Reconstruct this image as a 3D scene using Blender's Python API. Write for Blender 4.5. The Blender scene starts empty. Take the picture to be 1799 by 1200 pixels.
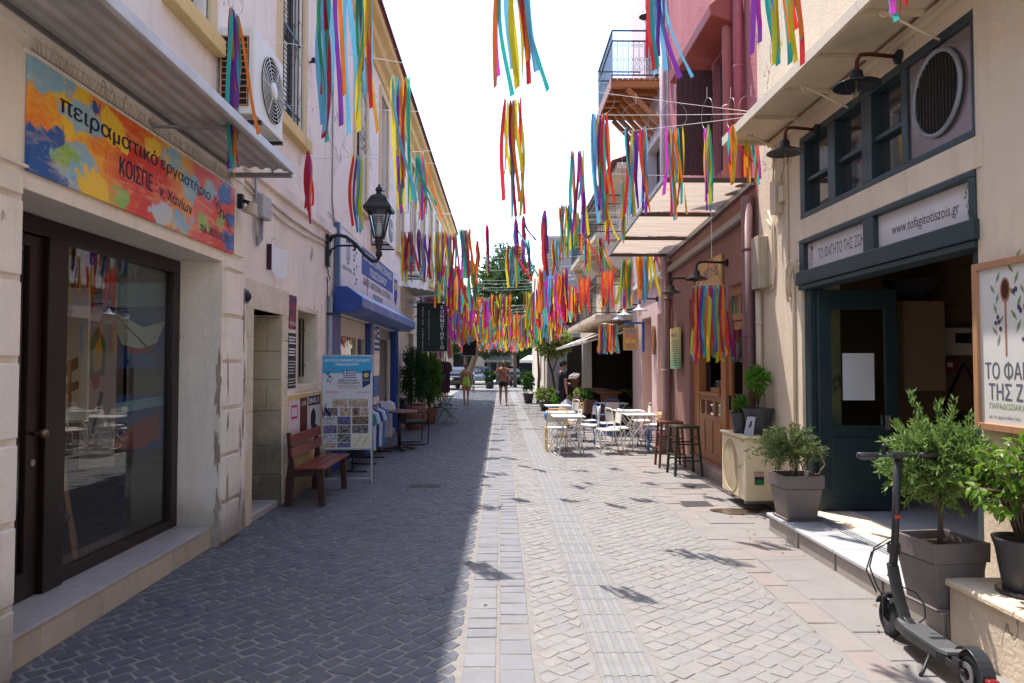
import bpy, math, random
from mathutils import Vector, Matrix
D = bpy.data
SC = bpy.context.scene
COL = SC.collection
PI = math.pi
rad = math.radians

# ------------------------------------------------------------ camera, sky, sun, exposure
cam = D.objects.new("camera", D.cameras.new("camera"))
COL.objects.link(cam)
SC.camera = cam
cam.data.lens = 24.51
cam.data.sensor_width = 36
cam.data.clip_start = 0.05
cam.data.clip_end = 3000
cam.location = (0, 0, 1.63)
cam.rotation_euler = (rad(90 + 1.87), 0, rad(-0.91))

SUN_TO = Vector((-0.2275, 0.35, 1.0)).normalized()      # direction towards the sun
world = D.worlds.new("World")
SC.world = world
world.use_nodes = True
nt = world.node_tree
nt.nodes.clear()
sky = nt.nodes.new("ShaderNodeTexSky")
sky.sky_type = "NISHITA"
sky.sun_disc = False
sky.sun_elevation = math.asin(SUN_TO.z)
sky.sun_rotation = math.atan2(SUN_TO.x, SUN_TO.y)
sky.air_density = 1.0
sky.dust_density = 1.0
sky.ozone_density = 1.0
sky.altitude = 0
bg = nt.nodes.new("ShaderNodeBackground")
bg.inputs[1].default_value = 0.15
wo = nt.nodes.new("ShaderNodeOutputWorld")
nt.links.new(sky.outputs[0], bg.inputs[0])
nt.links.new(bg.outputs[0], wo.inputs[0])

sun = D.objects.new("sun", D.lights.new("sun", "SUN"))
COL.objects.link(sun)
sun.data.energy = 2.25
sun.data.angle = rad(0.55)
sun.data.color = (1.0, 0.95, 0.89)
sun.rotation_euler = SUN_TO.to_track_quat("Z", "Y").to_euler()
sun.location = (0, 0, 30)

SC.view_settings.view_transform = "Standard"
SC.view_settings.look = "None"
SC.view_settings.exposure = 1.76
SC.view_settings.gamma = 1
SC.view_settings.use_curve_mapping = False
SC.render.engine = "CYCLES"
SC.cycles.max_bounces = 7
SC.cycles.diffuse_bounces = 4
SC.cycles.glossy_bounces = 3
SC.cycles.transmission_bounces = 4
SC.cycles.transparent_max_bounces = 12
SC.cycles.caustics_reflective = False
SC.cycles.caustics_refractive = False
SC.cycles.sample_clamp_indirect = 6
try:
    SC.cycles.use_denoising = True
except Exception:
    pass

# ------------------------------------------------------------ mesh helpers
OFF = {}

def V(*a):
    return Vector(a)

class MB:
    """collects faces; build() links them as one mesh object"""
    def __init__(s):
        s.v = []; s.f = []; s.m = []; s.x = None
    def at(s, M):
        s.x = M
        return s
    def add(s, vs, fs, mi=0):
        b = len(s.v)
        if s.x is not None:
            vs = [s.x @ Vector(p) for p in vs]
        s.v += [(p[0], p[1], p[2]) for p in vs]
        for f in fs:
            s.f.append([b + i for i in f]); s.m.append(mi)
        return s
    def box(s, x0, x1, y0, y1, z0, z1, mi=0):
        vs = [(x, y, z) for z in (z0, z1) for y in (y0, y1) for x in (x0, x1)]
        return s.add(vs, [(0, 2, 3, 1), (4, 5, 7, 6), (0, 1, 5, 4), (2, 6, 7, 3), (0, 4, 6, 2), (1, 3, 7, 5)], mi)
    def taper(s, c, w0, d0, w1, d1, z0, z1, mi=0):
        x, y = c
        vs = [(x + a * w0 / 2, y + b * d0 / 2, z0) for b in (-1, 1) for a in (-1, 1)] + [(x + a * w1 / 2, y + b * d1 / 2, z1) for b in (-1, 1) for a in (-1, 1)]
        return s.add(vs, [(0, 2, 3, 1), (4, 5, 7, 6), (0, 1, 5, 4), (2, 6, 7, 3), (0, 4, 6, 2), (1, 3, 7, 5)], mi)
    def prism(s, pts, ax, a0, a1, mi=0):
        n = len(pts)
        def P(p, a):
            return {"x": (a, p[0], p[1]), "y": (p[0], a, p[1]), "z": (p[0], p[1], a)}[ax]
        vs = [P(p, a0) for p in pts] + [P(p, a1) for p in pts]
        fs = [list(range(n))[::-1], list(range(n, 2 * n))] + [(i, (i + 1) % n, n + (i + 1) % n, n + i) for i in range(n)]
        return s.add(vs, fs, mi)
    def bar(s, p, q, w, h, up=(0, 0, 1), mi=0):
        p = Vector(p); q = Vector(q); d = (q - p).normalized()
        u = Vector(up)
        if abs(d.dot(u)) > .98:
            u = Vector((1, 0, 0))
        a = d.cross(u).normalized() * w / 2
        b = a.cross(d).normalized() * h / 2
        vs = [e + i * a + j * b for e in (p, q) for j in (-1, 1) for i in (-1, 1)]
        return s.add(vs, [(0, 2, 3, 1), (4, 5, 7, 6), (0, 1, 5, 4), (2, 6, 7, 3), (0, 4, 6, 2), (1, 3, 7, 5)], mi)
    def tube(s, pts, r, n=7, mi=0, closed=False):
        pts = [Vector(p) for p in pts]; N = len(pts)
        rs = r if isinstance(r, (list, tuple)) else [r] * N
        vs = []; a = None
        for i, p in enumerate(pts):
            if closed:
                d = pts[(i + 1) % N] - pts[i - 1]
            else:
                d = pts[min(i + 1, N - 1)] - pts[max(i - 1, 0)]
            if d.length < 1e-9:
                d = Vector((0, 0, 1))
            d.normalize()
            if a is None:
                a = d.orthogonal().normalized()
            a = (a - d * a.dot(d))
            if a.length < 1e-6:
                a = d.orthogonal()
            a.normalize(); b = d.cross(a)
            for k in range(n):
                t = 2 * PI * k / n
                vs.append(p + rs[i] * (math.cos(t) * a + math.sin(t) * b))
        fs = []
        for i in range(N if closed else N - 1):
            j = (i + 1) % N
            for k in range(n):
                l = (k + 1) % n
                fs.append((i * n + k, i * n + l, j * n + l, j * n + k))
        if not closed:
            fs.append(list(range(n))[::-1]); fs.append([(N - 1) * n + k for k in range(n)])
        return s.add(vs, fs, mi)
    def lathe(s, prof, n=16, c=(0, 0, 0), mi=0, M=None, a0=0, cap=True):
        vs = []
        for (r, z) in prof:
            for k in range(n):
                t = 2 * PI * k / n + a0
                p = Vector((r * math.cos(t), r * math.sin(t), z))
                if M is not None:
                    p = M @ p
                vs.append(p + Vector(c))
        fs = []
        for i in range(len(prof) - 1):
            for k in range(n):
                l = (k + 1) % n
                fs.append((i * n + k, i * n + l, (i + 1) * n + l, (i + 1) * n + k))
        if cap:
            if prof[0][0] > 1e-4:
                fs.append(list(range(n))[::-1])
            if prof[-1][0] > 1e-4:
                fs.append([(len(prof) - 1) * n + k for k in range(n)])
        return s.add(vs, fs, mi)
    def ball(s, c, r, n=10, sc=(1, 1, 1), mi=0):
        prof = [(max(math.sin(PI * i / n), 0.001) * r, -math.cos(PI * i / n) * r) for i in range(n + 1)]
        return s.lathe(prof, n + 2, c, mi, Matrix.Diagonal((sc[0], sc[1], sc[2])))
    def wall(s, ax, p, t, u0, u1, z0, z1, holes=(), mi=0):
        """upright wall panel: face at coordinate p on axis ax ('x' or 'y'), body going t behind it, with holes (u0,u1,z0,z1)"""
        us = sorted(set([u0, u1] + [h[i] for h in holes for i in (0, 1)]))
        zs = sorted(set([z0, z1] + [h[i] for h in holes for i in (2, 3)]))
        us = [u for u in us if u0 <= u <= u1]; zs = [z for z in zs if z0 <= z <= z1]
        idx = {}; vs = []
        def P(i, j, k):
            if (i, j, k) not in idx:
                idx[(i, j, k)] = len(vs)
                d = p if k == 0 else p + t
                vs.append((d, us[i], zs[j]) if ax == "x" else (us[i], d, zs[j]))
            return idx[(i, j, k)]
        def solid(i, j):
            if i < 0 or j < 0 or i >= len(us) - 1 or j >= len(zs) - 1:
                return False
            a = (us[i] + us[i + 1]) / 2; b = (zs[j] + zs[j + 1]) / 2
            return not any(h[0] < a < h[1] and h[2] < b < h[3] for h in holes)
        fs = []
        for i in range(len(us) - 1):
            for j in range(len(zs) - 1):
                if not solid(i, j):
                    continue
                for k in (0, 1):
                    fs.append([P(i, j, k), P(i + 1, j, k), P(i + 1, j + 1, k), P(i, j + 1, k)])
                if not solid(i - 1, j): fs.append([P(i, j, 0), P(i, j + 1, 0), P(i, j + 1, 1), P(i, j, 1)])
                if not solid(i + 1, j): fs.append([P(i + 1, j, 0), P(i + 1, j + 1, 0), P(i + 1, j + 1, 1), P(i + 1, j, 1)])
                if not solid(i, j - 1): fs.append([P(i, j, 0), P(i + 1, j, 0), P(i + 1, j, 1), P(i, j, 1)])
                if not solid(i, j + 1): fs.append([P(i, j + 1, 0), P(i + 1, j + 1, 0), P(i + 1, j + 1, 1), P(i, j + 1, 1)])
        return s.add(vs, fs, mi)
    def mesh(s, name, mats, smooth=False):
        me = D.meshes.new(name)
        me.from_pydata(s.v, [], s.f)
        if not isinstance(mats, (list, tuple)):
            mats = [mats]
        for m in mats:
            me.materials.append(m)
        if len(mats) > 1:
            me.polygons.foreach_set("material_index", s.m)
        if smooth:
            me.polygons.foreach_set("use_smooth", [True] * len(me.polygons))
        me.update()
        return me
    def build(s, name, mats, parent=None, smooth=False, bevel=0, label=None, cat=None, group=None, kind=None, loc=None, seg=2, fixn=True):
        o0 = OFF.get(parent.name) if parent is not None else None
        if o0 is not None and loc is None:
            s.v = [(p[0] - o0[0], p[1] - o0[1], p[2] - o0[2]) for p in s.v]
        o = D.objects.new(name, s.mesh(name, mats, smooth))
        if fixn:
            recalc(o.data)
        COL.objects.link(o)
        if parent is not None:
            o.parent = parent
            if o0 is not None:
                OFF[o.name] = o0
        if loc is not None:
            o.location = loc
        if bevel:
            b = o.modifiers.new("bevel", "BEVEL")
            b.width = bevel; b.segments = seg; b.limit_method = "ANGLE"; b.angle_limit = rad(35)
            b.harden_normals = False
        tag(o, label, cat, group, kind)
        return o

import bmesh
def recalc(me):
    bm = bmesh.new(); bm.from_mesh(me)
    bmesh.ops.recalc_face_normals(bm, faces=bm.faces)
    bm.to_mesh(me); bm.free()

def tag(o, label=None, cat=None, group=None, kind=None):
    if label: o["label"] = label
    if cat: o["category"] = cat
    if group: o["group"] = group
    if kind: o["kind"] = kind
    return o

def T(name, label, cat, loc=(0, 0, 0), rz=0, group=None, world=False, kind=None):
    """an Empty at a thing's base that parents its parts; world=True: its parts are given in street coordinates"""
    o = D.objects.new(name, None)
    COL.objects.link(o)
    o.empty_display_size = .1
    o.location = loc
    o.rotation_euler = (0, 0, rz)
    tag(o, label, cat, group, kind)
    if world:
        OFF[o.name] = Vector(loc)
    return o

def kids(o):
    return [c for c in ALLKIDS.get(o.name, [])]

def copy_tree(root, loc=None, rz=None, label=None, group=None, sc=None):
    """a copy of a thing with copies of its parts and sub-parts, sharing mesh data"""
    r = root.copy(); COL.objects.link(r)
    for ch in root.children:
        c = ch.copy(); COL.objects.link(c); c.parent = r
        for g in ch.children:
            d = g.copy(); COL.objects.link(d); d.parent = c
    if loc is not None: r.location = loc
    if rz is not None: r.rotation_euler = (0, 0, rz)
    if sc is not None: r.scale = (sc, sc, sc)
    if label: r["label"] = label
    if group: r["group"] = group
    return r

def put(mesh, name, parent=None, loc=(0, 0, 0), rz=0, kind=None):
    o = D.objects.new(name, mesh); COL.objects.link(o)
    o.parent = parent; o.location = loc; o.rotation_euler = (0, 0, rz)
    if kind: o["kind"] = kind
    return o

from mathutils.geometry import delaunay_2d_cdt
def glyph_fill(me):
    """fill the outlines of lettering by winding number, letter by letter (overlapping outlines stay solid)"""
    nx = {e.vertices[0]: e.vertices[1] for e in me.edges}
    seen = set(); L = []
    for s0 in list(nx):
        if s0 in seen: continue
        l = []; c = s0
        while c not in seen and c in nx:
            seen.add(c); l.append(c); c = nx[c]
        if len(l) > 2: L.append([me.vertices[i].co.xy.copy() for i in l])
    L.sort(key=lambda p: min(v.x for v in p))
    groups = []
    for p in L:
        x0 = min(v.x for v in p); x1 = max(v.x for v in p)
        if groups and x0 < groups[-1][0] - 1e-4:
            groups[-1][1].append(p); groups[-1][0] = max(groups[-1][0], x1)
        else:
            groups.append([x1, [p]])
    V_, F_ = [], []
    for _, ps in groups:
        fl = [v for p in ps for v in p]; ed = []; k = 0
        for p in ps:
            ed += [(k + i, k + (i + 1) % len(p)) for i in range(len(p))]; k += len(p)
        r = delaunay_2d_cdt(fl, ed, [], 0, 1e-6)
        vs, tris = r[0], r[2]; b = len(V_)
        V_ += [(v.x, v.y, 0) for v in vs]
        for t in tris:
            cx = sum(vs[i].x for i in t) / 3; cy = sum(vs[i].y for i in t) / 3; w = 0
            for (i, j) in ed:
                p, q = fl[i], fl[j]
                if (p.y <= cy) != (q.y <= cy):
                    if p.x + (cy - p.y) / (q.y - p.y) * (q.x - p.x) > cx: w += 1 if q.y > p.y else -1
            if w: F_.append([b + i for i in t])
    out = D.meshes.new("lettering"); out.from_pydata(V_, [], F_)
    return out

def text(s, mat, parent, org, xdir, up=(0, 0, 1), h=.1, w=None, name="lettering", align="LEFT", ext=.0008, bold=0, shear=0, sp=1.0, rot=0):
    """flat lettering; h = letter height, w = fitted width, org = left (or centre) end of the base line"""
    c = D.curves.new("lettering", "FONT")
    c.body = s; c.size = 1; c.align_x = "LEFT"; c.extrude = 0; c.offset = 0; c.shear = shear
    c.space_character = sp; c.resolution_u = 2; c.fill_mode = "NONE"
    ob = D.objects.new("tmp", c); COL.objects.link(ob)
    dg = bpy.context.evaluated_depsgraph_get(); dg.update()
    me = D.meshes.new_from_object(ob.evaluated_get(dg))
    D.objects.remove(ob); me = glyph_fill(me)
    if not me.vertices:
        return None
    xs = [v.co.x for v in me.vertices]; x0 = min(xs); x1 = max(xs)
    sy = h / .72
    sx = sy if w is None else w / max(x1 - x0, 1e-6)
    X = Vector(xdir).normalized(); U = Vector(up).normalized()
    if rot:
        N0 = X.cross(U); Rm = Matrix.Rotation(rot, 3, N0); X = Rm @ X; U = Rm @ U
    N = X.cross(U)
    W = (x1 - x0) * sx
    ofs = -W / 2 if align == "CENTER" else 0
    o0 = OFF.get(parent.name, Vector((0, 0, 0)))
    O = Vector(org) - o0
    for v in me.vertices:
        q = v.co.copy()
        v.co = O + X * ((q.x - x0) * sx + ofs) + U * (q.y * sy) + N * ext
    if bold > 0:      # a second outline a hair to the side thickens the strokes
        bm = bmesh.new(); bm.from_mesh(me)
        g = bmesh.ops.duplicate(bm, geom=bm.verts[:] + bm.edges[:] + bm.faces[:])
        dv = X * min(bold, .05) * h * 1.6 + N * .0004 + U * bold * .5 * h
        for v in g["geom"]:
            if isinstance(v, bmesh.types.BMVert): v.co += dv
        bm.to_mesh(me); bm.free()
    me.materials.clear(); me.materials.append(mat)
    o = D.objects.new(name, me); COL.objects.link(o); o.parent = parent
    if parent.name in OFF: OFF[o.name] = OFF[parent.name]
    return o
# ------------------------------------------------------------ materials
def S(r, g, b):
    """sRGB 0-255 to linear"""
    f = lambda c: (c / 255 / 12.92) if c / 255 <= .04045 else ((c / 255 + .055) / 1.055) ** 2.4
    return (f(r), f(g), f(b), 1)

class NT:
    def __init__(s, name):
        s.mat = D.materials.new(name); s.mat.use_nodes = True
        s.t = s.mat.node_tree; s.t.nodes.clear()
        s.out = s.n("ShaderNodeOutputMaterial")
        s.tc = s.n("ShaderNodeTexCoord")
    def n(s, typ, **k):
        nd = s.t.nodes.new(typ)
        for a, b in k.items():
            setattr(nd, a, b)
        return nd
    def l(s, a, b):
        s.t.links.new(a, b)
    def mapped(s, sc=(1, 1, 1), src="Object"):
        m = s.n("ShaderNodeMapping"); s.l(s.tc.outputs[src], m.inputs[0]); m.inputs["Scale"].default_value = sc
        return m.outputs[0]
    def noise(s, scale=5, detail=4, rough=.55, co=None, dist=0):
        q = s.n("ShaderNodeTexNoise"); q.inputs["Scale"].default_value = scale
        q.inputs["Detail"].default_value = detail; q.inputs["Roughness"].default_value = rough
        q.inputs["Distortion"].default_value = dist
        s.l(co if co is not None else s.tc.outputs["Object"], q.inputs["Vector"])
        return q.outputs["Fac"]
    def ramp(s, fac, a, b, ca=(0, 0, 0, 1), cb=(1, 1, 1, 1)):
        r = s.n("ShaderNodeValToRGB"); s.l(fac, r.inputs[0])
        r.color_ramp.elements[0].position = a; r.color_ramp.elements[0].color = ca
        r.color_ramp.elements[1].position = b; r.color_ramp.elements[1].color = cb
        return r.outputs[0]
    def mix(s, fac, a, b, mode="MIX"):
        m = s.n("ShaderNodeMix", data_type="RGBA", blend_type=mode)
        for v, i in ((fac, m.inputs[0]), (a, m.inputs[6]), (b, m.inputs[7])):
            if isinstance(v, (int, float, tuple)):
                i.default_value = v
            else:
                s.l(v, i)
        return m.outputs[2]
    def math(s, op, a, b=0.0, clamp=False):
        m = s.n("ShaderNodeMath", operation=op, use_clamp=clamp)
        for v, i in ((a, m.inputs[0]), (b, m.inputs[1])):
            if isinstance(v, (int, float)):
                i.default_value = v
            else:
                s.l(v, i)
        return m.outputs[0]
    def bsdf(s, col, rough=.6, metal=0, spec=.5, bump=None, bstr=.3, bdist=.01, trans=0, sheen=0, coat=0):
        p = s.n("ShaderNodeBsdfPrincipled")
        for v, k in ((col, "Base Color"), (rough, "Roughness"), (metal, "Metallic")):
            if isinstance(v, (int, float, tuple)):
                p.inputs[k].default_value = v
            else:
                s.l(v, p.inputs[k])
        p.inputs["Specular IOR Level"].default_value = spec
        p.inputs["Coat Weight"].default_value = coat
        if bump is not None:
            b = s.n("ShaderNodeBump"); s.l(bump, b.inputs["Height"]); b.inputs["Strength"].default_value = bstr
            b.inputs["Distance"].default_value = bdist; s.l(b.outputs[0], p.inputs["Normal"])
        o = p.outputs[0]
        if trans:
            t = s.n("ShaderNodeBsdfTranslucent")
            if isinstance(col, tuple): t.inputs[0].default_value = col
            else: s.l(col, t.inputs[0])
            m = s.n("ShaderNodeMixShader"); m.inputs[0].default_value = trans
            s.l(o, m.inputs[1]); s.l(t.outputs[0], m.inputs[2]); o = m.outputs[0]
        s.l(o, s.out.inputs[0])
        return s.mat

def dim(c, k):
    return (c[0] * k, c[1] * k, c[2] * k, 1)

def paint(name, col, rough=.45, metal=0, var=.12, scale=6, bump=.08, spec=.5, coat=0, chip=None, trans=0):
    """painted or plain surface with slight unevenness; chip = (colour, threshold, scale)"""
    q = NT(name)
    nz = q.noise(scale, 5)
    c = q.mix(q.ramp(nz, .3, .7), dim(col, 1 - var), dim(col, 1 + var * .6))
    fine = q.noise(scale * 9, 3)
    if chip:
        m = q.ramp(q.noise(chip[2], 8, .7), chip[1], chip[1] + .02)
        c = q.mix(m, c, chip[0])
    r = q.ramp(nz, .2, .8, (rough * .8,) * 3 + (1,), (min(rough * 1.25, 1),) * 3 + (1,))
    return q.bsdf(c, r, metal, spec, fine, bump, .004, trans, coat=coat)

def plaster(name, col, var=.14, peel=None, stain=None, bump=.35, streak=.25, crack=None, low=None, rough=.9):
    """wall render. peel=(colour, threshold, scale); stain=(colour, threshold); low=(colour, height) damp dirt low down with a ragged edge"""
    q = NT(name)
    geo = q.n("ShaderNodeNewGeometry")
    pos = geo.outputs["Position"]
    def nz(sc, de=5, m=(1, 1, 1), rg=.55):
        mp = q.n("ShaderNodeMapping"); q.l(pos, mp.inputs[0]); mp.inputs["Scale"].default_value = m
        return q.noise(sc, de, rg, mp.outputs[0])
    c = q.mix(q.ramp(nz(1.3), .3, .7), dim(col, 1 - var), dim(col, 1 + var * .4))
    c = q.mix(q.ramp(nz(14, 4), .35, .65, (0, 0, 0, 1), (.5, .5, .5, 1)), c, dim(col, 1 - var))
    if streak:
        st = q.ramp(nz(3.2, 6, (2.5, 2.5, .22), .65), .5, .78, (0, 0, 0, 1), (streak,) * 3 + (1,))
        c = q.mix(st, c, dim(col, .5))
    h = nz(38, 6, rg=.6)
    if stain:
        c = q.mix(q.ramp(nz(.9, 8, rg=.7), stain[1], stain[1] + .12, (0, 0, 0, 1), (.75,) * 3 + (1,)), c, stain[0])
    if peel:
        m = q.ramp(nz(peel[2], 9, (1, 1, .6), .68), peel[1], peel[1] + .012)
        c = q.mix(m, c, peel[0])
        h = q.math("SUBTRACT", h, q.math("MULTIPLY", m, .9))
    if crack:
        mp = q.n("ShaderNodeMapping"); q.l(pos, mp.inputs[0]); mp.inputs["Scale"].default_value = (1, 1, .45)
        vo = q.n("ShaderNodeTexVoronoi", feature="DISTANCE_TO_EDGE"); vo.inputs["Scale"].default_value = crack
        dv = q.n("ShaderNodeVectorMath", operation="ADD")
        nn = q.n("ShaderNodeTexNoise"); nn.inputs["Scale"].default_value = 3; nn.inputs["Detail"].default_value = 6
        q.l(mp.outputs[0], nn.inputs["Vector"]); q.l(mp.outputs[0], dv.inputs[0]); q.l(nn.outputs["Color"], dv.inputs[1]); q.l(dv.outputs[0], vo.inputs["Vector"])
        ck = q.ramp(vo.outputs["Distance"], .0, .012, (1, 1, 1, 1), (0, 0, 0, 1))
        ck = q.math("MULTIPLY", ck, q.ramp(nz(.8, 3), .5, .56))
        c = q.mix(ck, c, dim(col, .3)); h = q.math("SUBTRACT", h, ck)
    if low:
        sx = q.n("ShaderNodeSeparateXYZ"); q.l(pos, sx.inputs[0])
        e = q.math("ADD", sx.outputs["Z"], q.math("MULTIPLY", nz(2.2, 8, rg=.7), -low[1] * 2.2))
        m = q.ramp(q.math("ADD", q.math("MULTIPLY", e, -1.0), .5), .5 - low[1] * 1.1, .5 + low[1] * .8, (0, 0, 0, 1), (.75,) * 3 + (1,))
        c = q.mix(m, c, low[0])
    return q.bsdf(c, rough, 0, .3, h, bump, .02)

def stone(name, cols, rough=.75, island=True, scale=9, bump=.4, bdist=.006, spot=None):
    """stone pieces whose tone changes from piece to piece"""
    q = NT(name)
    geo = q.n("ShaderNodeNewGeometry"); oi = q.n("ShaderNodeObjectInfo")
    r = q.math("FRACT", q.math("ADD", geo.outputs["Random Per Island"], oi.outputs["Random"]))
    cr = q.n("ShaderNodeValToRGB"); q.l(r, cr.inputs[0])
    cr.color_ramp.interpolation = "LINEAR"
    while len(cr.color_ramp.elements) < len(cols):
        cr.color_ramp.elements.new(.5)
    for i, c in enumerate(cols):
        cr.color_ramp.elements[i].position = i / max(1, len(cols) - 1); cr.color_ramp.elements[i].color = c
    mp = q.n("ShaderNodeMapping"); q.l(geo.outputs["Position"], mp.inputs[0])
    n1 = q.noise(scale, 7, .65, mp.outputs[0]); n2 = q.noise(scale * 9, 4, .6, mp.outputs[0]); n3 = q.noise(.55, 5, .6, mp.outputs[0])
    c = q.mix(q.ramp(n1, .3, .72, (.0, 0, 0, 1), (.45, .45, .45, 1)), cr.outputs[0], (.55, .52, .49, 1), "MULTIPLY")
    c = q.mix(q.ramp(n3, .35, .7, (0, 0, 0, 1), (.34, .34, .34, 1)), c, dim(cols[0], .72))
    c = q.mix(q.ramp(q.noise(2.3, 8, .72, mp.outputs[0]), .58, .74, (0, 0, 0, 1), (.45, .45, .45, 1)), c, dim(cols[0], 1.3))
    c = q.mix(q.ramp(n2, .55, .8, (0, 0, 0, 1), (.35, .35, .35, 1)), c, dim(cols[0], .45))
    if spot:
        c = q.mix(q.ramp(q.noise(3.1, 2, .5, mp.outputs[0]), .72, .75), c, spot)
    h = q.math("ADD", n1, q.math("MULTIPLY", n2, .4))
    ro = q.ramp(n1, .3, .8, (rough * .75,) * 3 + (1,), (min(1, rough * 1.2),) * 3 + (1,))
    return q.bsdf(c, ro, 0, .4, h, bump, bdist)

def wood(name, col, rough=.5, ax="z", var=.35, scale=1, coat=0, worn=None):
    q = NT(name)
    sc = {"x": (1.2, 14, 14), "y": (14, 1.2, 14), "z": (14, 14, 1.2)}[ax]
    co = q.mapped(tuple(k * scale for k in sc))
    g = q.noise(2.2, 8, .62, co, .6)
    c = q.mix(q.ramp(g, .3, .72), dim(col, 1 - var), dim(col, 1 + var * .5))
    if worn:
        c = q.mix(q.ramp(q.noise(5, 8, .72), worn[1], worn[1] + .05), c, worn[0])
    return q.bsdf(c, rough, 0, .45, g, .25, .004, coat=coat)

def glass(name, tint=(.9, .95, .95, 1), refl=1.0, rough=0.0):
    q = NT(name)
    lw = q.n("ShaderNodeLayerWeight"); lw.inputs[0].default_value = .5
    f = q.math("MULTIPLY", q.math("ADD", q.math("MULTIPLY", q.math("POWER", lw.outputs["Facing"], 5.0), .96), .042), 1.35 * refl, True)
    tr = q.n("ShaderNodeBsdfTransparent"); tr.inputs[0].default_value = tint
    gl = q.n("ShaderNodeBsdfGlossy"); gl.inputs["Roughness"].default_value = rough
    m = q.n("ShaderNodeMixShader"); q.l(f, m.inputs[0]); q.l(tr.outputs[0], m.inputs[1]); q.l(gl.outputs[0], m.inputs[2])
    q.l(m.outputs[0], q.out.inputs[0])
    return q.mat

def leaf(name, a, b, rough=.5, trans=.35):
    q = NT(name)
    geo = q.n("ShaderNodeNewGeometry")
    c = q.mix(geo.outputs["Random Per Island"], a, b)
    return q.bsdf(c, rough, 0, .35, trans=trans)

def satin(name, col):
    q = NT(name)
    oi = q.n("ShaderNodeObjectInfo")
    co = q.mapped((1, 1, .12))
    n = q.noise(60, 2, .5, co)
    col = (col[0] * .92 + .02, col[1] * .92 + .02, col[2] * .92 + .02, 1)
    c = q.mix(q.ramp(n, .3, .7), dim(col, .82), col)
    return q.bsdf(c, .42, 0, .35, n, .15, .002, trans=.5)

def flat(name, col, rough=.7, spec=.3):
    q = NT(name)
    return q.bsdf(col, rough, 0, spec)

RIB = {
    "teal": satin("ribbon_teal", (.03, .52, .46, 1)), "sky": satin("ribbon_sky_blue", (.16, .55, .82, 1)),
    "purple": satin("ribbon_purple", (.23, .03, .38, 1)), "magenta": satin("ribbon_magenta", (.72, .05, .55, 1)),
    "red": satin("ribbon_red", (.80, .03, .03, 1)), "crimson": satin("ribbon_crimson", (.50, .01, .04, 1)),
    "orange": satin("ribbon_orange", (.95, .24, .02, 1)), "yellow": satin("ribbon_yellow", (.90, .72, .02, 1)),
    "lime": satin("ribbon_lime", (.55, .60, .03, 1)), "green": satin("ribbon_green", (.03, .32, .13, 1)),
    "steel": satin("ribbon_steel_blue", (.12, .30, .48, 1)), "gold": satin("ribbon_gold", (.88, .42, .03, 1)),
}
RK = list(RIB)
M_BLACK = paint("black_metal", (.018, .018, .02, 1), .42, .3, .2, 20)
M_DARK = flat("interior_dark", (.02, .018, .017, 1), .9)
M_STEEL = paint("grey_steel", (.36, .36, .37, 1), .42, .8, .15, 12)
M_GALV = paint("galvanised_pipe", (.30, .31, .33, 1), .5, .5, .2, 9)
M_WHITEM = paint("white_metal", (.78, .77, .74, 1), .35, 0, .06, 14, chip=((.25, .12, .06, 1), .735, 9))
M_WIRE = flat("white_string", (.75, .74, .72, 1), .6)
M_HOOP = paint("hoop_wire", (.35, .34, .32, 1), .35, .8, .1)
M_GLASS = glass("clear_glass")
M_WOODF = wood("dark_wood_frame", S(36, 18, 13), .4, "z", .55, worn=(S(112, 80, 60), .66))
M_WHITE = flat("white_print", (.78, .78, .77, 1), .6)
M_INK = flat("dark_ink", (.02, .02, .03, 1), .6)
M_NAVYINK = flat("navy_ink", (.02, .035, .14, 1), .6)
M_CREAM = plaster("cream_plaster", S(244, 231, 219), .12, peel=(S(176, 160, 146), .655, 1.3), crack=1.1, streak=.3, low=(S(110, 98, 90), .22), stain=(S(206, 186, 168), .6))
M_LINTEL = plaster("cream_pier_plaster", S(242, 230, 217), .12, peel=(S(170, 156, 142), .655, 1.7), streak=.35, low=(S(110, 98, 90), .26))
M_OCHRE = plaster("ochre_trim", S(226, 192, 130), .12, streak=.35, stain=(S(160, 130, 95), .62))
# ------------------------------------------------------------ ground, street paving
rnd = random.Random(11)
m_ground = plaster("far_ground", S(196, 186, 172), .15, streak=0, bump=.2)
m_sand = stone("joint_sand", [S(134, 129, 124), S(139, 134, 128)], .95, scale=14, bump=.5, bdist=.004)
m_cobL = stone("cobble_shade_tinted", [S(84, 87, 95), S(89, 91, 99), S(80, 83, 92), S(94, 94, 99), S(86, 88, 96), S(91, 88, 93)], .6, scale=7, spot=S(112, 112, 116))  # darker and bluer than the right cobbles: street shade put into the colour
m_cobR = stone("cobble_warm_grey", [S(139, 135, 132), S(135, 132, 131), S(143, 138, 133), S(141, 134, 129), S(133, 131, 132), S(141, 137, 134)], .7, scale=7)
m_slab = stone("slab_grey", [S(125, 124, 127), S(130, 128, 129), S(123, 123, 127), S(132, 129, 127)], .65, scale=5)
m_pink = stone("paving_pinkish", [S(141, 134, 129), S(137, 133, 129), S(143, 134, 127), S(136, 131, 128), S(144, 131, 125), S(139, 135, 131)], .72, scale=4)
m_tact = stone("tactile_tile", [S(127, 126, 128), S(131, 130, 130), S(124, 124, 127)], .75, scale=10, bump=.2)
m_tbar = stone("tactile_bar", [S(138, 135, 132), S(136, 134, 132)], .75, scale=10, bump=.2)

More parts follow.
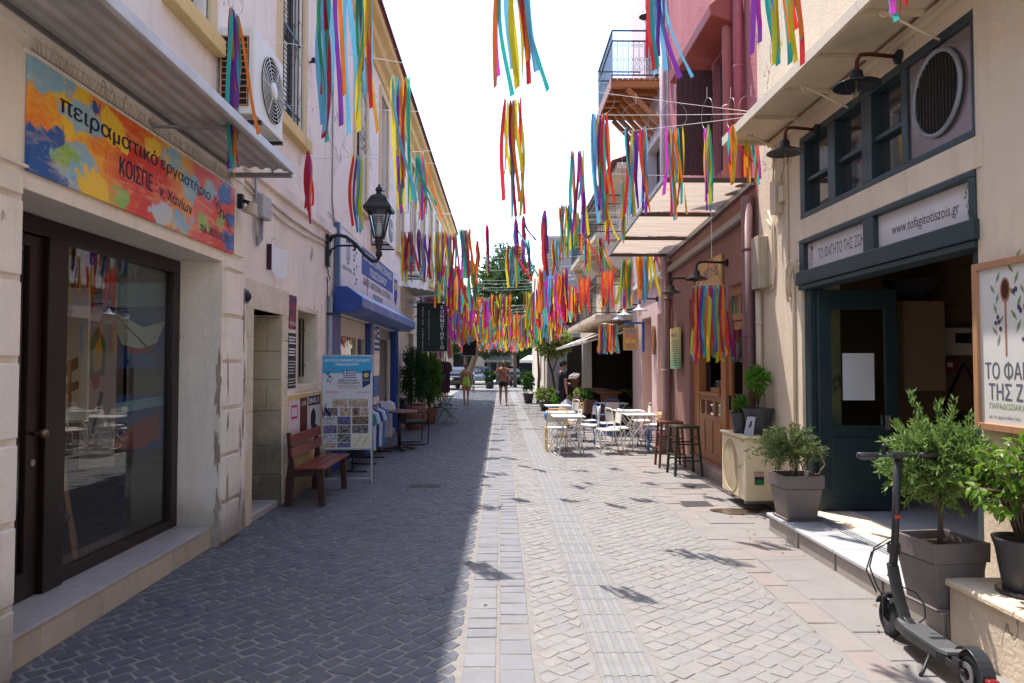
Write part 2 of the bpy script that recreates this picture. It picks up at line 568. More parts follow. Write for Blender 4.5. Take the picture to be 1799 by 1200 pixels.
b = MB(); b.add([(-400, -400, -.03), (400, -400, -.03), (400, 600, -.03), (-400, 600, -.03)], [(0, 1, 2, 3)])
b.build("ground", m_ground, kind="structure")
b = MB()
ys = [-6 + i * 1.0 for i in range(72)]
for i in range(len(ys) - 1):
    b.add([(-4.2, ys[i], -.003), (5.2, ys[i], -.003), (5.2, ys[i + 1], -.003), (-4.2, ys[i + 1], -.003)], [(0, 1, 2, 3)])
street = b.build("street", m_sand, kind="structure")

def stone_verts(P, h, hi, rnd):
    """one worn stone from its outline P (4 corners): a rounded top"""
    c = sum((Vector((p[0], p[1], 0)) for p in P), Vector((0, 0, 0))) / 4
    ring = []
    n = 4
    for k in range(n):
        p = Vector((P[k][0], P[k][1], 0)); a = Vector((P[k - 1][0], P[k - 1][1], 0)); d = Vector((P[(k + 1) % n][0], P[(k + 1) % n][1], 0))
        if hi:
            ring.append(p + (a - p) * rnd.uniform(.05, .12)); ring.append(p + (d - p) * rnd.uniform(.05, .12))
        else:
            ring.append(p)
    N = len(ring); tx = rnd.uniform(-.018, .018); ty = rnd.uniform(-.018, .018)
    def z(q, base):
        return base + (q.x - c.x) * tx + (q.y - c.y) * ty
    vs = [(q.x, q.y, -.02) for q in ring]
    fs = []
    if hi:
        vs += [(q.x, q.y, z(q, h - .002)) for q in ring]
        vs += [(q.x + (c.x - q.x) * .07, q.y + (c.y - q.y) * .07, z(q, h)) for q in ring]
        for L in (0, 1):
            for k in range(N):
                fs.append((L * N + k, L * N + (k + 1) % N, (L + 1) * N + (k + 1) % N, (L + 1) * N + k))
        fs.append([2 * N + k for k in range(N)])
    else:
        vs += [(q.x + (c.x - q.x) * .05, q.y + (c.y - q.y) * .05, z(q, h)) for q in ring]
        for k in range(N):
            fs.append((k, (k + 1) % N, N + (k + 1) % N, N + k))
        fs.append([N + k for k in range(N)])
    return vs, fs

def area(P):
    return abs(sum(P[i][0] * P[(i + 1) % 4][1] - P[(i + 1) % 4][0] * P[i][1] for i in range(4))) / 2

def cobbles(x0, x1, y0, y1, ang, lu, lv, jt, bend, mat, npart, seed):
    rnd = random.Random(seed)
    ca, sa = math.cos(ang), math.sin(ang)
    out = []
    Rr = math.hypot(x1 - x0, y1 - y0)
    cxm, cym = (x0 + x1) / 2, (y0 + y1) / 2
    def W(u, v):
        x = u * ca - v * sa; y = u * sa + v * ca
        return (x, y + bend * math.sin(1.9 * x + .35 * y))
    nj = int(Rr / lv) + 2; ni = int(Rr / lu) + 2
    for j in range(-nj, nj):
        vj = cym * ca + j * lv
        for i in range(-ni, ni):
            u0 = (i + .5 * (j % 2) + .12 * math.sin(j * 2.3)) * lu + cym * sa
            cx_, cy_ = W(u0 + lu / 2, vj + lv / 2)
            if cx_ < x0 - .05 or cx_ > x1 + .05 or cy_ < y0 or cy_ > y1:
                continue
            J = .0105
            P = [W(u0 + jt / 2 + rnd.uniform(-J, J) + a * (lu - jt), vj + jt / 2 + rnd.uniform(-J, J) + c * (lv - jt)) for a, c in ((0, 0), (1, 0), (1, 1), (0, 1))]
            P = [(min(max(p[0], x0), x1), p[1]) for p in P]
            if area(P) < .3 * lu * lv:
                continue
            out.append((cx_, cy_, P))
    vis = lambda c: c[1] > 3.55 and abs(c[0] / c[1]) < .72
    out.sort(key=lambda c: c[1] if vis(c) else 99 + c[1])
    for (a, c, P) in out[:npart]:
        m = MB(); vs, fs = stone_verts([(p[0] - a, p[1] - c) for p in P], rnd.uniform(-.001, .0022), True, rnd)
        m.add(vs, fs); m.build("cobblestone", mat, street, loc=(a, c, 0), fixn=False)
    m = MB()
    for (a, c, P) in out[npart:]:
        vs, fs = stone_verts(P, rnd.uniform(-.001, .0022), c < 13, rnd)
        m.add(vs, fs)
    m.build("cobblestones", mat, street, kind="stuff", fixn=False)

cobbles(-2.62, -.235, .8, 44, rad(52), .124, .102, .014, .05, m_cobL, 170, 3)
cobbles(.2, .512, .8, 44, rad(42), .122, .104, .014, .035, m_cobR, 30, 4)
cobbles(.835, 1.905, .8, 44, rad(40), .122, .104, .015, .035, m_cobR, 100, 5)

def slabs(name, x0, x1, y0, y1, l0, l1, mat, jt, ypart, seed, h=.002, skip=None, wob=.006):
    rnd = random.Random(seed); y = y0; st = MB()
    while y < y1:
        L = rnd.uniform(l0, l1)
        P = [(x0 + jt / 2 + rnd.uniform(-wob, wob) / 2, y + jt / 2 + rnd.uniform(0, wob)), (x1 - jt / 2 + rnd.uniform(-wob, wob) / 2, y + jt / 2 + rnd.uniform(0, wob)),
             (x1 - jt / 2 + rnd.uniform(-wob, wob) / 2, y + L - jt / 2), (x0 + jt / 2 + rnd.uniform(-wob, wob) / 2, y + L - jt / 2 + rnd.uniform(-wob, 0))]
        cxx, cyy = (x0 + x1) / 2, y + L / 2
        z = h + rnd.uniform(-.0015, .002)
        if 3.3 < cyy < ypart:
            m = MB(); vs, fs = stone_verts([(p[0] - cxx, p[1] - cyy) for p in P], z, False, rnd)
            m.add(vs, fs); m.build(name, mat, street, loc=(cxx, cyy, 0), bevel=.003, fixn=False, seg=1)
        else:
            vs, fs = stone_verts(P, z, False, rnd); st.add(vs, fs)
        y += L
    st.build(name + "s_far", mat, street, kind="stuff", fixn=False)
slabs("paving_slab", -.212, -.016, .8, 44, .13, .24, m_slab, .012, 11, 21)
slabs("paving_slab", -.016, .186, .8, 44, .13, .26, m_slab, .012, 11, 22)
slabs("paving_slab", 1.92, 2.13, .8, 44, .28, .45, m_pink, .012, 12, 23)
slabs("paving_slab", 2.13, 2.62, .8, 44, .3, .7, m_pink, .014, 12, 24, wob=.012)
slabs("paving_slab", 2.62, 3.12, 6.9, 44, .35, .75, m_pink, .014, 12, 25, wob=.012)
# tactile guide strip
def tactile(y0, y1):
    m = MB(); x0 = .518; x1 = .818
    m.box(x0 + .002, x1 - .002, y0 + .002, y1 - .002, -.02, .001, 0)
    for k in range(4):
        a = x0 + .022 + k * .0735
        m.prism([(a, .0012), (a + .042, .0012), (a + .037, .006), (a + .005, .006)], "y", y0 + .004, y1 - .004, 1)
    return m
y = 1.0
far = MB()
while y < 44:
    m = tactile(y, y + .298)
    if 3.3 < y < 13:
        m.build("tactile_tile", [m_tact, m_tbar], street, fixn=False)
    else:
        far.v += []; b0 = len(far.v); far.v += m.v; far.f += [[i + b0 for i in f] for f in m.f]; far.m += m.m
    y += .298
far.build("tactile_tiles_far", [m_tact, m_tbar], street, kind="stuff", fixn=False)
# grates let into the paving
def grate(x, y, w, d, label, n=12):
    t = T("drain_grate", label, "drain grate", (x, y, 0), 0, "drain grates in the street")
    m = MB()
    m.box(-w / 2, w / 2, -d / 2, -d / 2 + .02, -.01, .007); m.box(-w / 2, w / 2, d / 2 - .02, d / 2, -.01, .007)
    m.box(-w / 2, -w / 2 + .02, -d / 2 + .02, d / 2 - .02, -.01, .0065); m.box(w / 2 - .02, w / 2, -d / 2 + .02, d / 2 - .02, -.01, .0065)
    m.build("frame", M_GRATE, t)
    m = MB(); m.box(-w / 2 + .021, w / 2 - .021, -d / 2 + .021, d / 2 - .021, -.012, .0055); m.build("pit", M_DARK, t)
    m = MB(); m.box(-.006, .006, -d / 2 + .02, d / 2 - .02, .0058, .0085); me = m.mesh("bar", M_GRATE)
    for k in range(n):
        put(me, "bar", t, (-w / 2 + .03 + (w - .06) * k / (n - 1), 0, 0))
M_GRATE = paint("rusty_grate", (.12, .105, .10, 1), .6, .5, .4, 20)
grate(-1.02, 9.4, .46, .22, "oblong drain grate in the shaded cobbles, in front of the bench", 14)
grate(2.27, 8.15, .36, .3, "square drain grate in the sunlit paving beside the air conditioner", 12)
grate(2.62, 9.35, .36, .34, "dull metal cover in the paving in front of the bar stools", 12)

# dry leaves and scraps along the sunny edge
rb = random.Random(19); m = MB()
for k in range(70):
    x_ = 2.62 - abs(rb.gauss(0, .3)) if k % 3 else rb.uniform(-2.3, 2.4); y_ = rb.uniform(3.6, 14)
    if k % 5 == 0: x_, y_ = 2.75 + rb.uniform(-.15, .2), 7.3 + rb.uniform(-.2, .3)
    a = rb.uniform(0, 6.3); L_ = rb.uniform(.008, .022)
    dx, dy = math.cos(a) * L_, math.sin(a) * L_
    m.add([(x_ - dx, y_ - dy, .006), (x_ - dy * .45, y_ + dx * .45, .009 + L_ * .3), (x_ + dx, y_ + dy, .007), (x_ + dy * .45, y_ - dx * .45, .008)], [(0, 1, 2, 3)])
m.build("fallen_leaves", leaf("dry_leaf", S(120, 84, 50), S(150, 120, 70), .8, .2), None, kind="stuff", fixn=False)
# ------------------------------------------------------------ left row of buildings
LX = -2.55
m_eave = plaster("eave_ochre", S(228, 200, 142), .1, streak=.2)
m_tile = stone("roof_tile_red", [S(128, 52, 44), S(140, 62, 50), S(116, 48, 44)], .8, scale=8)
m_frameo = plaster("window_surround", S(220, 198, 160), .1, streak=.25)
m_shut = wood("brown_shutter", S(52, 30, 28), .55, "z", .3)
m_stepw = stone("step_marble", [S(182, 176, 174), S(190, 184, 180), S(176, 171, 170)], .35, scale=3, bump=.15)
m_tilec = stone("step_tile_cream", [S(196, 180, 160), S(204, 188, 166), S(188, 172, 152)], .5, scale=8, bump=.2)
m_sand2 = stone("sandstone_block", [S(226, 212, 188), S(218, 202, 176), S(232, 218, 198), S(212, 200, 180)], .9, scale=6, bump=.5)

shopL = T("corner_shop_building", "cream shop building with big dark framed window, painted sign and marble step", "building", (-2.5, 5, 0), 0, "houses along the shaded side", world=True)
m = MB(); m.wall("x", -2.52, -.42, -7, 6.78, -.05, 3.55, [(3.68, 6.32, -.06, 2.56)]); m.build("wall", M_LINTEL, shopL)
m = MB(); m.box(-7, -2.60, -7, 34, 3.5, 3.62); m.build("ceiling_slab", M_CREAM, shopL)
m = MB(); m.box(-2.56, -2.50, -7, 6.78, 3.38, 3.5); m.build("ledge", M_CREAM, shopL)
# rusticated blocks on the piers, one by one
rb = random.Random(5)
for (ya, yb) in ((3.02, 3.66), (6.34, 6.78)):
    z = .02; k = 0
    while z < 2.55:
        h = .41 if k else .36
        m = MB(); m.box(-2.56, -2.487, ya + .012, yb - .012, z + .012, min(z + h, 2.62) - .01)
        m.build("stone_block", M_LINTEL, shopL, bevel=.008)
        z += h + .012; k += 1
m = MB(); m.box(-2.56, -2.493, 3.0, 6.8, 2.665, 2.68); m.build("moulding", M_LINTEL, shopL)
# bare patches where the render has come off
m_bare = plaster("bare_render", S(178, 162, 146), .3, streak=.2, bump=.9)
def patch(par, ax, p, c, w, h, seed, mat=None):
    rr = random.Random(seed); N_ = 44; m = MB(); ph = [rr.uniform(0, 6) for _ in range(5)]
    rd = lambda a: .75 + .2 * math.sin(2 * a + ph[0]) + .16 * math.sin(5 * a + ph[1]) + .12 * math.sin(9 * a + ph[2]) + rr.uniform(-.09, .09)
    pts = []
    for k in range(N_):
        a = 2 * PI * k / N_; r_ = rd(a); pts.append((c[0] + w * math.cos(a) * r_, c[1] + h * math.sin(a) * r_))
    m.add([(p, u, z_) if ax == "x" else (u, p, z_) for u, z_ in pts], [list(range(N_))]); m.build("bare_patch", mat or m_bare, par, fixn=False)
for (y_, z_, w_, h_) in ((6.93, 2.05, .05, .33), (6.98, 1.45, .04, .2), (6.95, 1.05, .05, .16), (6.86, .3, .04, .28), (7.0, .12, .05, .16), (8.45, .1, .2, .12)):
    patch(shopL, "x", -2.5475, (y_, z_), w_, h_, int(z_ * 100))
for (x_, z_, w_, h_) in ((-2.54, 1.45, .04, .3), (-2.545, .85, .03, .25), (-2.54, .3, .04, .2)):
    patch(shopL, "y", 6.3185, (x_, z_), w_, h_, int(z_ * 77))
for (y_, z_, w_, h_) in ((6.40, 1.5, .03, .24), (6.41, 1.1, .03, .12), (6.72, .9, .03, .2), (6.42, .5, .03, .2), (6.73, .35, .035, .18)):
    patch(shopL, "x", -2.4862, (y_, z_), w_, h_, int(z_ * 91))
# step
m = MB(); m.box(-2.96, -2.60, 3.69, 6.31, 0, .166); m.build("step_core", m_tilec, shopL)
for i in range(7):
    a = 3.69 + i * .375; bb = min(a + .373, 6.31)
    m = MB(); m.box(-2.95, -2.575, a, bb, .167, .19); m.build("step_slab", m_stepw, shopL, bevel=.003)
for i in range(9):
    a = 3.69 + i * .315; bb = min(a + .312, 6.31)
    if bb > a + .02:
        m = MB(); m.box(-2.6, -2.582, a, bb, 0, .165); m.build("tile", m_tilec, shopL, bevel=.0015)
# dark framed shop window and door
win = MB()
fx0, fx1 = -2.97, -2.89
win.box(fx0, fx1, 3.685, 6.315, 2.44, 2.555); win.box(fx0, fx1, 6.2, 6.315, .19, 2.439); win.box(fx0 + .004, fx1 - .004, 4.64, 6.2, .191, .27)
win.box(fx0, fx1 + .02, 4.46, 4.66, .191, 2.439); win.box(fx0 - .01, fx1 - .01, 3.685, 3.78, .191, 2.439)
shopwin = win.build("window_frame", M_WOODF, shopL, bevel=.005)
m = MB(); m.box(-2.935, -2.929, 4.655, 6.205, .265, 2.445); m.build("pane", M_GLASS, shopwin)
m = MB(); m.wall("x", -2.905, -.045, 3.79, 4.452, .2, 2.43, [(3.88, 4.33, .36, 2.36)]); door = m.build("door", M_WOODF, shopL, bevel=.004)
m = MB(); m.box(-2.93, -2.926, 3.87, 4.34, .35, 2.37); m.build("pane", M_GLASS, door)
m = MB(); m.tube([(-2.9, 4.385, 1.20), (-2.85, 4.385, 1.20)], .012); m.ball((-2.835, 4.385, 1.20), .03); m.build("handle", paint("old_brass", (.22, .16, .09, 1), .35, .9), door, smooth=True)
m = MB(); m.lathe([(.022, 0), (.022, .006)], 12, (0, 0, 0), 0, None); m.x = None
lk = MB().at(Matrix.Translation((-2.904, 4.385, 1.02)) @ Matrix.Rotation(PI / 2, 4, "Y")); lk.lathe([(.022, 0), (.022, .008)], 12)
lk.v = [tuple(lk.x @ Vector(p)) for p in m.v[:24]] if False else lk.v
lk.build("lock", M_STEEL, door)
# room behind the shop window
room = T("shop_room", "dim room behind the shop window with wooden floor and dark walls", "room", (-4.5, 5, 0), 0, world=True, kind="structure")
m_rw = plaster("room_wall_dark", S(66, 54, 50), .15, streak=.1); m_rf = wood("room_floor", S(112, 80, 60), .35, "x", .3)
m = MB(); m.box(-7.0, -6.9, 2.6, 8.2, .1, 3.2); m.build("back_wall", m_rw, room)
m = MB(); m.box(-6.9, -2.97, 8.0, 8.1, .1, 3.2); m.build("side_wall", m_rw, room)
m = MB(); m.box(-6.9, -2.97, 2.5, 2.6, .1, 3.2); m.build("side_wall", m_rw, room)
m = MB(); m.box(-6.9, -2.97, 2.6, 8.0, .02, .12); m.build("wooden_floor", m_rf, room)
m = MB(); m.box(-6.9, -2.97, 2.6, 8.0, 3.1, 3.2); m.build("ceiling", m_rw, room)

def picture(name, label, ctr, w, h, rz, mats_shapes, cat="painting", t=.025):
    """flat picture: canvas plus thin painted shapes; local x right, z up, facing -y"""
    o = T(name, label, cat, ctr, rz, "paintings in the shop window")
    m = MB(); m.box(-w / 2, w / 2, 0, t, -h / 2, h / 2); m.build("canvas", mats_shapes[0], o)
    for i, (mt, pts) in enumerate(mats_shapes[1:]):
        m = MB(); m.add([(p[0] * w, -.0012 - .0008 * i, p[1] * h) for p in pts], [list(range(len(pts)))]); m.build("painted_shape", mt, o, fixn=False)
    return o
psea = flat("paint_sea", S(40, 92, 150)); psky = flat("paint_sky", S(140, 176, 190)); pwh = flat("paint_white", S(225, 215, 200)); pred = flat("paint_red", S(170, 40, 36)); pbr = flat("paint_brown", S(90, 60, 44))
pgr = flat("paint_green", S(60, 110, 60)); pye = flat("paint_yellow", S(210, 170, 50)); pbk = flat("paint_dark", S(40, 36, 40)); pbl = flat("paint_blue", S(50, 70, 140))
picture("boat_painting", "painting of a white and red rowing boat on blue sea", (-3.30, 6.36, 1.98), .62, .78, 0,
        [psea, (psky, [(-.5, .22), (.5, .22), (.5, .5), (-.5, .5)]), (pwh, [(-.38, .08), (-.32, .16), (.1, -.02), (.42, .05), (.3, -.2), (.05, -.27), (-.2, -.22)]), (pred, [(-.2, -.22), (.05, -.27), (.3, -.2), (.2, -.31), (-.05, -.33)]), (pbr, [(-.32, .14), (-.29, .12), (.4, -.42), (.36, -.44)])])
picture("red_hill_painting", "painting of a red slope under streaked blue sky", (-3.33, 6.30, 1.08), .66, .55, 0, [pbl, (psky, [(-.5, .1), (.5, .35), (.5, .5), (-.5, .3)]), (pred, [(-.3, -.35), (.1, .05), (.4, .2), (.45, -.2), (.1, -.4)]), (pbk, [(-.5, -.5), (.5, -.5), (.5, -.36), (-.5, -.4)])])
picture("calligraphy_scroll", "pale hanging scroll with dark brush strokes", (-3.75, 6.1, 1.72), .34, 1.15, 0, [pwh, (pbk, [(-.3, .3), (-.1, .42), (.1, .33), (.05, .28), (-.1, .35)]), (pbk, [(-.2, -.1), (.25, -.02), (.28, -.1), (-.15, -.2)]), (pbk, [(0, -.05), (.1, -.05), (.12, -.4), (.02, -.4)]), (pbk, [(-.25, -.25), (.3, -.2), (.3, -.26), (-.22, -.33)])])
picture("bird_mask_painting", "small colourful painting on a tall pale board", (-3.55, 6.2, 1.40), .3, 1.35, 0, [flat("paint_pinkish", S(190, 160, 150)), (pgr, [(-.3, .3), (0, .42), (.25, .3), (.2, .1), (-.25, .08)]), (pye, [(-.15, .25), (.05, .35), (.15, .25), (.1, .14), (-.1, .12)]), (pred, [(-.2, .1), (.1, .12), (.05, .02), (-.1, .0)]), (pbk, [(.1, 0), (.2, -.02), (-.1, -.3), (-.2, -.32)])])
picture("orange_figure_painting", "blue painting with an orange striped hill", (-3.75, 6.5, 1.98), .55, .6, 0, [psea, (flat("paint_orange", S(200, 120, 60)), [(-.35, -.1), (-.15, .35), (.15, .3), (.35, -.1)]), (pgr, [(-.4, -.35), (.4, -.35), (.35, -.1), (-.35, -.1)])])
o = T("wooden_easel", "bare wooden easel standing inside the shop", "easel", (-3.5, 5.35, .12))
for s in (-1, 1):
    m = MB(); m.bar((s * .3, 0, 0), (s * .05, .1, 1.15), .04, .025); m.build("leg", wood("easel_wood", S(150, 105, 65), .5) if s < 0 else D.materials["easel_wood"], o)
m = MB(); m.bar((-.25, .02, .35), (.25, .02, .35), .03, .05); m.build("crossbar", D.materials["easel_wood"], o)
m = MB(); m.bar((0, .5, 0), (0, .1, 1.15), .04, .025); m.build("leg", D.materials["easel_wood"], o)
o = T("ceiling_tube_light", "white tube light hanging over the shop window", "lamp", (-3.9, 5.0, 2.5))
m = MB(); m.box(-.06, .06, -.55, .55, 0, .05); m.build("housing", M_WHITE, o)
m = MB(); m.tube([(0, -.53, -.02), (0, .53, -.02)], .014); m.build("tube", M_WHITE, o)

# painted sign over the window
psign = T("painted_shop_sign", "hand painted orange, yellow and blue board with Greek lettering over the shop window", "sign", (-2.5, 5.1, 2.65), 0, world=True)
q = NT("sign_painting")
geo = q.n("ShaderNodeNewGeometry"); mp = q.n("ShaderNodeMapping"); q.l(geo.outputs["Position"], mp.inputs[0])
P0 = mp.outputs[0]
def off(dx, dy, dz, sc=(1, 1, 1), rx=0):
    k_ = q.n("ShaderNodeMapping"); q.l(geo.outputs["Position"], k_.inputs[0]); k_.inputs["Location"].default_value = (dx, dy, dz); k_.inputs["Scale"].default_value = sc; k_.inputs["Rotation"].default_value = (rx, 0, 0)
    return k_.outputs[0]
def blob(y, z, r, wob=.5, soft=.06, sy=1.0):
    """soft round brush area centred at (y, z) of the board"""
    v = q.n("ShaderNodeVectorMath", operation="LENGTH"); q.l(off(0, -y * sy, -z, (0, sy, 1)), v.inputs[0])
    d_ = q.math("ADD", v.outputs["Value"], q.math("MULTIPLY", q.math("SUBTRACT", q.noise(4.5, 5, .6, off(3, y, z)), .5), wob))
    return q.ramp(d_, max(r - soft, 0), r + soft, (1, 1, 1, 1), (0, 0, 0, 1))
OR, YE, RE, BL, LB, PK, GR = S(240, 140, 40), S(242, 196, 50), S(216, 50, 30), S(36, 88, 160), S(140, 182, 206), S(226, 84, 84), S(140, 184, 90)
c1 = q.mix(q.ramp(q.noise(2.2, 4, .6, P0), .44, .56), OR, YE)
c1 = q.mix(q.ramp(q.noise(1.7, 4, .6, off(7, 1, 2)), .52, .60), c1, S(236, 104, 40))
pk = q.n("ShaderNodeMapRange"); pk.inputs[1].default_value = 5.9; pk.inputs[2].default_value = 6.4
sy = q.n("ShaderNodeSeparateXYZ"); q.l(geo.outputs["Position"], sy.inputs[0]); q.l(q.math("ADD", sy.outputs["Y"], q.noise(2, 4, .6, P0)), pk.inputs[0])
c1 = q.mix(pk.outputs[0], c1, PK)
c1 = q.mix(blob(4.95, 2.9, .34, .4, .10, .8), c1, RE)
c1 = q.mix(blob(6.2, 2.72, .22, .4, .1, .7), c1, RE)
for (y_, z_, r_, col_) in ((3.78, 2.72, .20, BL), (3.86, 2.88, .10, BL), (4.12, 2.78, .13, LB), (3.80, 3.22, .12, LB), (4.15, 3.13, .10, LB), (4.3, 3.2, .05, BL), (5.25, 3.16, .08, LB), (5.12, 2.74, .07, S(190, 200, 214)), (5.6, 3.08, .09, LB),
                           (5.5, 2.72, .10, LB), (5.95, 3.12, .09, LB), (6.3, 3.16, .10, BL), (6.42, 2.98, .06, BL), (6.47, 2.75, .10, BL), (4.6, 2.74, .07, GR), (4.02, 2.83, .05, GR), (6.25, 2.92, .05, GR), (5.85, 2.8, .05, GR), (6.1, 2.84, .04, GR), (4.5, 3.15, .09, YE), (5.0, 3.2, .08, YE), (4.3, 2.7, .12, YE)):
    c1 = q.mix(blob(y_, z_, r_, .42, .012, .6), c1, col_)
st_ = q.ramp(q.noise(5, 6, .7, off(1, 1, 1, (1, .8, 3), .5)), .50, .66, (0, 0, 0, 1), (.4, .4, .4, 1))
c1 = q.mix(st_, c1, S(246, 206, 120))
c1 = q.mix(q.ramp(q.noise(70, 2, .5, P0), .74, .78), c1, S(70, 40, 30))
msign = q.bsdf(c1, .45, 0, .4, q.noise(30, 4, .6, P0), .2, .003)
for i in range(4):
    m = MB(); m.box(-2.515, -2.492, 3.69 + i * .7075, 3.69 + (i + 1) * .7075 - .003, 2.655, 3.27 + .003 * (i % 2)); m.build("board", msign, psign)
m = MB(); m.box(-2.517, -2.50, 3.66, 6.55, 3.273, 3.30); m.build("top_rail", M_CREAM, psign)
inkb = flat("brush_ink_blue", S(28, 40, 66), .5)
def words_on(s, y0, z0, y1, z1, h, ink, par, x=-2.4915, bold=.012, arc=0, **k):
    W = math.hypot(y1 - y0, z1 - z0)
    return text(s, ink, par, (x, y0, z0), (0, y1 - y0, z1 - z0), (0, -(z1 - z0), y1 - y0), h, W, bold=bold, **k)
words_on("πειραματικό", 3.93, 3.06, 5.05, 3.06, .10, inkb, psign, bold=.04)
words_on("εργαστήριο", 5.10, 3.07, 5.97, 3.03, .085, inkb, psign, bold=.04)
words_on("τέχνης", 6.02, 3.04, 6.42, 2.85, .085, inkb, psign, bold=.04)
words_on("ΚΟΙΣΠΕ", 4.55, 2.87, 4.98, 2.86, .12, inkb, psign, bold=.04)
words_on("ν. Χανίων", 5.08, 2.86, 5.62, 2.83, .085, inkb, psign, bold=.035)
words_on("τηλ 28210-81339", 5.78, 2.74, 6.38, 2.73, .07, inkb, psign, bold=.03)

# bird spikes on the sign
sp = T("bird_spikes", "row of thin wire bird spikes along the top of the painted sign", "bird spikes", (-2.5, 5, 3.3), 0, world=True)
rb = random.Random(8)
m = MB()
m.box(-2.512, -2.497, 3.7, 6.5, 3.301, 3.305)
for i in range(84):
    y = 3.72 + i * .033
    for s in (-1, 0, 1):
        m.tube([(-2.505, y, 3.30), (-2.505 + rb.uniform(-.01, .03), y + s * .022 + rb.uniform(-.008, .008), 3.385 + rb.uniform(-.01, .01))], .0009, 3)
m.build("spikes_strip", M_STEEL, sp, kind="stuff", fixn=False)

# corrugated canopy above the sign
can = T("corrugated_canopy", "grey corrugated metal canopy on a steel bar above the painted sign", "canopy", (-2.5, 5, 3.4), 0, world=True)
m = MB()
prof = []
N = 22
for i in range(N + 1):
    x = -2.55 + (.62) * i / N
    z = 3.475 - .05 * i / N + (.014 if i % 4 in (1, 2) else -.006)
    prof.append((x, z))
prof2 = prof + [(x, z - .003) for x, z in reversed(prof)]
m.prism(prof2, "y", -2, 6.46)
m.build("corrugated_sheet", paint("canopy_grey_sheet", S(180, 174, 170), .45, .2, .2, 5), can)
m = MB(); m.box(-1.965, -1.925, -2, 6.47, 3.40, 3.475); m.build("front_trim", paint("canopy_trim", S(196, 198, 204), .4, .1, .15, 6), can, bevel=.006)
m = MB(); m.box(-2.56, -1.935, 6.42, 6.46, 3.36, 3.40); m.build("end_bar", M_STEEL, can)
m = MB(); m.bar((-2.5, 5.0, 3.34), (-1.97, 5.35, 3.44), .05, .012); m.build("strut", M_GALV, can)
m = MB(); m.box(-2.53, -2.49, -2, 6.47, 3.43, 3.465); m.build("wall_rail", M_STEEL, can)

# long townhouse: everything behind and above
town = T("long_townhouse", "long cream two storey townhouse with ochre eaves and tall windows", "building", (-2.55, 18, 0), 0, "houses along the shaded side", world=True)
WINS = [(5.35, 6.0), (7.98, 8.86), (12.1, 13.05), (14.6, 15.5), (17.05, 18.0), (19.6, 20.55), (22.1, 23.05), (24.6, 25.55), (27.1, 28.0), (29.6, 30.5)]
holes = [(a, b_, 4.52, 7.35) for a, b_ in WINS]
low_holes = [(7.22, 8.16, -.06, 2.2), (8.74, 9.68, 1.36, 2.32), (10.62, 13.6, .0, 2.42), (14.4, 16.9, -.06, 2.42),
             (19.3, 20.3, -.06, 2.5), (21.4, 22.8, .6, 2.4), (24.5, 25.6, -.06, 2.5), (27.0, 28.4, .5, 2.4), (30.2, 31.4, -.06, 2.5)]
m = MB(); m.wall("x", LX, -.38, 6.78, 34, -.05, 3.62, low_holes); m.build("wall", M_CREAM, town)
m = MB(); m.wall("x", LX, -.38, -7, 34, 3.62, 7.62, holes); m.build("upper_wall", plaster("upper_plaster", S(245, 234, 226), .09, streak=.3, crack=.8, peel=(S(196, 180, 168), .66, 1.2)), town)
m = MB(); m.box(-9, LX - .38, 33.8, 34, 0, 7.6); m.build("end_wall", M_CREAM, town)
m = MB(); m.prism([(LX - .1, 7.62), (LX + .05, 7.62), (LX + .09, 7.72), (LX + .20, 7.76), (LX + .24, 7.86), (LX + .36, 7.90), (LX + .40, 7.97), (LX - .1, 7.97)], "y", -7, 34.2); m.build("cornice", m_eave, town, bevel=.01)
m = MB(); m.box(LX - .05, LX + .045, 6.8, 34, 3.56, 3.70); m.build("string_course", M_CREAM, town, bevel=.01)
m = MB(); m.add([(LX + .42, -7, 7.975), (LX + .42, 34.3, 7.975), (-7.5, 34.3, 10.4), (-7.5, -7, 10.4), (LX + .42, -7, 8.02), (LX + .42, 34.3, 8.02), (-7.5, 34.3, 10.5), (-7.5, -7, 10.5)], [(0, 1, 2, 3), (4, 5, 6, 7), (0, 1, 5, 4), (1, 2, 6, 5), (2, 3, 7, 6), (3, 0, 4, 7)])
roof = m.build("roof", m_tile, town)
# roof tiles along the eave: a half round end every 22 cm
tm = MB()
for k in range(5):
    a = PI * k / 4
    tm.v += [(0 - .0, -.055 * math.cos(a), .05 * math.sin(a)), (-.5, -.055 * math.cos(a), .05 * math.sin(a) + .16)]
for k in range(4):
    tm.f.append([2 * k, 2 * k + 1, 2 * k + 3, 2 * k + 2]); tm.m.append(0)
tm.f.append([0, 2, 4, 6, 8]); tm.m.append(0)
tme = tm.mesh("tile", m_tile)
yy = 10.5
while yy < 34.2:
    put(tme, "tile", roof, (LX + .46 + 2.55 - 2.55 - OFF[town.name][0] + 0, yy - OFF[town.name][1], 8.0 - OFF[town.name][2]))
    yy += .125
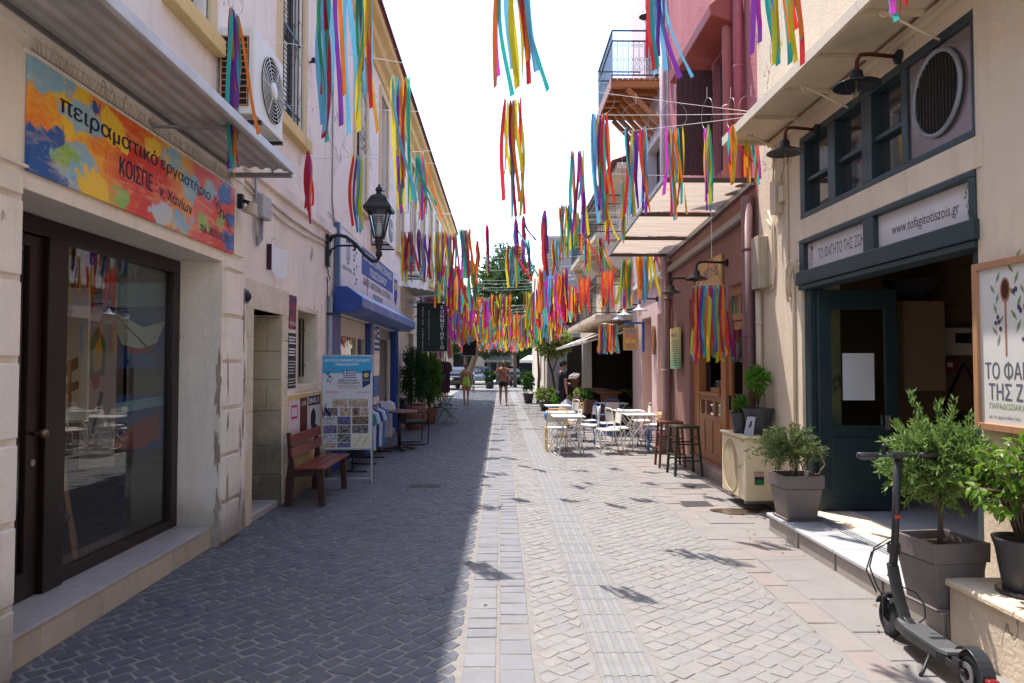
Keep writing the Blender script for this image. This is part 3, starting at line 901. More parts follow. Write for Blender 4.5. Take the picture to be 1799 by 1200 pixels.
# tall windows
for i, (a, b_) in enumerate(WINS):
    m = MB(); w = .14
    m.wall("x", LX + .035, -.05, a - w, b_ + w, 4.40, 7.35 + w, [(a, b_, 4.52, 7.35)])
    fr = m.build("window_surround", m_frameo, town, bevel=.006)
    m = MB(); m.box(LX - .3, LX + .10, a - w - .03, b_ + w + .03, 4.36, 4.51); m.build("sill", m_eave, fr, bevel=.01)
    mid = (a + b_) / 2
    sh = MB()
    for (p0, p1) in ((a + .01, mid - .005), (mid + .005, b_ - .01)):
        sh.wall("x", LX - .12, -.04, p0, p1, 4.53, 7.34, [(p0 + .07, p1 - .07, 4.65, 5.7), (p0 + .07, p1 - .07, 5.8, 7.22)])
    sh.build("shutter_frame", m_shut, fr)
    n = 22
    sl = MB()
    for (p0, p1) in ((a + .08, mid - .075), (mid + .075, b_ - .08)):
        for k in range(n * 2):
            z = 4.66 + k * (7.22 - 4.66) / (n * 2)
            if 5.66 < z < 5.8: continue
            sl.bar((LX - .14, p0, z + .02), (LX - .14, p1, z + .02), .035, .008, (1, 0, .6))
    sl.build("louvre_slats", m_shut, fr, kind="stuff")
    if i in (1,):
        gb = MB()
        for k in range(6):
            y = a + .07 + k * (b_ - a - .14) / 5
            gb.tube([(LX - .03, y, 4.53), (LX - .03, y, 7.34)], .008, 5)
        for z in (4.75, 5.7, 6.6):
            gb.bar((LX - .03, a, z), (LX - .03, b_, z), .012, .03)
        gb.build("window_bars", M_BLACK, fr)
# lower openings of the townhouse: doorway with sandstone surround
for (ya, yb, z0, z1, bx) in ((7.02, 7.20, 0, 2.42, .012), (8.18, 8.36, 0, 2.42, .012)):
    z = z0; k = 0
    while z < z1 - .02:
        h = min([.34, .42, .38][k % 3], z1 - z)
        m = MB(); m.box(LX - .30, LX + bx, ya + (.0 if k % 2 else .03), yb, z + .004, z + h - .004); m.build("stone_block", m_sand2, town, bevel=.008)
        z += h; k += 1
m = MB(); m.box(LX - .30, LX + .014, 7.0, 8.38, 2.2, 2.50); m.build("lintel_stone", m_sand2, town, bevel=.01)
# recess side and back stones of the doorway
z = .0; k = 0
while z < 2.18:
    h = min(.31, 2.19 - z)
    for j, (p0, p1) in enumerate(((LX - .95, LX - .62), (LX - .615, LX - .33))):
        if k % 2: p0, p1 = ((LX - .95, LX - .5), (LX - .495, LX - .33))[j]
        m = MB(); m.box(p0, p1, 8.16, 8.3, z + .003, z + h - .003); m.build("stone_block", plaster("damp_sandstone", S(196, 180, 152), .2, streak=.2, low=(S(36, 34, 32), .75)) if (z == 0 and j == 0) else D.materials["damp_sandstone"], town, bevel=.006)
    z += h; k += 1
z = 0; k = 0
while z < 2.16:
    h = min([.36, .33, .40][k % 3], 2.195 - z)
    for (p0, p1) in (((LX - .378, LX - .17), (LX - .166, LX + .008)) if k % 2 else ((LX - .378, LX + .008),)):
        m = MB(); m.box(p0, p1, 8.125, 8.158, z + .003, z + h - .003); m.build("stone_block", D.materials["damp_sandstone"], town, bevel=.007)
    z += h; k += 1
m = MB(); m.box(LX - 1.05, LX - .95, 6.9, 8.6, 0, 2.4); m.build("recess_back", D.materials["damp_sandstone"], town)
m = MB(); m.box(LX - .95, LX - .3, 6.9, 7.2, 0, 2.3); m.build("recess_side", D.materials["damp_sandstone"], town)
m = MB(); m.box(LX - .95, LX - .02, 7.22, 8.14, -.01, .07); m.build("door_sill", m_stepw, town, bevel=.01)
m = MB(); m.box(LX - .9, LX - .38, 7.2, 8.2, 2.2, 2.3); m.build("recess_ceiling", D.materials["damp_sandstone"], town)
# barred window
m = MB(); m.wall("x", LX + .01, -.34, 8.68, 9.74, 1.28, 2.38, [(8.76, 9.66, 1.37, 2.31)]); wf = m.build("window_surround", m_sand2, town, bevel=.006)
m = MB(); m.box(LX - .42, LX - .36, 8.7, 9.7, 1.3, 2.35); m.build("dark_back", M_DARK, wf)
m = MB()
for k in range(6):
    y = 8.82 + k * .155
    m.tube([(LX - .16, y, 1.42 + .04), (LX - .16, y, 2.25)], .014, 6)
for z in (1.62, 2.1):
    m.bar((LX - .16, 8.76, z), (LX - .16, 9.66, z), .03, .012)
m.build("window_bars", M_BLACK, wf)
m = MB(); m.box(LX - .01, LX + .006, 8.4, 10.15, .0, 1.25); m.build("ochre_patch", plaster("yellowed_plaster", S(214, 186, 130), .2, streak=.3, low=(S(110, 98, 88), .2), peel=(S(225, 212, 194), .62, 1.3)), town)
# fillers behind the other openings: dark rooms with doors
m_dwood = wood("shop_door_wood", S(70, 50, 42), .5)
for (a, b_, z0, z1) in low_holes[4:]:
    z0 = max(z0, 0)
    m = MB(); m.wall("x", LX - .2, -.05, a, b_, z0, z1, [(a + .09, b_ - .09, max(z0 + .5, .6) if z0 < .1 else z0 + .08, z1 - .1)]); f_ = m.build("shop_frame", m_dwood, town)
    m = MB(); m.box(LX - .235, LX - .225, a + .05, b_ - .05, z0 + .05, z1 - .05); m.build("pane", M_GLASS, f_)
m = MB(); m.box(LX - 1.6, LX - 1.5, 10.3, 33.5, 0, 3.4); m.build("back_partition", flat("dark_shop_inside", S(56, 48, 46)), town)
m = MB(); m.box(LX - 1.5, LX - .39, 10.3, 33.5, 0, .05); m.build("inner_floor", m_rf, town)
# stone courses on the far ground floor
rb = random.Random(3)
for (a, b_) in ((23.0, 24.4), (25.7, 26.9), (28.5, 30.1)):
    for k in range(7):
        m = MB(); m.box(LX - .01, LX + .03, a, b_, .05 + k * .36, .05 + k * .36 + .345); m.build("stone_course", m_sand2, town, bevel=.006)
# ------------------------------------------------------------ sunlit row of buildings
RX = 3.1
m_beige = plaster("beige_plaster", S(226, 206, 180), .09, streak=.3, bump=.35, crack=.7, stain=(S(206, 182, 154), .6), peel=(S(196, 176, 152), .72, 1.2))
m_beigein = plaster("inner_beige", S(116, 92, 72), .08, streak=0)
m_teal = paint("dark_teal_paint", S(38, 56, 60), .38, 0, .12, 5, .06)
m_marb = stone("marble_top", [S(200, 200, 204), S(206, 205, 206)], .25, scale=2.2, bump=.1)
m_marbs = stone("marble_side", [S(176, 166, 158), S(166, 156, 150), S(184, 172, 160)], .5, scale=3, bump=.25)
rest = T("restaurant_building", "beige restaurant building with dark teal shopfront and metal canopy", "building", (RX, 5.5, 0), 0, "houses along the sunlit side", world=True)
m = MB(); m.wall("x", RX, .4, -6, 8.28, -.05, 8.2, [(4.46, 7.13, .168, 2.90), (4.46, 7.13, 3.12, 3.97)]); m.build("wall", m_beige, rest)
m = MB(); m.box(RX + .4, 9, 8.2, 8.28, -.05, 8.2); m.build("side_wall", m_beige, rest)
m = MB(); m.box(RX - .012, RX + .1, 4.40, 7.2, 2.905, 3.115); m.build("band", m_beige, rest, bevel=.004)
# frame members of the shopfront
fr = MB()
fr.box(RX + .03, RX + .17, 7.0, 7.13, .17, 2.39); fr.box(RX + .03, RX + .17, 4.46, 4.56, .17, 2.39)
fr.box(RX - .05, RX + .16, 4.44, 7.15, 2.44, 2.575); fr.box(RX - .035, RX + .15, 4.46, 7.13, 2.39, 2.435)
fr.box(RX - .02, RX + .15, 4.46, 7.13, 2.855, 2.902)
for (a, b_) in ((4.46, 4.52), (5.70, 5.86), (7.03, 7.13)):
    fr.box(RX - .019, RX + .149, a, b_, 2.576, 2.854)
sf = fr.build("shopfront_frame", m_teal, rest, bevel=.006)
for (a, b_) in ((4.522, 5.698), (5.862, 7.028)):
    m = MB(); m.box(RX + .03, RX + .05, a, b_, 2.577, 2.853); sg = m.build("sign_panel", paint("sign_white", S(208, 200, 198), .5, 0, .04), rest)
    if a < 5:
        text("www.tofagitotiszois.gr", flat("grey_lettering", S(62, 62, 70)), sg, (RX + .0295, 5.50, 2.665), (0, -1, 0), (0, 0, 1), .085, .82)
    else:
        text("ΤΟ ΦΑΓΗΤΟ ΤΗΣ ΖΩΗΣ", D.materials["grey_lettering"], sg, (RX + .0295, 6.80, 2.665), (0, -1, 0), (0, 0, 1), .10, .93)
m_olg = flat("print_olive_green", S(120, 140, 96)); m_olp = flat("print_olive_purple", S(86, 66, 100)); m_spoon = wood("print_spoon", S(170, 110, 70), .6, "z", .3); m_spd = flat("print_spoon_dark", S(70, 36, 22))
def sprig(par, y, z, s, x, seed=1, mat=None):
    """printed olive sprig on a panel facing the street: thin leaf shapes and olives"""
    rr = random.Random(seed)
    m = MB()
    for k in range(7):
        a = rad(60 + 60 * (k % 2) + rr.uniform(-12, 12)); t = k * .13 * s
        cy, cz = y - .02 * s * math.sin(k), z + t
        L = .16 * s; wd = .022 * s
        dy, dz = -math.cos(a), math.sin(a)
        m.add([(x, cy, cz), (x, cy + dy * L * .5 + dz * wd, cz + dz * L * .5 - dy * wd), (x, cy + dy * L, cz + dz * L), (x, cy + dy * L * .5 - dz * wd, cz + dz * L * .5 + dy * wd)], [(0, 1, 2, 3)])
    m.build("printed_leaves", m_olg, par, kind="stuff", fixn=False)
    m = MB()
    for k in range(4):
        cy, cz = y + rr.uniform(-.09, .09) * s, z + rr.uniform(0, .5) * s
        m.add([(x - .0006, cy + .026 * s * math.cos(2 * PI * i / 10), cz + .03 * s * math.sin(2 * PI * i / 10)) for i in range(10)], [list(range(10))])
    m.build("printed_olives", m_olp, par, kind="stuff", fixn=False)
def spoon(par, y, z0, z1, x, s=1):
    m = MB(); h = z1 - z0
    m.add([(x, y - .006 * s, z0), (x, y + .006 * s, z0), (x, y + .007 * s, z1 - h * .3), (x, y - .007 * s, z1 - h * .3)], [(0, 1, 2, 3)])
    m.add([(x - .0004, y + h * .085 * math.cos(2 * PI * i / 16), z1 - h * .16 + h * .16 * math.sin(2 * PI * i / 16)) for i in range(16)], [list(range(16))])
    m.build("printed_spoon", m_spoon, par, fixn=False)
    m = MB(); m.add([(x - .001, y + h * .062 * math.cos(2 * PI * i / 16), z1 - h * .155 + h * .125 * math.sin(2 * PI * i / 16)) for i in range(16)], [list(range(16))])
    m.build("printed_spoon_bowl", m_spd, par, fixn=False)
spoon(sg, 6.93, 2.62, 2.83, RX + .0292, 1)
sprig(sg, 6.96, 2.60, .3, RX + .0290, 3)
sprig(sf, 4.60, 2.62, .35, RX + .0288, 4)
# upper window band
fr = MB()
fr.box(RX + .0, RX + .14, 4.46, 7.13, 3.90, 3.968); fr.box(RX + .0, RX + .14, 4.46, 7.13, 3.122, 3.175)
for (a, b_) in ((4.46, 4.50), (5.22, 5.30), (5.74, 5.90), (6.38, 6.52), (7.03, 7.13)):
    fr.box(RX + .003, RX + .137, a, b_, 3.176, 3.899)
for (a, b_) in ((5.30, 5.74), (5.90, 6.38), (6.52, 7.03)):
    fr.box(RX + .03, RX + .10, a, b_, 3.49, 3.53)
uw = fr.build("window_frame", m_teal, rest, bevel=.005)
m_pg = NT("dark_window_glass").bsdf((.03, .035, .04, 1), .04, 0, .9)
for (a, b_) in ((5.30, 5.74), (5.90, 6.38), (6.52, 7.03)):
    m = MB(); m.box(RX + .085, RX + .09, a, b_, 3.176, 3.899); m.build("pane", m_pg, uw)
m = MB(); m.box(RX + .02, RX + .04, 4.50, 5.22, 3.176, 3.899); vp = m.build("vent_panel", paint("brushed_panel", S(150, 140, 142), .22, .75, .15, 3), uw)
ring = MB(); c = Vector((RX + .0, 4.86, 3.56)); r0 = .265
ring.tube([c + Vector((0, r0 * math.cos(2 * PI * k / 40), r0 * 1.12 * math.sin(2 * PI * k / 40))) for k in range(40)], .017, 8, closed=True)
ring.build("vent_ring", M_GALV, vp, smooth=True)
m = MB(); m.add([(RX + .012, c.y + .25 * math.cos(2 * PI * k / 40), c.z + .28 * math.sin(2 * PI * k / 40)) for k in range(40)], [list(range(40))]); m.build("vent_hole", M_DARK, vp, fixn=False)
m = MB()
for k in range(13):
    dy = -.225 + k * .0375
    hh = 1.12 * math.sqrt(max(r0 ** 2 - dy ** 2, 0)) - .01
    m.bar((RX + .004, c.y + dy, c.z - hh), (RX + .004, c.y + dy, c.z + hh), .003, .014, (1, 0, 0))
m.build("vent_louvres", paint("louvre_dark", S(74, 66, 62), .5, .3), vp)
# open door leaf
m = MB(); m.wall("y", 6.93, .045, 3.18, 3.98, .185, 2.38, [(3.31, 3.85, 1.02, 2.18)]); dl = m.build("door", m_teal, rest, bevel=.005)
m = MB(); m.box(3.30, 3.86, 6.948, 6.952, 1.0, 2.2); m.build("pane", glass("door_glass", (.74, .78, .72, 1), 2.0), dl)
m = MB(); m.box(3.30, 3.84, 6.918, 6.929, .32, .90); m.build("lower_panel", m_teal, dl, bevel=.01)
m = MB(); m.box(3.84, 3.87, 6.88, 6.93, .98, 1.12); m.build("lock", M_STEEL, dl)
# marble step
m = MB(); m.box(2.655, 3.1, 4.14, 6.88, -.02, .14); m.build("step_core", m_marbs, rest)
for i in range(4):
    a = 4.14 + i * .685
    m = MB(); m.box(2.615, 3.098, a, a + .681, .145, .172); m.build("step_slab", m_marb, rest, bevel=.004)
    m = MB(); m.box(2.638, 2.654, a + .02, a + .67, -.01, .142); m.build("step_riser", m_marbs, rest, bevel=.003)
m = MB(); m.box(3.1, 6.5, 3.4, 8.1, .02, .166); m.build("inner_floor", m_marb, rest)
for k in (0, 1, 2):
    m = MB(); m.box(2.96 + k * .035, 2.972 + k * .035, 4.2, 6.85, .1722, .178); m.build("door_track", M_GALV, rest)
# room inside
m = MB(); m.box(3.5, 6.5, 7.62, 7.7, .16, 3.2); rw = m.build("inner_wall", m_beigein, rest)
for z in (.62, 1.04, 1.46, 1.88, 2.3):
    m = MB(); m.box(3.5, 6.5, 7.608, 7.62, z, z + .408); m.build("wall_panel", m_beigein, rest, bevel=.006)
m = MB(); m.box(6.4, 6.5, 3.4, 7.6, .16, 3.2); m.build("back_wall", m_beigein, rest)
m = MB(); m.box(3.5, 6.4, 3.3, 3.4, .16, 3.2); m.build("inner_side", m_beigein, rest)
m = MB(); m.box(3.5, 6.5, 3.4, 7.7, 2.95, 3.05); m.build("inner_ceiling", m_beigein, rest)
o = T("wall_cupboard", "tall plain beige cupboard hanging behind the open teal door", "cupboard", (4.45, 7.42, 1.35), 0)
m = MB(); m.box(-.22, .22, -.16, .17, 0, .95); m.build("carcass", paint("cupboard_beige", S(126, 104, 84), .6), o, bevel=.004)
m = MB(); m.box(-.215, .215, -.178, -.162, .005, .945); m.build("cupboard_door", D.materials["cupboard_beige"], o, bevel=.004)
o = T("dark_funnel_shade", "dark wide shade standing on top of the beige cupboard", "lampshade", (4.42, 7.4, 2.3), 0)
m = MB(); m.lathe([(.08, 0), (.3, .22)], 16); m.build("shade", M_DARK, o)
o = T("alarm_box", "white wall alarm box with a dark screen on the restaurant wall", "alarm box", (5.0, 7.585, 1.73), 0)
m = MB(); m.box(-.2, .2, -.07, .02, 0, .3); m.build("housing", paint("box_white", S(200, 190, 176), .5), o, bevel=.01)
m = MB(); m.box(-.05, .13, -.074, -.069, .13, .24); m.build("screen", M_DARK, o)
o = T("red_alarm_button", "small red fire alarm button below the white wall box", "alarm button", (4.9, 7.585, 1.56), 0)
m = MB(); m.box(-.08, .08, -.05, .02, 0, .13); m.build("housing", paint("alarm_red", S(150, 20, 24), .4), o, bevel=.008)
m = MB(); m.box(-.03, .03, -.054, -.05, .04, .09); m.build("button", M_WHITE, o)
o = T("shoulder_bag", "large black shoulder bag hanging on the restaurant wall", "bag", (5.05, 7.5, .62), 0)
m = MB(); m.taper((0, 0), .78, .14, .7, .1, 0, .46); m.build("bag_body", flat("bag_black", (.012, .012, .014, 1), .8), o, bevel=.04, seg=3)
for s in (-1, 1):
    m = MB(); m.bar((s * .3, 0, .45), (.0, .04, 1.02), .035, .008); m.build("strap", D.materials["bag_black"], o)
o = T("paper_notice", "blank white paper sheet taped inside the teal door's glass", "notice", (3.58, 6.943, 1.27), 0)
m = MB(); m.box(-.155, .165, -.002, 0, 0, .47); m.build("sheet", paint("paper", S(200, 203, 208), .7, 0, .03), o)

# metal canopy over the restaurant
cn = T("restaurant_canopy", "beige flat metal canopy with scroll brackets over the restaurant windows", "canopy", (RX, 5, 4.2), 0, world=True)
m_can = paint("canopy_beige_paint", S(214, 196, 168), .5, 0, .12, 3, .1, chip=(S(120, 80, 55), .76, 7))
m = MB(); m.box(2.57, RX, 1.0, 7.88, 4.19, 4.215); m.build("sheet", m_can, cn)
m = MB(); m.box(2.54, 2.575, 1.0, 7.9, 4.135, 4.235); m.build("front_angle", m_can, cn, bevel=.003)
m = MB(); m.box(2.576, RX, 7.85, 7.89, 4.14, 4.188); m.build("end_angle", m_can, cn)
for k in range(9):
    y = 1.3 + k * .72
    m = MB(); m.box(2.58, RX, y, y + .035, 4.15, 4.189); m.build("cross_rib", m_can, cn, bevel=.002)
m = MB(); m.box(3.04, 3.095, 1.0, 7.84, 4.10, 4.149); m.build("wall_angle", m_can, cn)
for y in (7.45, 6.1, 4.8, 3.5):
    br = MB()
    br.tube([(3.095, y, 3.92), (2.98, y, 3.97), (2.75, y, 4.09), (2.68, y, 4.12)] + [(2.70 + .03 * math.cos(a), y, 4.11 + .03 * math.sin(a)) for a in [PI, PI * 1.3, PI * 1.6, PI * 1.9, PI * 2.2]], .010, 6)
    br.build("scroll_bracket", m_can, cn, smooth=True)

def wall_lamp(name, label, loc, arm, shade_r, mat_arm, mat_sh, rise=.05, side=-1, group=None, sc=1):
    """gooseneck wall lamp: plate on the wall, arm out over the street, hanging shade with bulb; local x towards the street"""
    o = T(name, label, "wall lamp", loc, 0 if side > 0 else PI, group)
    M_ = Matrix.Rotation(PI / 2, 4, "Y")
    m = MB().at(M_); m.lathe([(.055, -.01), (.055, .02), (.03, .04)], 14); m.x = None; m.build("wall_plate", M_BLACK, o, smooth=False)
    m = MB(); m.tube([(.02, 0, 0), (arm * .7, 0, rise * .4), (arm * .9, 0, rise * .3), (arm * .98, 0, -.03), (arm, 0, -.13)], .016 * sc, 8); m.build("arm", mat_arm, o, smooth=True)
    m = MB(); m.lathe([(.02, -.10), (.045, -.12), (.05, -.17), (.075, -.185), (shade_r, -.225), (shade_r + .004, -.235), (shade_r - .004, -.233), (.07, -.195), (.0, -.19)], 22, (arm, 0, 0)); m.build("lamp_shade", mat_sh, o, smooth=True)
    m = MB(); m.lathe([(.018, -.19), (.02, -.22), (.036, -.27), (.038, -.30), (.022, -.335), (.001, -.345)], 12, (arm, 0, 0)); m.build("bulb", glass("bulb_glass", (.9, .86, .75, 1)) if "bulb_glass" not in D.materials else D.materials["bulb_glass"], o, smooth=True)
    return o
m_rust = paint("rusty_arm", S(96, 52, 36), .6, .5, .3, 18)
m_shb = paint("enamel_black_shade", S(34, 38, 46), .3, .2, .15, 10)
wall_lamp("wall_lamp", "gooseneck wall lamp with rusty arm nearer the camera, right of the round vent", (RX, 5.3, 4.02), .34, .17, m_rust, m_shb, .05, -1, "lamps on the sunlit walls")
wall_lamp("wall_lamp", "gooseneck wall lamp with rusty arm at the far corner of the metal canopy", (RX, 6.72, 3.93), .32, .17, m_rust, m_shb, .05, -1, "lamps on the sunlit walls")

# framed restaurant poster
po = T("framed_poster", "wood framed restaurant poster with wooden spoon, olives and Greek title", "poster", (RX, 4.15, 1.22), 0, world=True)
m = MB(); m.wall("x", RX - .05, .045, 3.56, 4.46, 1.215, 2.275, [(3.605, 4.415, 1.26, 2.23)]); m.build("frame", wood("poster_frame_wood", S(176, 128, 92), .5, "z", .2), po, bevel=.004)
m = MB(); m.box(RX - .03, RX - .012, 3.60, 4.42, 1.255, 2.235); pb = m.build("poster_board", paint("poster_paper", S(210, 205, 198), .6, 0, .03), po)
gl_ = flat("poster_grey", S(96, 98, 110)); X0 = RX - .0305
text("ΤΟ ΦΑΓΗΤΟ", gl_, pb, (X0, 4.375, 1.54), (0, -1, 0), (0, 0, 1), .10, .57, bold=.02)
text("ΤΗΣ ΖΩΗΣ", gl_, pb, (X0, 4.345, 1.41), (0, -1, 0), (0, 0, 1), .10, .50, bold=.02)
text("ΠΑΡΑΔΟΣΙΑΚΑ ΜΑΓΕΙΡΕΥΤΑ", flat("poster_green", S(120, 140, 80)), pb, (X0, 4.34, 1.355), (0, -1, 0), (0, 0, 1), .034, .58)
text("με τη φροντίδα του", gl_, pb, (X0, 4.345, 1.295), (0, -1, 0), (0, 0, 1), .02, .26)
spoon(pb, 4.185, 1.68, 2.16, X0 - .001, 1.1)
sprig(pb, 4.26, 1.74, .5, X0 - .0008, 2); sprig(pb, 4.10, 1.82, .55, X0 - .0008, 5); sprig(pb, 4.02, 1.75, .45, X0 - .0008, 7)

# low wall with planter pots
lw = T("low_garden_wall", "low beige rendered wall with rounded coping at the end of the marble step", "wall", (2.85, 3.6, 0), 0, world=True)
m = MB(); m.box(2.625, 3.098, 3.3, 4.08, -.03, .335); m.build("wall_body", m_beige, lw)
m = MB(); m.box(2.60, 3.098, 3.28, 4.105, .336, .378); m.build("coping", m_beige, lw, bevel=.012)
rp = T("rough_stone_pier", "rough stone pier at the street edge, in the bottom right corner", "stone pier", (2.75, 3.2, 0), 0, world=True)
rb = random.Random(9)
for k in range(6):
    m = MB(); m.box(2.55 + rb.uniform(0, .03), 3.0, 2.9, 3.27, k * .11, k * .11 + .105); m.build("stone", m_sand2, rp, bevel=.02)

# cables, boxes and pipes between the beige and the brown house
m_cab = paint("painted_cable", S(208, 190, 164), .6, 0, .1)
def cable(label, pts, r, mat=None, name="cable", grp="cables on the beige wall"):
    m = MB(); m.tube(pts, r, 6)
    return m.build(name, mat or m_cab, None, smooth=True, label=label, cat="cable", group=grp)
x = RX - .015
cable("thick painted conduit running up the beige wall beside the canopy corner", [(x, 7.28, .2), (x, 7.28, 2.5), (x, 7.30, 2.6), (x, 7.42, 2.72), (x, 7.42, 3.9), (x, 7.40, 4.15)], .016)
cable("bundle of painted cables bending into the teal frame's corner", [(x - .01, 7.1, 2.66), (x - .03, 7.2, 2.66), (x - .03, 7.3, 2.6), (x - .02, 7.36, 2.45), (x, 7.38, 2.35)], .02)
cable("second cable of the bundle bending into the teal frame's corner", [(x - .03, 7.12, 2.70), (x - .06, 7.22, 2.71), (x - .05, 7.33, 2.63), (x - .02, 7.41, 2.45), (x, 7.42, 2.3)], .014)
cable("thin cable looping down between the two small boxes", [(x, 7.75, 4.3), (x, 7.8, 3.6), (x, 7.72, 3.3), (x, 7.62, 3.34), (x, 7.58, 3.7), (x, 7.46, 3.85), (x, 7.3, 3.78)], .010)
cable("cable sagging from the big grey box", [(x, 7.98, 3.3), (x, 7.85, 3.2), (x, 7.83, 2.8), (x, 7.86, 2.55), (x, 8.0, 2.52)], .012)
cable("outer cable sagging beside the big grey box", [(x, 7.95, 3.4), (x, 7.79, 3.2), (x, 7.77, 2.8), (x, 7.82, 2.5), (x, 8.0, 2.46)], .012)
def wbox(name, label, y0, y1, z0, z1, d, mat, sgn=-1, xf=RX):
    o = T(name, label, "junction box", (xf, (y0 + y1) / 2, z0), 0)
    h = z1 - z0; w = y1 - y0
    m = MB(); m.box(min(0, sgn * d * .8), max(0, sgn * d * .8), -w / 2, w / 2, 0, h); m.build("housing", mat, o, bevel=.008)
    m = MB(); m.box(min(sgn * d * .8, sgn * d), max(sgn * d * .8, sgn * d), -w / 2 - .006, w / 2 + .006, -.006, h + .006); m.build("cover", mat, o, bevel=.006)
    return o
m_gbx = paint("grey_beige_box", S(176, 162, 142), .6, 0, .15)
wbox("junction_box", "big weathered meter box on the corner of the beige wall", 8.0, 8.22, 2.52, 3.12, .12, m_gbx)
wbox("junction_box", "cream telephone box with a small logo under the canopy corner", 7.56, 7.70, 3.30, 3.66, .09, m_cab)
wbox("junction_box", "small square cable box right of the telephone box", 7.42, 7.52, 3.40, 3.56, .07, m_cab)
m_pipe = paint("purple_brown_pipe", S(128, 92, 88), .5, .1, .12)
def downpipe(label, X, Y, r, z0, z1, mat, clamps=(1.2, 2.4)):
    o = T("downpipe", label, "downpipe", (X, Y, z0), 0, "downpipes on the sunlit walls")
    m = MB(); m.tube([(0, 0, 0), (0, 0, z1 - z0)], r, 14); m.build("pipe", mat, o, smooth=True)
    for c_ in clamps:
        m = MB(); m.tube([(0, 0, c_ - z0), (0, 0, c_ - z0 + .04)], r + .005, 14); m.build("clamp", mat, o, smooth=True)
    return o
downpipe("wide purple brown downpipe between the brown shop and the beige wall", 3.01, 8.42, .075, .02, 3.68, m_pipe, (1.95, 3.0))
downpipe("narrow beige downpipe beside the wide purple brown one", 3.05, 8.19, .035, .9, 2.5, m_cab, (1.3, 2.1))
downpipe("upper pink downpipe left of the open window on the pink wall", 3.0, 9.05, .075, 3.9, 12, paint("pink_pipe", S(184, 108, 110), .5), (5, 6.5))
downpipe("paler pink downpipe on the pink wall near the beige corner", 3.02, 8.72, .06, 3.9, 12, paint("pale_pink_pipe", S(176, 96, 112), .5), (5.4, 6.9))
downpipe("lilac downpipe at the seam of the lilac and brown houses", 3.03, 12.87, .06, .02, 9.5, paint("lilac_pipe", S(186, 160, 158), .5), (1.5, 3.2, 5))
downpipe("brown downpipe at the seam of the lilac and brown houses", 3.03, 12.60, .06, .02, 3.5, m_pipe, (1.5, 2.8))

# brown and pink house
brown = T("brown_pink_house", "house with brown rendered shopfront below and peeling pink wall above", "building", (RX, 10.5, 0), 0, "houses along the sunlit side", world=True)
m_brown = plaster("brown_plaster", S(160, 120, 110), .16, streak=.45, bump=.3, stain=(S(176, 132, 116), .62))
m_pinkw = plaster("pink_plaster", S(190, 116, 118), .2, streak=.4, bump=.9, peel=(S(206, 186, 178), .63, 1.9), crack=1.4, stain=(S(150, 66, 74), .6))
m = MB(); m.wall("x", RX, .35, 8.285, 12.74, -.05, 3.74, [(8.55, 11.42, .155, 2.69)]); m.build("wall", m_brown, brown)
m = MB(); m.wall("x", RX + .002, .35, 8.285, 12.74, 3.74, 11.5, [(9.22, 10.0, 4.35, 6.0)]); m.build("upper_wall", m_pinkw, brown)
m = MB(); m.box(RX + .4, 9, 12.66, 12.74, 0, 11.5); m.build("side_wall", m_pinkw, brown)
m = MB(); m.box(2.98, 3.098, 8.5, 11.5, -.02, .15); m.build("door_step", stone("step_concrete", [S(168, 150, 138), S(160, 142, 132)], .8), brown, bevel=.01)
m_oak = wood("oak_joinery", S(178, 118, 72), .4, "z", .3)
fr = MB(); xx = RX + .06
fr.box(xx, xx + .12, 8.55, 11.42, 2.56, 2.688); fr.box(xx, xx + .12, 11.1, 11.42, .157, 2.559); fr.box(xx - .02, xx + .12, 9.72, 9.92, .157, 2.559); fr.box(xx, xx + .12, 8.55, 8.65, .157, 2.559)
fr.box(xx, xx + .1, 8.65, 9.719, 2.22, 2.30); fr.box(xx, xx + .1, 9.921, 11.099, 2.22, 2.30); fr.box(xx + .01, xx + .09, 9.15, 9.21, 2.301, 2.559)
of = fr.build("joinery_frame", m_oak, brown, bevel=.006)
m = MB(); m.box(xx + .04, xx + .045, 8.65, 9.72, 2.3, 2.56); m.build("transom_pane", m_pg, of)
m = MB(); m.box(xx + .04, xx + .045, 9.92, 11.1, 2.3, 2.56); m.build("transom_pane", m_pg, of)
cs = MB(); cs.wall("x", xx + .01, .06, 9.921, 11.099, .157, 1.17, [(10.02, 10.33, .86, 1.08), (10.41, 10.72, .86, 1.08), (10.80, 11.02, .86, 1.08)]); cf = cs.build("counter_front", m_oak, brown, bevel=.005)
m = MB(); m.box(xx - .06, xx + .25, 9.921, 11.099, 1.171, 1.20); m.build("counter_top", m_oak, cf, bevel=.004)
m = MB(); m.box(xx + .04, xx + .045, 10.0, 11.05, .84, 1.1); m.build("pane", glass("small_pane", refl=1.2), cf)
for (a, b_) in ((10.0, 10.34), (10.40, 10.74), (10.79, 11.05)):
    m = MB(); m.box(xx - .006, xx + .008, a, b_, .30, .78); m.build("panel", m_oak, cf, bevel=.01)
m = MB(); m.wall("x", xx + .02, .05, 8.66, 9.71, .17, 2.21, [(8.78, 9.59, .95, 2.1)]); bd = m.build("door", m_oak, brown, bevel=.005)
m = MB(); m.box(xx + .04, xx + .045, 8.77, 9.6, .94, 2.11); m.build("pane", M_GLASS, bd)
m = MB(); m.box(xx + .005, xx + .018, 8.80, 9.57, .3, .8); m.build("panel", wood("door_panel_oak", S(150, 96, 56), .4), bd, bevel=.01)
m = MB(); m.box(xx - .01, xx + .02, 9.60, 9.65, 1.0, 1.2); m.build("handle", M_BLACK, bd)
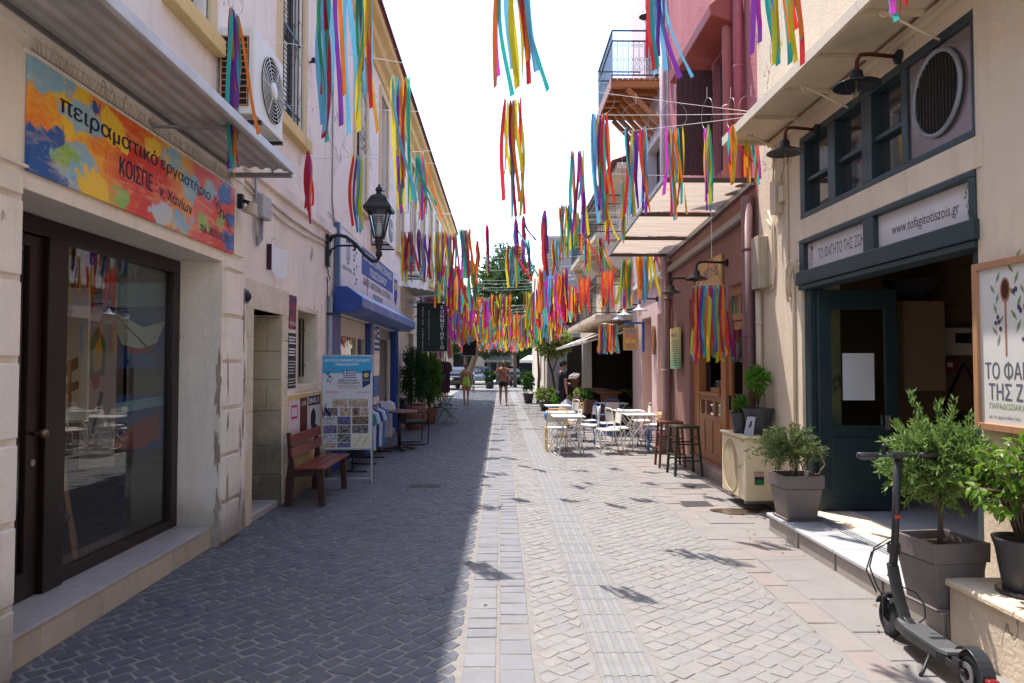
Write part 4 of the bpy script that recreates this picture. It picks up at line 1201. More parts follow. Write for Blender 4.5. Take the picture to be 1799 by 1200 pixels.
m = MB(); m.box(3.5, 7, 8.3, 8.4, .1, 3.5); m.box(3.5, 7, 12.4, 12.5, .1, 3.5); m.box(6.9, 7, 8.4, 12.4, .1, 3.5); m.box(3.46, 6.9, 8.4, 12.4, .1, .15); m.box(3.46, 6.9, 8.4, 12.4, 2.9, 3.0)
m.build("bar_room", flat("bar_room_dark", S(64, 54, 48)), brown)
o = T("bar_bottles_shelf", "small crate with jars standing on the oak counter", "crate", (xx + .08, 10.3, 1.201), 0)
m = MB(); m.box(-.07, .07, -.2, .2, 0, .08); m.build("crate", m_oak, o)
for k, c_ in enumerate(("red", "sky", "gold")):
    m = MB(); m.lathe([(.035, .0), (.035, .09), (.02, .11)], 10, (0, -.12 + k * .12, .08)); m.build("jar", paint("jar_" + c_, dim(RIB[c_].node_tree.nodes["Mix"].inputs[7].default_value if False else (.4, .1, .08, 1), 1), .3) if k == 0 else M_GLASS, o, smooth=True)
# pink upper window with open shutter and red hood
uf = MB(); uf.wall("x", RX + .1, .12, 9.2, 10.02, 4.33, 6.02, [(9.28, 9.94, 4.42, 5.2), (9.28, 9.94, 5.28, 5.92)])
wfm = uf.build("window_frame", wood("grey_old_wood", S(92, 82, 78), .8, "z", .4), brown)
m = MB(); m.box(RX + .3, RX + .34, 9.2, 10.05, 4.3, 6.05); m.build("dark_back", M_DARK, brown)
m_bsh = wood("brown_plank_shutter", S(78, 38, 38), .6, "z", .25)
st = MB(); st.box(2.56, 3.09, 10.04, 10.06, 4.7, 4.8); st.box(2.56, 3.09, 10.04, 10.06, 5.6, 5.7)
so = st.build("shutter", m_bsh, brown)
for k in range(6):
    a = 2.56 + k * .089
    m = MB(); m.box(a, a + .085, 10.01, 10.04 - .0, 4.38 + .0, 5.93); m.build("plank", m_bsh, so, bevel=.004)
m = MB(); m.prism([(RX - .0, 6.05), (2.72, 6.16), (2.70, 6.30), (RX - .0, 6.62)], "y", 8.85, 11.05); m.build("window_hood", paint("red_hood", S(160, 74, 66), .6, 0, .25, 4, .3), brown, bevel=.015)
# sheet canopy over the brown shop
bc = T("translucent_canopy", "sagging translucent sheet canopy in a thin metal frame over the brown shop", "canopy", (RX, 10.5, 3.7), 0, world=True)
q = NT("weathered_sheet")
sn = q.ramp(q.noise(2.5, 6, .6, q.mapped((.6, 5, 1))), .35, .7)
cc = q.mix(sn, S(196, 182, 168), S(176, 158, 140))
sp_ = q.ramp(q.noise(16, 6, .7, q.mapped((1.6, .35, 1))), .66, .69)
cc = q.mix(sp_, cc, S(140, 110, 86))
m_sheet = q.bsdf(cc, .6, trans=.5)
z0, z1 = 3.88, 3.64
def zc(y): return z0 + (z1 - z0) * (y - 8.42) / (12.75 - 8.42)
ysx = [8.42, 9.98, 11.45, 12.75]
for i in range(3):
    a, b_ = ysx[i] + .03, ysx[i + 1] - .03
    sh = MB(); n = 8; 
    vs = []; fs = []
    for k in range(n + 1):
        for j in range(n + 1):
            X_ = 2.02 + (3.09 - 2.02) * k / n; Y_ = a + (b_ - a) * j / n
            vs.append((X_, Y_, zc(Y_) + .035 - .02 * math.sin(PI * j / n) + .006 * math.sin(k * 2.1 + j)))
    for k in range(n):
        for j in range(n):
            fs.append((k * (n + 1) + j, k * (n + 1) + j + 1, (k + 1) * (n + 1) + j + 1, (k + 1) * (n + 1) + j))
    sh.add(vs, fs); sh.build("sheet", m_sheet, bc, smooth=True, fixn=False)
for y in ysx:
    m = MB(); m.bar((2.0, y, zc(y)), (3.1, y, zc(y)), .045, .05); m.build("cross_beam", wood("dark_beam", S(84, 70, 60), .7, "x", .3), bc)
m = MB(); m.bar((1.99, 8.40, zc(8.4) + .01), (1.99, 12.77, zc(12.77) + .01), .03, .06); m.build("front_rail", M_STEEL, bc)
m = MB(); m.bar((3.07, 8.40, zc(8.4) - .03), (3.07, 12.77, zc(12.77) - .03), .05, .07); m.build("wall_rail", M_STEEL, bc)
m = MB(); m.bar((3.05, 8.45, 3.52), (3.05, 12.77, 3.33), .07, .09); m.build("gutter", paint("grey_gutter", S(150, 140, 136), .5), bc)
# signs on the brown wall
bs = T("tilted_wooden_sign", "small light wooden sign board with coloured hand lettering above the oak door", "sign", (RX - .02, 10.1, 2.72), 0, world=True)
m = MB(); m.box(RX - .04, RX - .012, 9.62, 10.88, 2.70, 3.17); m.build("board", wood("pale_sign_wood", S(206, 166, 112), .55, "x", .12), bs, bevel=.003)
text("ΤΟ", flat("letter_red", S(190, 60, 50)), bs, (RX - .0405, 10.75, 2.93), (0, -1, 0), (0, 0, 1), .11, .16)
text("ΝΙΩΤΗΣ", flat("letter_blue", S(60, 70, 120)), bs, (RX - .0405, 10.42, 2.90), (0, -1, 0), (0, 0, 1), .13, .68)
text("ΓΙΑΧ..", D.materials["letter_blue"], bs, (RX - .0405, 10.6, 2.76), (0, -1, 0), (0, 0, 1), .07, .3)
wall_lamp("wall_lamp", "wall lamp with amber bulb beside the tilted wooden sign", (RX - .01, 11.02, 2.99), .38, .15, M_BLACK, m_shb, .03, -1, "lamps on the sunlit walls")
wall_lamp("wall_lamp", "wall lamp with amber bulb right in front of the tilted wooden sign", (RX - .01, 9.46, 3.02), .42, .15, M_BLACK, m_shb, .03, -1, "lamps on the sunlit walls")
mb_ = T("menu_board", "tall yellow and green menu board on the brown wall", "menu board", (RX, 12.0, 1.5), 0, world=True)
q = NT("menu_gradient"); sx = q.n("ShaderNodeSeparateXYZ"); geo = q.n("ShaderNodeNewGeometry"); q.l(geo.outputs["Position"], sx.inputs[0])
mm = q.bsdf(q.ramp(sx.outputs["Z"], 0, 1, S(120, 160, 120), S(120, 160, 120)), .6)
cr = [n_ for n_ in q.t.nodes if n_.type == "VALTORGB"][0]
mr = q.n("ShaderNodeMapRange"); mr.inputs[1].default_value = 1.55; mr.inputs[2].default_value = 2.25; q.l(sx.outputs["Z"], mr.inputs[0]); q.l(mr.outputs[0], cr.inputs[0])
cr.color_ramp.elements[0].color = S(110, 160, 120); cr.color_ramp.elements[1].color = S(226, 196, 120)
m = MB(); m.box(RX - .09, RX - .05, 11.75, 12.35, 1.55, 2.26); m.build("board", mm, mb_, bevel=.003)
rb = random.Random(4)
text("MENU", flat("menu_blue", S(50, 90, 130)), mb_, (RX - .0905, 12.28, 2.10), (0, -1, 0), (0, 0, 1), .07, .4)
m = MB()
for k in range(12):
    z = 2.03 - k * .038
    for j in range(3 if k < 7 else 1):
        y0_ = 12.28 - j * .17
        m.add([(RX - .0906, y0_, z), (RX - .0906, y0_ - (.13 if k < 7 else rb.uniform(.3, .45)), z), (RX - .0906, y0_ - (.13 if k < 7 else .4), z + .014), (RX - .0906, y0_, z + .014)], [(0, 1, 2, 3)])
m.build("small_print", flat("menu_print", S(70, 90, 96)), mb_, kind="stuff", fixn=False)
m = MB(); m.box(RX - .05, RX, 11.9, 12.2, 1.7, 2.1); m.build("spacer", M_BLACK, mb_)

# lilac house with wooden balcony
lil = T("lilac_house", "pale lilac house with a timber balcony and iron railing", "building", (RX, 15, 0), 0, "houses along the sunlit side", world=True)
m_lil = plaster("lilac_plaster", S(214, 186, 180), .08, streak=.2, bump=.3)
m_lil2 = plaster("pale_lilac_plaster", S(222, 206, 208), .07, streak=.15, bump=.3)
m = MB(); m.wall("x", RX, .4, 12.745, 16.3, -.05, 3.30, [(13.15, 13.75, .7, 2.62), (14.3, 15.3, -.06, 2.62)]); m.build("wall", m_lil, lil)
m = MB(); m.wall("x", RX, .4, 12.745, 16.3, 3.30, 10.4, [(13.5, 14.7, 7.2, 9.6), (13.4, 14.6, 3.9, 6.1)]); m.build("upper_wall", m_lil2, lil)
m = MB(); m.box(RX + .4, 9, 16.2, 16.3, 0, 10.4); m.build("side_wall", m_lil, lil)
m = MB(); m.box(RX + .2, RX + .3, 12.8, 15.5, -.02, 3.2); m.build("niche_back", plaster("niche_ochre", S(214, 160, 110), .08), lil)
m = MB(); m.box(RX + .2, RX + .3, 13.3, 14.8, 3.8, 9.7); m.build("window_back", m_shut, lil)
m = MB(); m.box(3.0, 3.1, 12.95, 16.2, 3.3, 3.38); m.build("white_ledge", paint("white_ledge_paint", S(226, 220, 214), .5), lil, bevel=.01)
m = MB(); m.box(3.02, 3.1, 13.1, 13.8, .6, .69); m.build("sill", D.materials["niche_ochre"], lil, bevel=.01)
m_bal = wood("balcony_timber", S(176, 110, 56), .5, "x", .25)
m_bal2 = wood("balcony_boards", S(170, 108, 58), .5, "y", .25)
by0, by1, bx0 = 13.25, 15.15, 2.15; BZ = 7.12
for k in range(9):
    a = bx0 + k * .105
    m = MB(); m.box(a, a + .09, by0, by1, BZ, BZ + .035); m.build("floor_board", m_bal2, lil)
for k in range(6):
    y = by0 + .02 + k * .35
    m = MB(); m.box(bx0, 3.1, y, y + .09, BZ - .14, BZ - .002); m.build("joist", m_bal, lil, bevel=.006)
    m = MB(); m.bar((3.08, y + .045, BZ - .82), (2.45, y + .045, BZ - .16), .08, .09); m.build("brace", m_bal, lil, bevel=.006)
m = MB(); m.box(bx0 - .03, bx0 - .001, by0, by1, BZ - .15, BZ + .05); m.build("edge_board", m_bal2, lil)
ra = MB()
def railing(par, x0, x1, y0, y1, z, h, name="railing", step=.1):
    r = MB()
    for zz in (z + .05, z + h * .78, z + h):
        r.bar((x0, y0, zz), (x0, y1, zz), .03, .02); r.bar((x0, y0, zz), (x1, y0, zz), .03, .02); r.bar((x0, y1, zz), (x1, y1, zz), .03, .02)
    n = max(2, int((y1 - y0) / step))
    for k in range(n + 1):
        y = y0 + (y1 - y0) * k / n
        r.tube([(x0, y, z + .05), (x0, y, z + h)], .008, 4)
    n = max(2, int((x1 - x0) / step))
    for yy in (y0, y1):
        for k in range(n + 1):
            xx_ = x0 + (x1 - x0) * k / n
            r.tube([(xx_, yy, z + .05), (xx_, yy, z + h * .78)], .007, 4)
        for k in range(n):
            xc = x0 + (x1 - x0) * (k + .5) / n
            for zz in (z + .16, z + h * .4, z + h * .68):
                r.tube([(xc + .028 * math.cos(a), yy, zz + .028 * math.sin(a)) for a in [i * PI / 4 for i in range(8)]], .005, 4, closed=True)
            r.tube([(xc - .04, yy, z + .2), (xc + .04, yy, z + .36)], .004, 3); r.tube([(xc + .04, yy, z + .2), (xc - .04, yy, z + .36)], .004, 3)
    return r.build(name, M_BLACK, par, fixn=False)
railing(lil, bx0, 3.08, by0, by1, BZ + .04, .92)
wall_lamp("wall_lamp", "small black wall lamp high beside the timber balcony", (RX, 12.98, 8.45), .35, .13, M_BLACK, m_shb, .03, -1, "lamps on the sunlit walls")
for k, (y, z) in enumerate(((15.4, 2.95), (16.15, 2.9), (13.7, 2.92))):
    wall_lamp("wall_lamp", ["white topped wall lamp over the blue sign bracket", "farthest white topped wall lamp on the lilac wall", "white topped wall lamp nearest the lilac downpipe"][k], (RX, y, z), .36, .15, M_BLACK, paint("white_enamel_%d" % k, S(214, 216, 222), .35), .02, -1, "lamps on the sunlit walls")
ol = T("cafe_hanging_sign", "square brown cafe sign reading Oh la la on a blue angle bracket", "sign", (RX, 15.6, 2), 0, world=True)
m_blu = paint("sign_bracket_blue", S(24, 84, 160), .4)
m = MB(); m.box(2.66, 3.10, 14.98, 15.02, 2.50, 2.54); m.build("bracket_arm", m_blu, ol)
m = MB(); m.box(3.05, 3.098, 14.97, 15.03, 1.90, 2.498); m.build("bracket_post", m_blu, ol)
m = MB(); m.box(2.64, 2.96, 14.99, 15.01, 1.93, 2.42); m.build("board", paint("sign_brown_board", S(190, 150, 96), .5, 0, .05), ol)
for s_, c_, z_, h_ in (("Oh", S(30, 110, 190), 2.30, .085), ("La", S(220, 90, 130), 2.20, .085), ("La", S(240, 200, 30), 2.10, .085)):
    text(s_, flat("cafe_letter_%s_%d" % (s_, int(z_ * 100)), c_), ol, (2.80, 14.9895, z_), (1, 0, 0), (0, 0, 1), h_, .2, align="CENTER", bold=.04, shear=.2)
for k, s_ in enumerate(("COFFEE", "DRINKS", "FOOD")):
    text(s_, flat("cafe_small", S(80, 80, 100)) if k == 0 else D.materials["cafe_small"], ol, (2.80, 14.9895, 2.045 - k * .04), (1, 0, 0), (0, 0, 1), .028, .2, align="CENTER")
m = MB(); m.box(2.85, 2.87, 14.995, 15.005, 2.42, 2.50); m.build("hanger", M_BLACK, ol)
tk = T("round_wall_plaque", "long brown carved plaque on the lilac wall", "plaque", (RX, 13.9, 1.9), 0, world=True)
m = MB(); m.prism([(13.97 + .12 * math.cos(a) , 2.12 + .3 * math.sin(a)) for a in [i * PI / 8 for i in range(16)]], "x", RX - .05, RX - .005); m.build("plaque", wood("carved_brown", S(150, 106, 70), .6, "z", .6), tk, bevel=.01)

# terrace restaurant with awning and balconies above
ter = T("terrace_building", "cream building with arched balconies above a dark restaurant terrace", "building", (RX, 22, 0), 0, "houses along the sunlit side", world=True)
m_cream2 = plaster("cream_plaster_far", S(216, 200, 180), .08, streak=.25)
m = MB(); m.wall("x", RX + .1, .35, 16.32, 28, -.05, 6.4, [(16.9, 27.2, -.06, 2.62), (17.2, 18.1, 2.95, 5.0), (20.4, 21.3, 2.95, 5.0), (24.4, 25.3, 2.95, 5.0)]); m.build("wall", m_cream2, ter)
m = MB(); m.box(RX + .4, RX + .5, 16.9, 27, 2.7, 6.2); m.build("window_back", plaster("mauve_back", S(120, 76, 78), .1), ter)
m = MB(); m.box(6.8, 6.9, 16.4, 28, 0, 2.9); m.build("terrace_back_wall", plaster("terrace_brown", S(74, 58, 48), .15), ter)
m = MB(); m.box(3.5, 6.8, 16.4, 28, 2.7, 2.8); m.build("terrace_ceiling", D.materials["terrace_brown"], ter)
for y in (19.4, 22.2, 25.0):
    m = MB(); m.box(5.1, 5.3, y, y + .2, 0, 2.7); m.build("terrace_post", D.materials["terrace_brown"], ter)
for (y0_, y1_, z_) in ((16.5, 19.0, 4.75), (20.0, 22.4, 4.75), (16.6, 23.4, 2.82)):
    m = MB(); m.box(2.25, 3.2, y0_, y1_, z_ - .14, z_); m.build("balcony_slab", m_cream2, ter, bevel=.02)
    if z_ > 4:
        for y in (y0_ + .1, y1_ - .3):
            m = MB(); m.prism([(3.2, z_ - .15), (2.35, z_ - .15)] + [(2.35 + .85 * (1 - math.cos(a)) , z_ - .15 - .75 * math.sin(a)) for a in (.3, .6, .9, 1.2, 1.5)], "y", y, y + .22); m.build("arched_corbel", m_cream2, ter)
    railing(ter, 2.28, 3.18, y0_ + .03, y1_ - .03, z_, .92, step=.14)
m = MB(); m.prism([(2.62, 6.40), (2.62, 6.46), (7, 8.0), (7, 7.9)], "y", 16.32, 28.2); m.build("roof", m_tile, ter)
m = MB(); m.box(2.75, 3.3, 16.34, 28, 6.28, 6.42); m.build("cornice", m_cream2, ter)
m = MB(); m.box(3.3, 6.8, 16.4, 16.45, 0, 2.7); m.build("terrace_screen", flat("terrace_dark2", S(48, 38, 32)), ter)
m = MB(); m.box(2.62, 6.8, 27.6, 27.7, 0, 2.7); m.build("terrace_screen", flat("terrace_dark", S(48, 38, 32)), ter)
aw = T("terrace_awning", "wide cream fabric awning sloping out over the dark terrace", "awning", (RX, 21, 2.6), 0, world=True)
m_awn = paint("awning_cream", S(214, 202, 186), .8, 0, .08, trans=.15)
m = MB(); m.add([(3.15, 16.3, 2.66), (3.15, 25, 2.66), (2.0, 25, 2.20), (2.0, 16.3, 2.22), (3.15, 16.3, 2.645), (3.15, 25, 2.645), (2.0, 25, 2.185), (2.0, 16.3, 2.205)], [(0, 1, 2, 3), (4, 5, 6, 7), (0, 1, 5, 4), (1, 2, 6, 5), (2, 3, 7, 6), (3, 0, 4, 7)])
m.build("cloth", m_awn, aw)
m = MB(); m.box(1.97, 2.03, 16.3, 25, 2.13, 2.21); m.build("front_bar", paint("awning_bar", S(224, 220, 214), .4), aw, bevel=.008)
for y in (16.6, 20.6, 24.6):
    m = MB(); m.bar((3.12, y, 2.45), (2.02, y, 2.16), .04, .04); m.build("arm", D.materials["awning_bar"], aw)
gb = T("grey_block_house", "plain grey rendered block standing across the end of the sunlit row", "building", (4, 34, 0), 0, "houses along the sunlit side", world=True)
m = MB(); m.wall("y", 29.9, .4, 1.98, 7, -.05, 7.1, [(2.35, 3.1, 3.3, 4.9)]); m.build("wall", plaster("grey_render", S(164, 158, 156), .1, streak=.25), gb)
m = MB(); m.wall("x", 1.98, .4, 30.31, 44, -.05, 7.1, [(31, 32, 0, 2.3), (34, 35.2, .8, 2.4)]); m.build("side_wall", m_cream2, gb)
m = MB(); m.box(2.0, 7, 30, 44, 7.1, 7.2); m.build("roof", m_cream2, gb)
m = MB(); m.box(2.2, 7, 30.6, 43, 0, 7); m.build("inside", M_DARK, gb)
m = MB(); m.box(1.85, 1.96, 29.6, 30.4, 3.6, 5.6); m.build("shutter", m_bsh, gb)
# ------------------------------------------------------------ things on the shaded side
# wooden bench
m_bench = wood("bench_slat_wood", S(120, 44, 28), .32, "y", .35, coat=.2)
m_benchf = wood("bench_dark_frame", S(58, 26, 20), .4, "z", .3)
bn = T("wooden_bench", "red brown slatted wooden bench against the cream wall under the barred window", "bench", (-2.24, 8.66, 0), 0)
for s, y in (("a", -.58), ("b", .56)):
    m = MB(); m.prism([(-.02, 0), (.045, 0), (.03, .40), (-.05, .40)], "y", y, y + .06); m.v = [(p[0] + .17, p[1], p[2]) for p in m.v]; m.build("leg", m_benchf, bn, bevel=.006)
    m = MB(); m.prism([(-.24, 0), (-.17, 0), (-.145, .25), (-.13, .42), (-.185, .84), (-.225, .84), (-.20, .5), (-.23, .3)], "y", y, y + .06); m.build("leg", m_benchf, bn, bevel=.006)
    m = MB(); m.bar((-.15, y + .03, .37), (.20, y + .03, .385), .045, .07); m.build("side_rail", m_benchf, bn, bevel=.004)
for k in range(3):
    x0_ = -.13 + k * .125
    m = MB(); m.box(x0_, x0_ + .112, -.64, .66, .425, .45); m.build("slat", m_bench, bn, bevel=.006)
for z_, xx_ in ((.56, -.152), (.70, -.166)):
    m = MB(); m.prism([(xx_, z_), (xx_ + .025, z_), (xx_ + .008, z_ + .115), (xx_ - .017, z_ + .115)], "y", -.64, .66); m.build("slat", m_bench, bn, bevel=.006)

# street lantern on a scroll bracket
ln = T("street_lantern", "black four sided street lantern on a curved wall bracket", "street lamp", (-2.52, 10.15, 3.3), 0)
m = MB(); m.box(-.02, .03, -.06, .06, -.25, .22); m.build("wall_plate", M_BLACK, ln, bevel=.008)
m = MB(); m.tube([(.02, 0, .12), (.06, 0, .19), (.14, 0, .215), (.26, 0, .19), (.40, 0, .08), (.54, 0, -.08), (.64, 0, -.16), (.70, 0, -.17), (.735, 0, -.13), (.74, 0, -.05)], .028, 9); m.build("bracket_arm", M_BLACK, ln, smooth=True)
m = MB(); m.tube([(.02, 0, -.10), (.05, 0, .0), (.14, 0, .055), (.26, 0, .06), (.36, 0, .06), (.40, 0, .03), (.385, 0, -.01), (.36, 0, 0)], .016, 7); m.build("scroll", M_BLACK, ln, smooth=True)
H0 = Vector((.74, 0, -.04))
m = MB(); m.lathe([(.045, -.06), (.05, 0), (.035, .02), (.065, .16), (.05, .20), (.075, .22)], 10, H0); m.build("stem", M_BLACK, ln, smooth=True)
for i in range(4):
    a = PI / 4 + i * PI / 2
    c_ = Vector((math.cos(a), math.sin(a), 0))
    m = MB(); m.bar(H0 + c_ * .08 + V(0, 0, .2), H0 + c_ * .20 + V(0, 0, .62), .018, .018); m.build("corner_post", M_BLACK, ln)
    a2 = a + PI / 2; c2 = Vector((math.cos(a2), math.sin(a2), 0))
    m = MB(); A, B, C_, D_ = H0 + c_ * .076 + V(0, 0, .21), H0 + c2 * .076 + V(0, 0, .21), H0 + c2 * .196 + V(0, 0, .615), H0 + c_ * .196 + V(0, 0, .615)
    nn = ((A + B) / 2 - H0); nn.z = 0; nn.normalize(); nn *= .003
    m.add([A, B, C_, D_, A + nn, B + nn, C_ + nn, D_ + nn], [(0, 1, 2, 3), (4, 5, 6, 7), (0, 1, 5, 4), (1, 2, 6, 5), (2, 3, 7, 6), (3, 0, 4, 7)]); m.build("pane", M_GLASS, ln)
m = MB(); m.lathe([(.275, .60), (.285, .64), (.24, .69), (.225, .70), (.16, .80), (.12, .83), (.06, .85), (.05, .90), (.075, .905), (.05, .95), (.02, .97), (.025, .99), (.0, 1.01)], 4, H0, a0=PI / 4, cap=True); m.build("cap", M_BLACK, ln, bevel=.01)
m = MB(); m.lathe([(.02, .22), (.035, .3), (.03, .42), (0, .46)], 10, H0); m.build("bulb", M_WHITE, ln, smooth=True)
m = MB(); m.tube([(-.005, -.0, -.25), (.01, -.02, -.36), (.03, .01, -.42), (.0, .02, -.46), (-.01, 0, -.40), (.0, 0, -.55), (.0, .0, -.72)], .008, 5); m.build("cable", M_BLACK, ln, smooth=True)
# drain pipe below it
dp = T("downpipe", "grey galvanised pipe running down the cream wall beside the blue shopfront", "downpipe", (-2.50, 10.22, 0), 0)
m = MB(); m.tube([(0, 0, 0), (0, 0, 2.62)], .04, 12); m.build("pipe", M_GALV, dp, smooth=True)
for z_ in (.5, 1.4, 2.35):
    m = MB(); m.tube([(0, 0, z_), (0, 0, z_ + .035)], .046, 12); m.build("clamp", M_BLACK, dp, smooth=True)

# air conditioners on the wall
def ac_unit(label, x, y, z, L, h, d, rust=True):
    """outdoor unit hung on the shaded wall; local x points into the street, y along the wall"""
    o = T("air_conditioner", label, "air conditioner", (x, y, z), 0, "air conditioners on the cream wall")
    mw = D.materials.get("ac_white") or paint("ac_white", S(226, 222, 216), .45, 0, .08, 4, .05, chip=(S(150, 90, 60), .74, 4))
    m = MB(); m.box(.03, d, 0, L, .03, h); m.build("casing", mw, o, bevel=.012)
    # fan ring and grille on the street face
    c_ = Vector((d + .004, L * .60, h * .52)); r = min(h, L) * .38
    m = MB(); m.add([(d + .003, c_.y + r * math.cos(2 * PI * k / 28), c_.z + r * math.sin(2 * PI * k / 28)) for k in range(28)], [list(range(28))]); m.build("fan_hole", M_DARK, o, fixn=False)
    g = MB()
    for rr in [r * (k + 1) / 9 for k in range(9)]:
        g.tube([(d + .016, c_.y + rr * math.cos(2 * PI * k / 24), c_.z + rr * math.sin(2 * PI * k / 24)) for k in range(24)], .0035, 4, closed=True)
    for k in range(6):
        a = k * PI / 3
        g.tube([(d + .018, c_.y, c_.z), (d + .018, c_.y + r * math.cos(a), c_.z + r * math.sin(a))], .004, 4)
    g.build("fan_grille", mw, o, fixn=False)
    m = MB().at(Matrix.Translation((d + .012, c_.y, c_.z)) @ Matrix.Rotation(PI / 2, 4, "Y")); m.lathe([(r * .28, 0), (r * .26, .012), (0, .016)], 14); m.x = None; m.build("fan_hub", mw, o, smooth=True)
    m = MB(); m.box(.05, d - .05, -.006, -.002, .10, h - .10); m.build("coil", M_DARK, o)
    mr = D.materials.get("rusty_fins") or paint("rusty_fins", S(190, 120, 72), .7, 0, .3, 20)
    gr = MB()
    for k in range(12):
        z_ = .10 + (h - .2) * k / 11
        gr.box(.045, d - .045, -.018, -.008, z_, z_ + .010)
    for k in range(3):
        x_ = .05 + (d - .11) * k / 2
        gr.box(x_, x_ + .008, -.022, -.0185, .10, h - .09)
    gr.build("side_grille", mr if rust else mw, o)
    for yy_ in (.08, L - .14):
        m = MB(); m.box(-.0, d + .04, yy_, yy_ + .04, -.03, .0); m.build("bracket", M_BLACK, o)
    return o
ac_unit("big rust stained air conditioner near the camera above the corrugated canopy", -2.55, 6.2, 3.84, .82, .82, .34)
ac_unit("air conditioner hanging behind the street lantern", -2.55, 13.6, 4.0, .8, .64, .32, False)
ac_unit("small air conditioner hanging above the striped side canopy", -2.55, 18.4, 3.98, .8, .6, .34, False)

# small things on the cream wall
o = T("wall_spotlight", "small cream bell shaped spotlight on a black bracket beside the painted sign", "spotlight", (-2.5, 6.68, 3.1), 0)
m = MB(); m.box(-.02, .03, -.03, .03, .02, .16); m.tube([(.02, 0, .1), (.08, 0, .08), (.10, 0, .02)], .02, 8); m.build("bracket", M_BLACK, o, bevel=.004)
m = MB().at(Matrix.Translation((.11, -.02, .0)) @ Matrix.Rotation(rad(20), 4, "Y")); m.lathe([(.035, .08), (.045, .04), (.06, 0), (.09, -.035), (.086, -.036), (.05, .0), (0, .01)], 18); m.x = None; m.build("shade", paint("bell_cream", S(196, 182, 164), .5), o, smooth=True)
o = T("meter_box", "small grey electric box with cables looping below, above the notice", "junction box", (-2.55, 7.34, 3.16), 0)
m = MB(); m.box(0, .09, -.13, .13, 0, .24); m.build("housing", paint("meter_grey", S(170, 168, 168), .5), o, bevel=.01)
for k in range(3):
    m = MB(); m.tube([(.03, -.04 + k * .03, 0), (.03, -.04 + k * .03, -.18 - .02 * k), (.03, -.12, -.26 - .02 * k), (.03, -.17 - .01 * k, -.16), (.03, -.17 - .01 * k, .45)], .009, 5); m.build("cable", m_cab if False else M_GALV, o, smooth=True)
o = T("paper_notice", "white paper notice peeling off a small dark plate on the cream wall", "notice", (-2.55, 7.68, 2.66), 0)
m = MB(); m.box(0, .05, -.09, -.07, 0, .28); m.build("plate", flat("notice_purple", S(60, 24, 46)), o)
m = MB(); m.add([(.052, -.07, .29), (.10, .02, .24), (.17, .12, .25), (.05, -.06, .0), (.08, .02, -.08), (.15, .13, -.07)], [(0, 1, 4, 3), (1, 2, 5, 4)]); m.build("sheet", paint("paper_white", S(226, 228, 236), .7, 0, .04), o, smooth=True, fixn=False)
o = T("black_doorbell", "small black bell fixed on the pier edge beside the doorway", "doorbell", (-2.52, 6.9, 2.3), 0)
m = MB().at(Matrix.Rotation(PI / 2, 4, "Y")); m.lathe([(.05, 0), (.055, .03), (.03, .05), (0, .055)], 14); m.x = None; m.build("cap", M_BLACK, o, smooth=True)
m = MB(); m.box(-.0, .015, -.055, .055, -.07, .07); m.build("plate", M_GALV, o)
o = T("security_camera", "tiny black camera on the upper wall beside the barred tall window", "camera", (-2.55, 9.2, 5.65), 0)
m = MB(); m.tube([(0, 0, 0), (.08, -.02, .0)], .015, 8); m.tube([(.08, -.10, -.01), (.08, .03, .02)], .032, 10); m.build("housing", M_BLACK, o, smooth=True)
rb = random.Random(2)
def wirerun(label, pts, r=.006, mat=None):
    m = MB(); m.tube(pts, r, 5); m.build("cable", mat or M_GALV, None, smooth=True, label=label, cat="cable", group="cables on the cream wall")
m_cabc = paint("cream_cable", S(196, 180, 164), .6)
sagp = lambda y0, y1, z0_, z1_, s, n=10: [(-2.535, y0 + (y1 - y0) * t / n, z0_ + (z1_ - z0_) * t / n - s * math.sin(PI * t / n) + rb.uniform(-.01, .01)) for t in range(n + 1)]
wirerun("thick cream cable sagging along the cream wall above the doorway", sagp(6.8, 10.1, 3.45, 3.42, .05, 14), .014, m_cabc)
wirerun("second cream cable running just under the thick one", sagp(6.9, 10.2, 3.38, 3.36, .08, 14), .010, m_cabc)
wirerun("thin cable along the upper edge of the museum sign", sagp(10.2, 17, 3.86, 3.80, .05, 14), .008, m_cabc)
wirerun("dark cable running down the wall between the first tall windows", [(-2.54, 10.45 + rb.uniform(-.01, .01), 7.6 - k * .5) for k in range(8)] + [(-2.53, 10.6, 3.65)], .012, M_GALV)
wirerun("thin cable hanging down beside the first sill", [(-2.53, 7.6, 4.4), (-2.53, 7.62, 4.2), (-2.53, 7.7, 4.1), (-2.53, 7.7, 3.7)], .012, M_GALV)
pp = T("posters_paper_red", "narrow red and purple event poster on the wall left of the barred window", "poster", (-2.53, 8.55, 2.03), 0, world=True)
q = NT("red_event_print"); mm = q.bsdf(q.mix(q.ramp(q.noise(9, 4), .4, .6), S(150, 40, 70), S(40, 30, 70)), .6)
m = MB(); m.box(-2.548, -2.545 + .004, 8.40, 8.70, 2.06, 2.47); m.build("sheet", mm, pp)
text("FESTIVAL", M_WHITE, pp, (-2.5405, 8.42, 2.10), (0, 1, 0), (0, 0, 1), .05, .26)
pd = T("dark_information_poster", "tall dark grey information poster with rows of white print beside the barred window", "poster", (-2.53, 8.55, 1.34), 0, world=True)
m = MB(); m.box(-2.548, -2.541, 8.36, 8.70, 1.34, 2.01); m.build("sheet", flat("poster_charcoal", S(48, 46, 50)), pd)
m = MB()
for k in range(17):
    if k in (3, 7, 13): continue
    z_ = 1.95 - k * .036
    m.add([(-2.5404, 8.39, z_), (-2.5404, 8.39 + rb.uniform(.18, .29), z_), (-2.5404, 8.39 + .27, z_ + (.016 if k < 7 else .008)), (-2.5404, 8.39, z_ + (.016 if k < 7 else .008))], [(0, 1, 2, 3)])
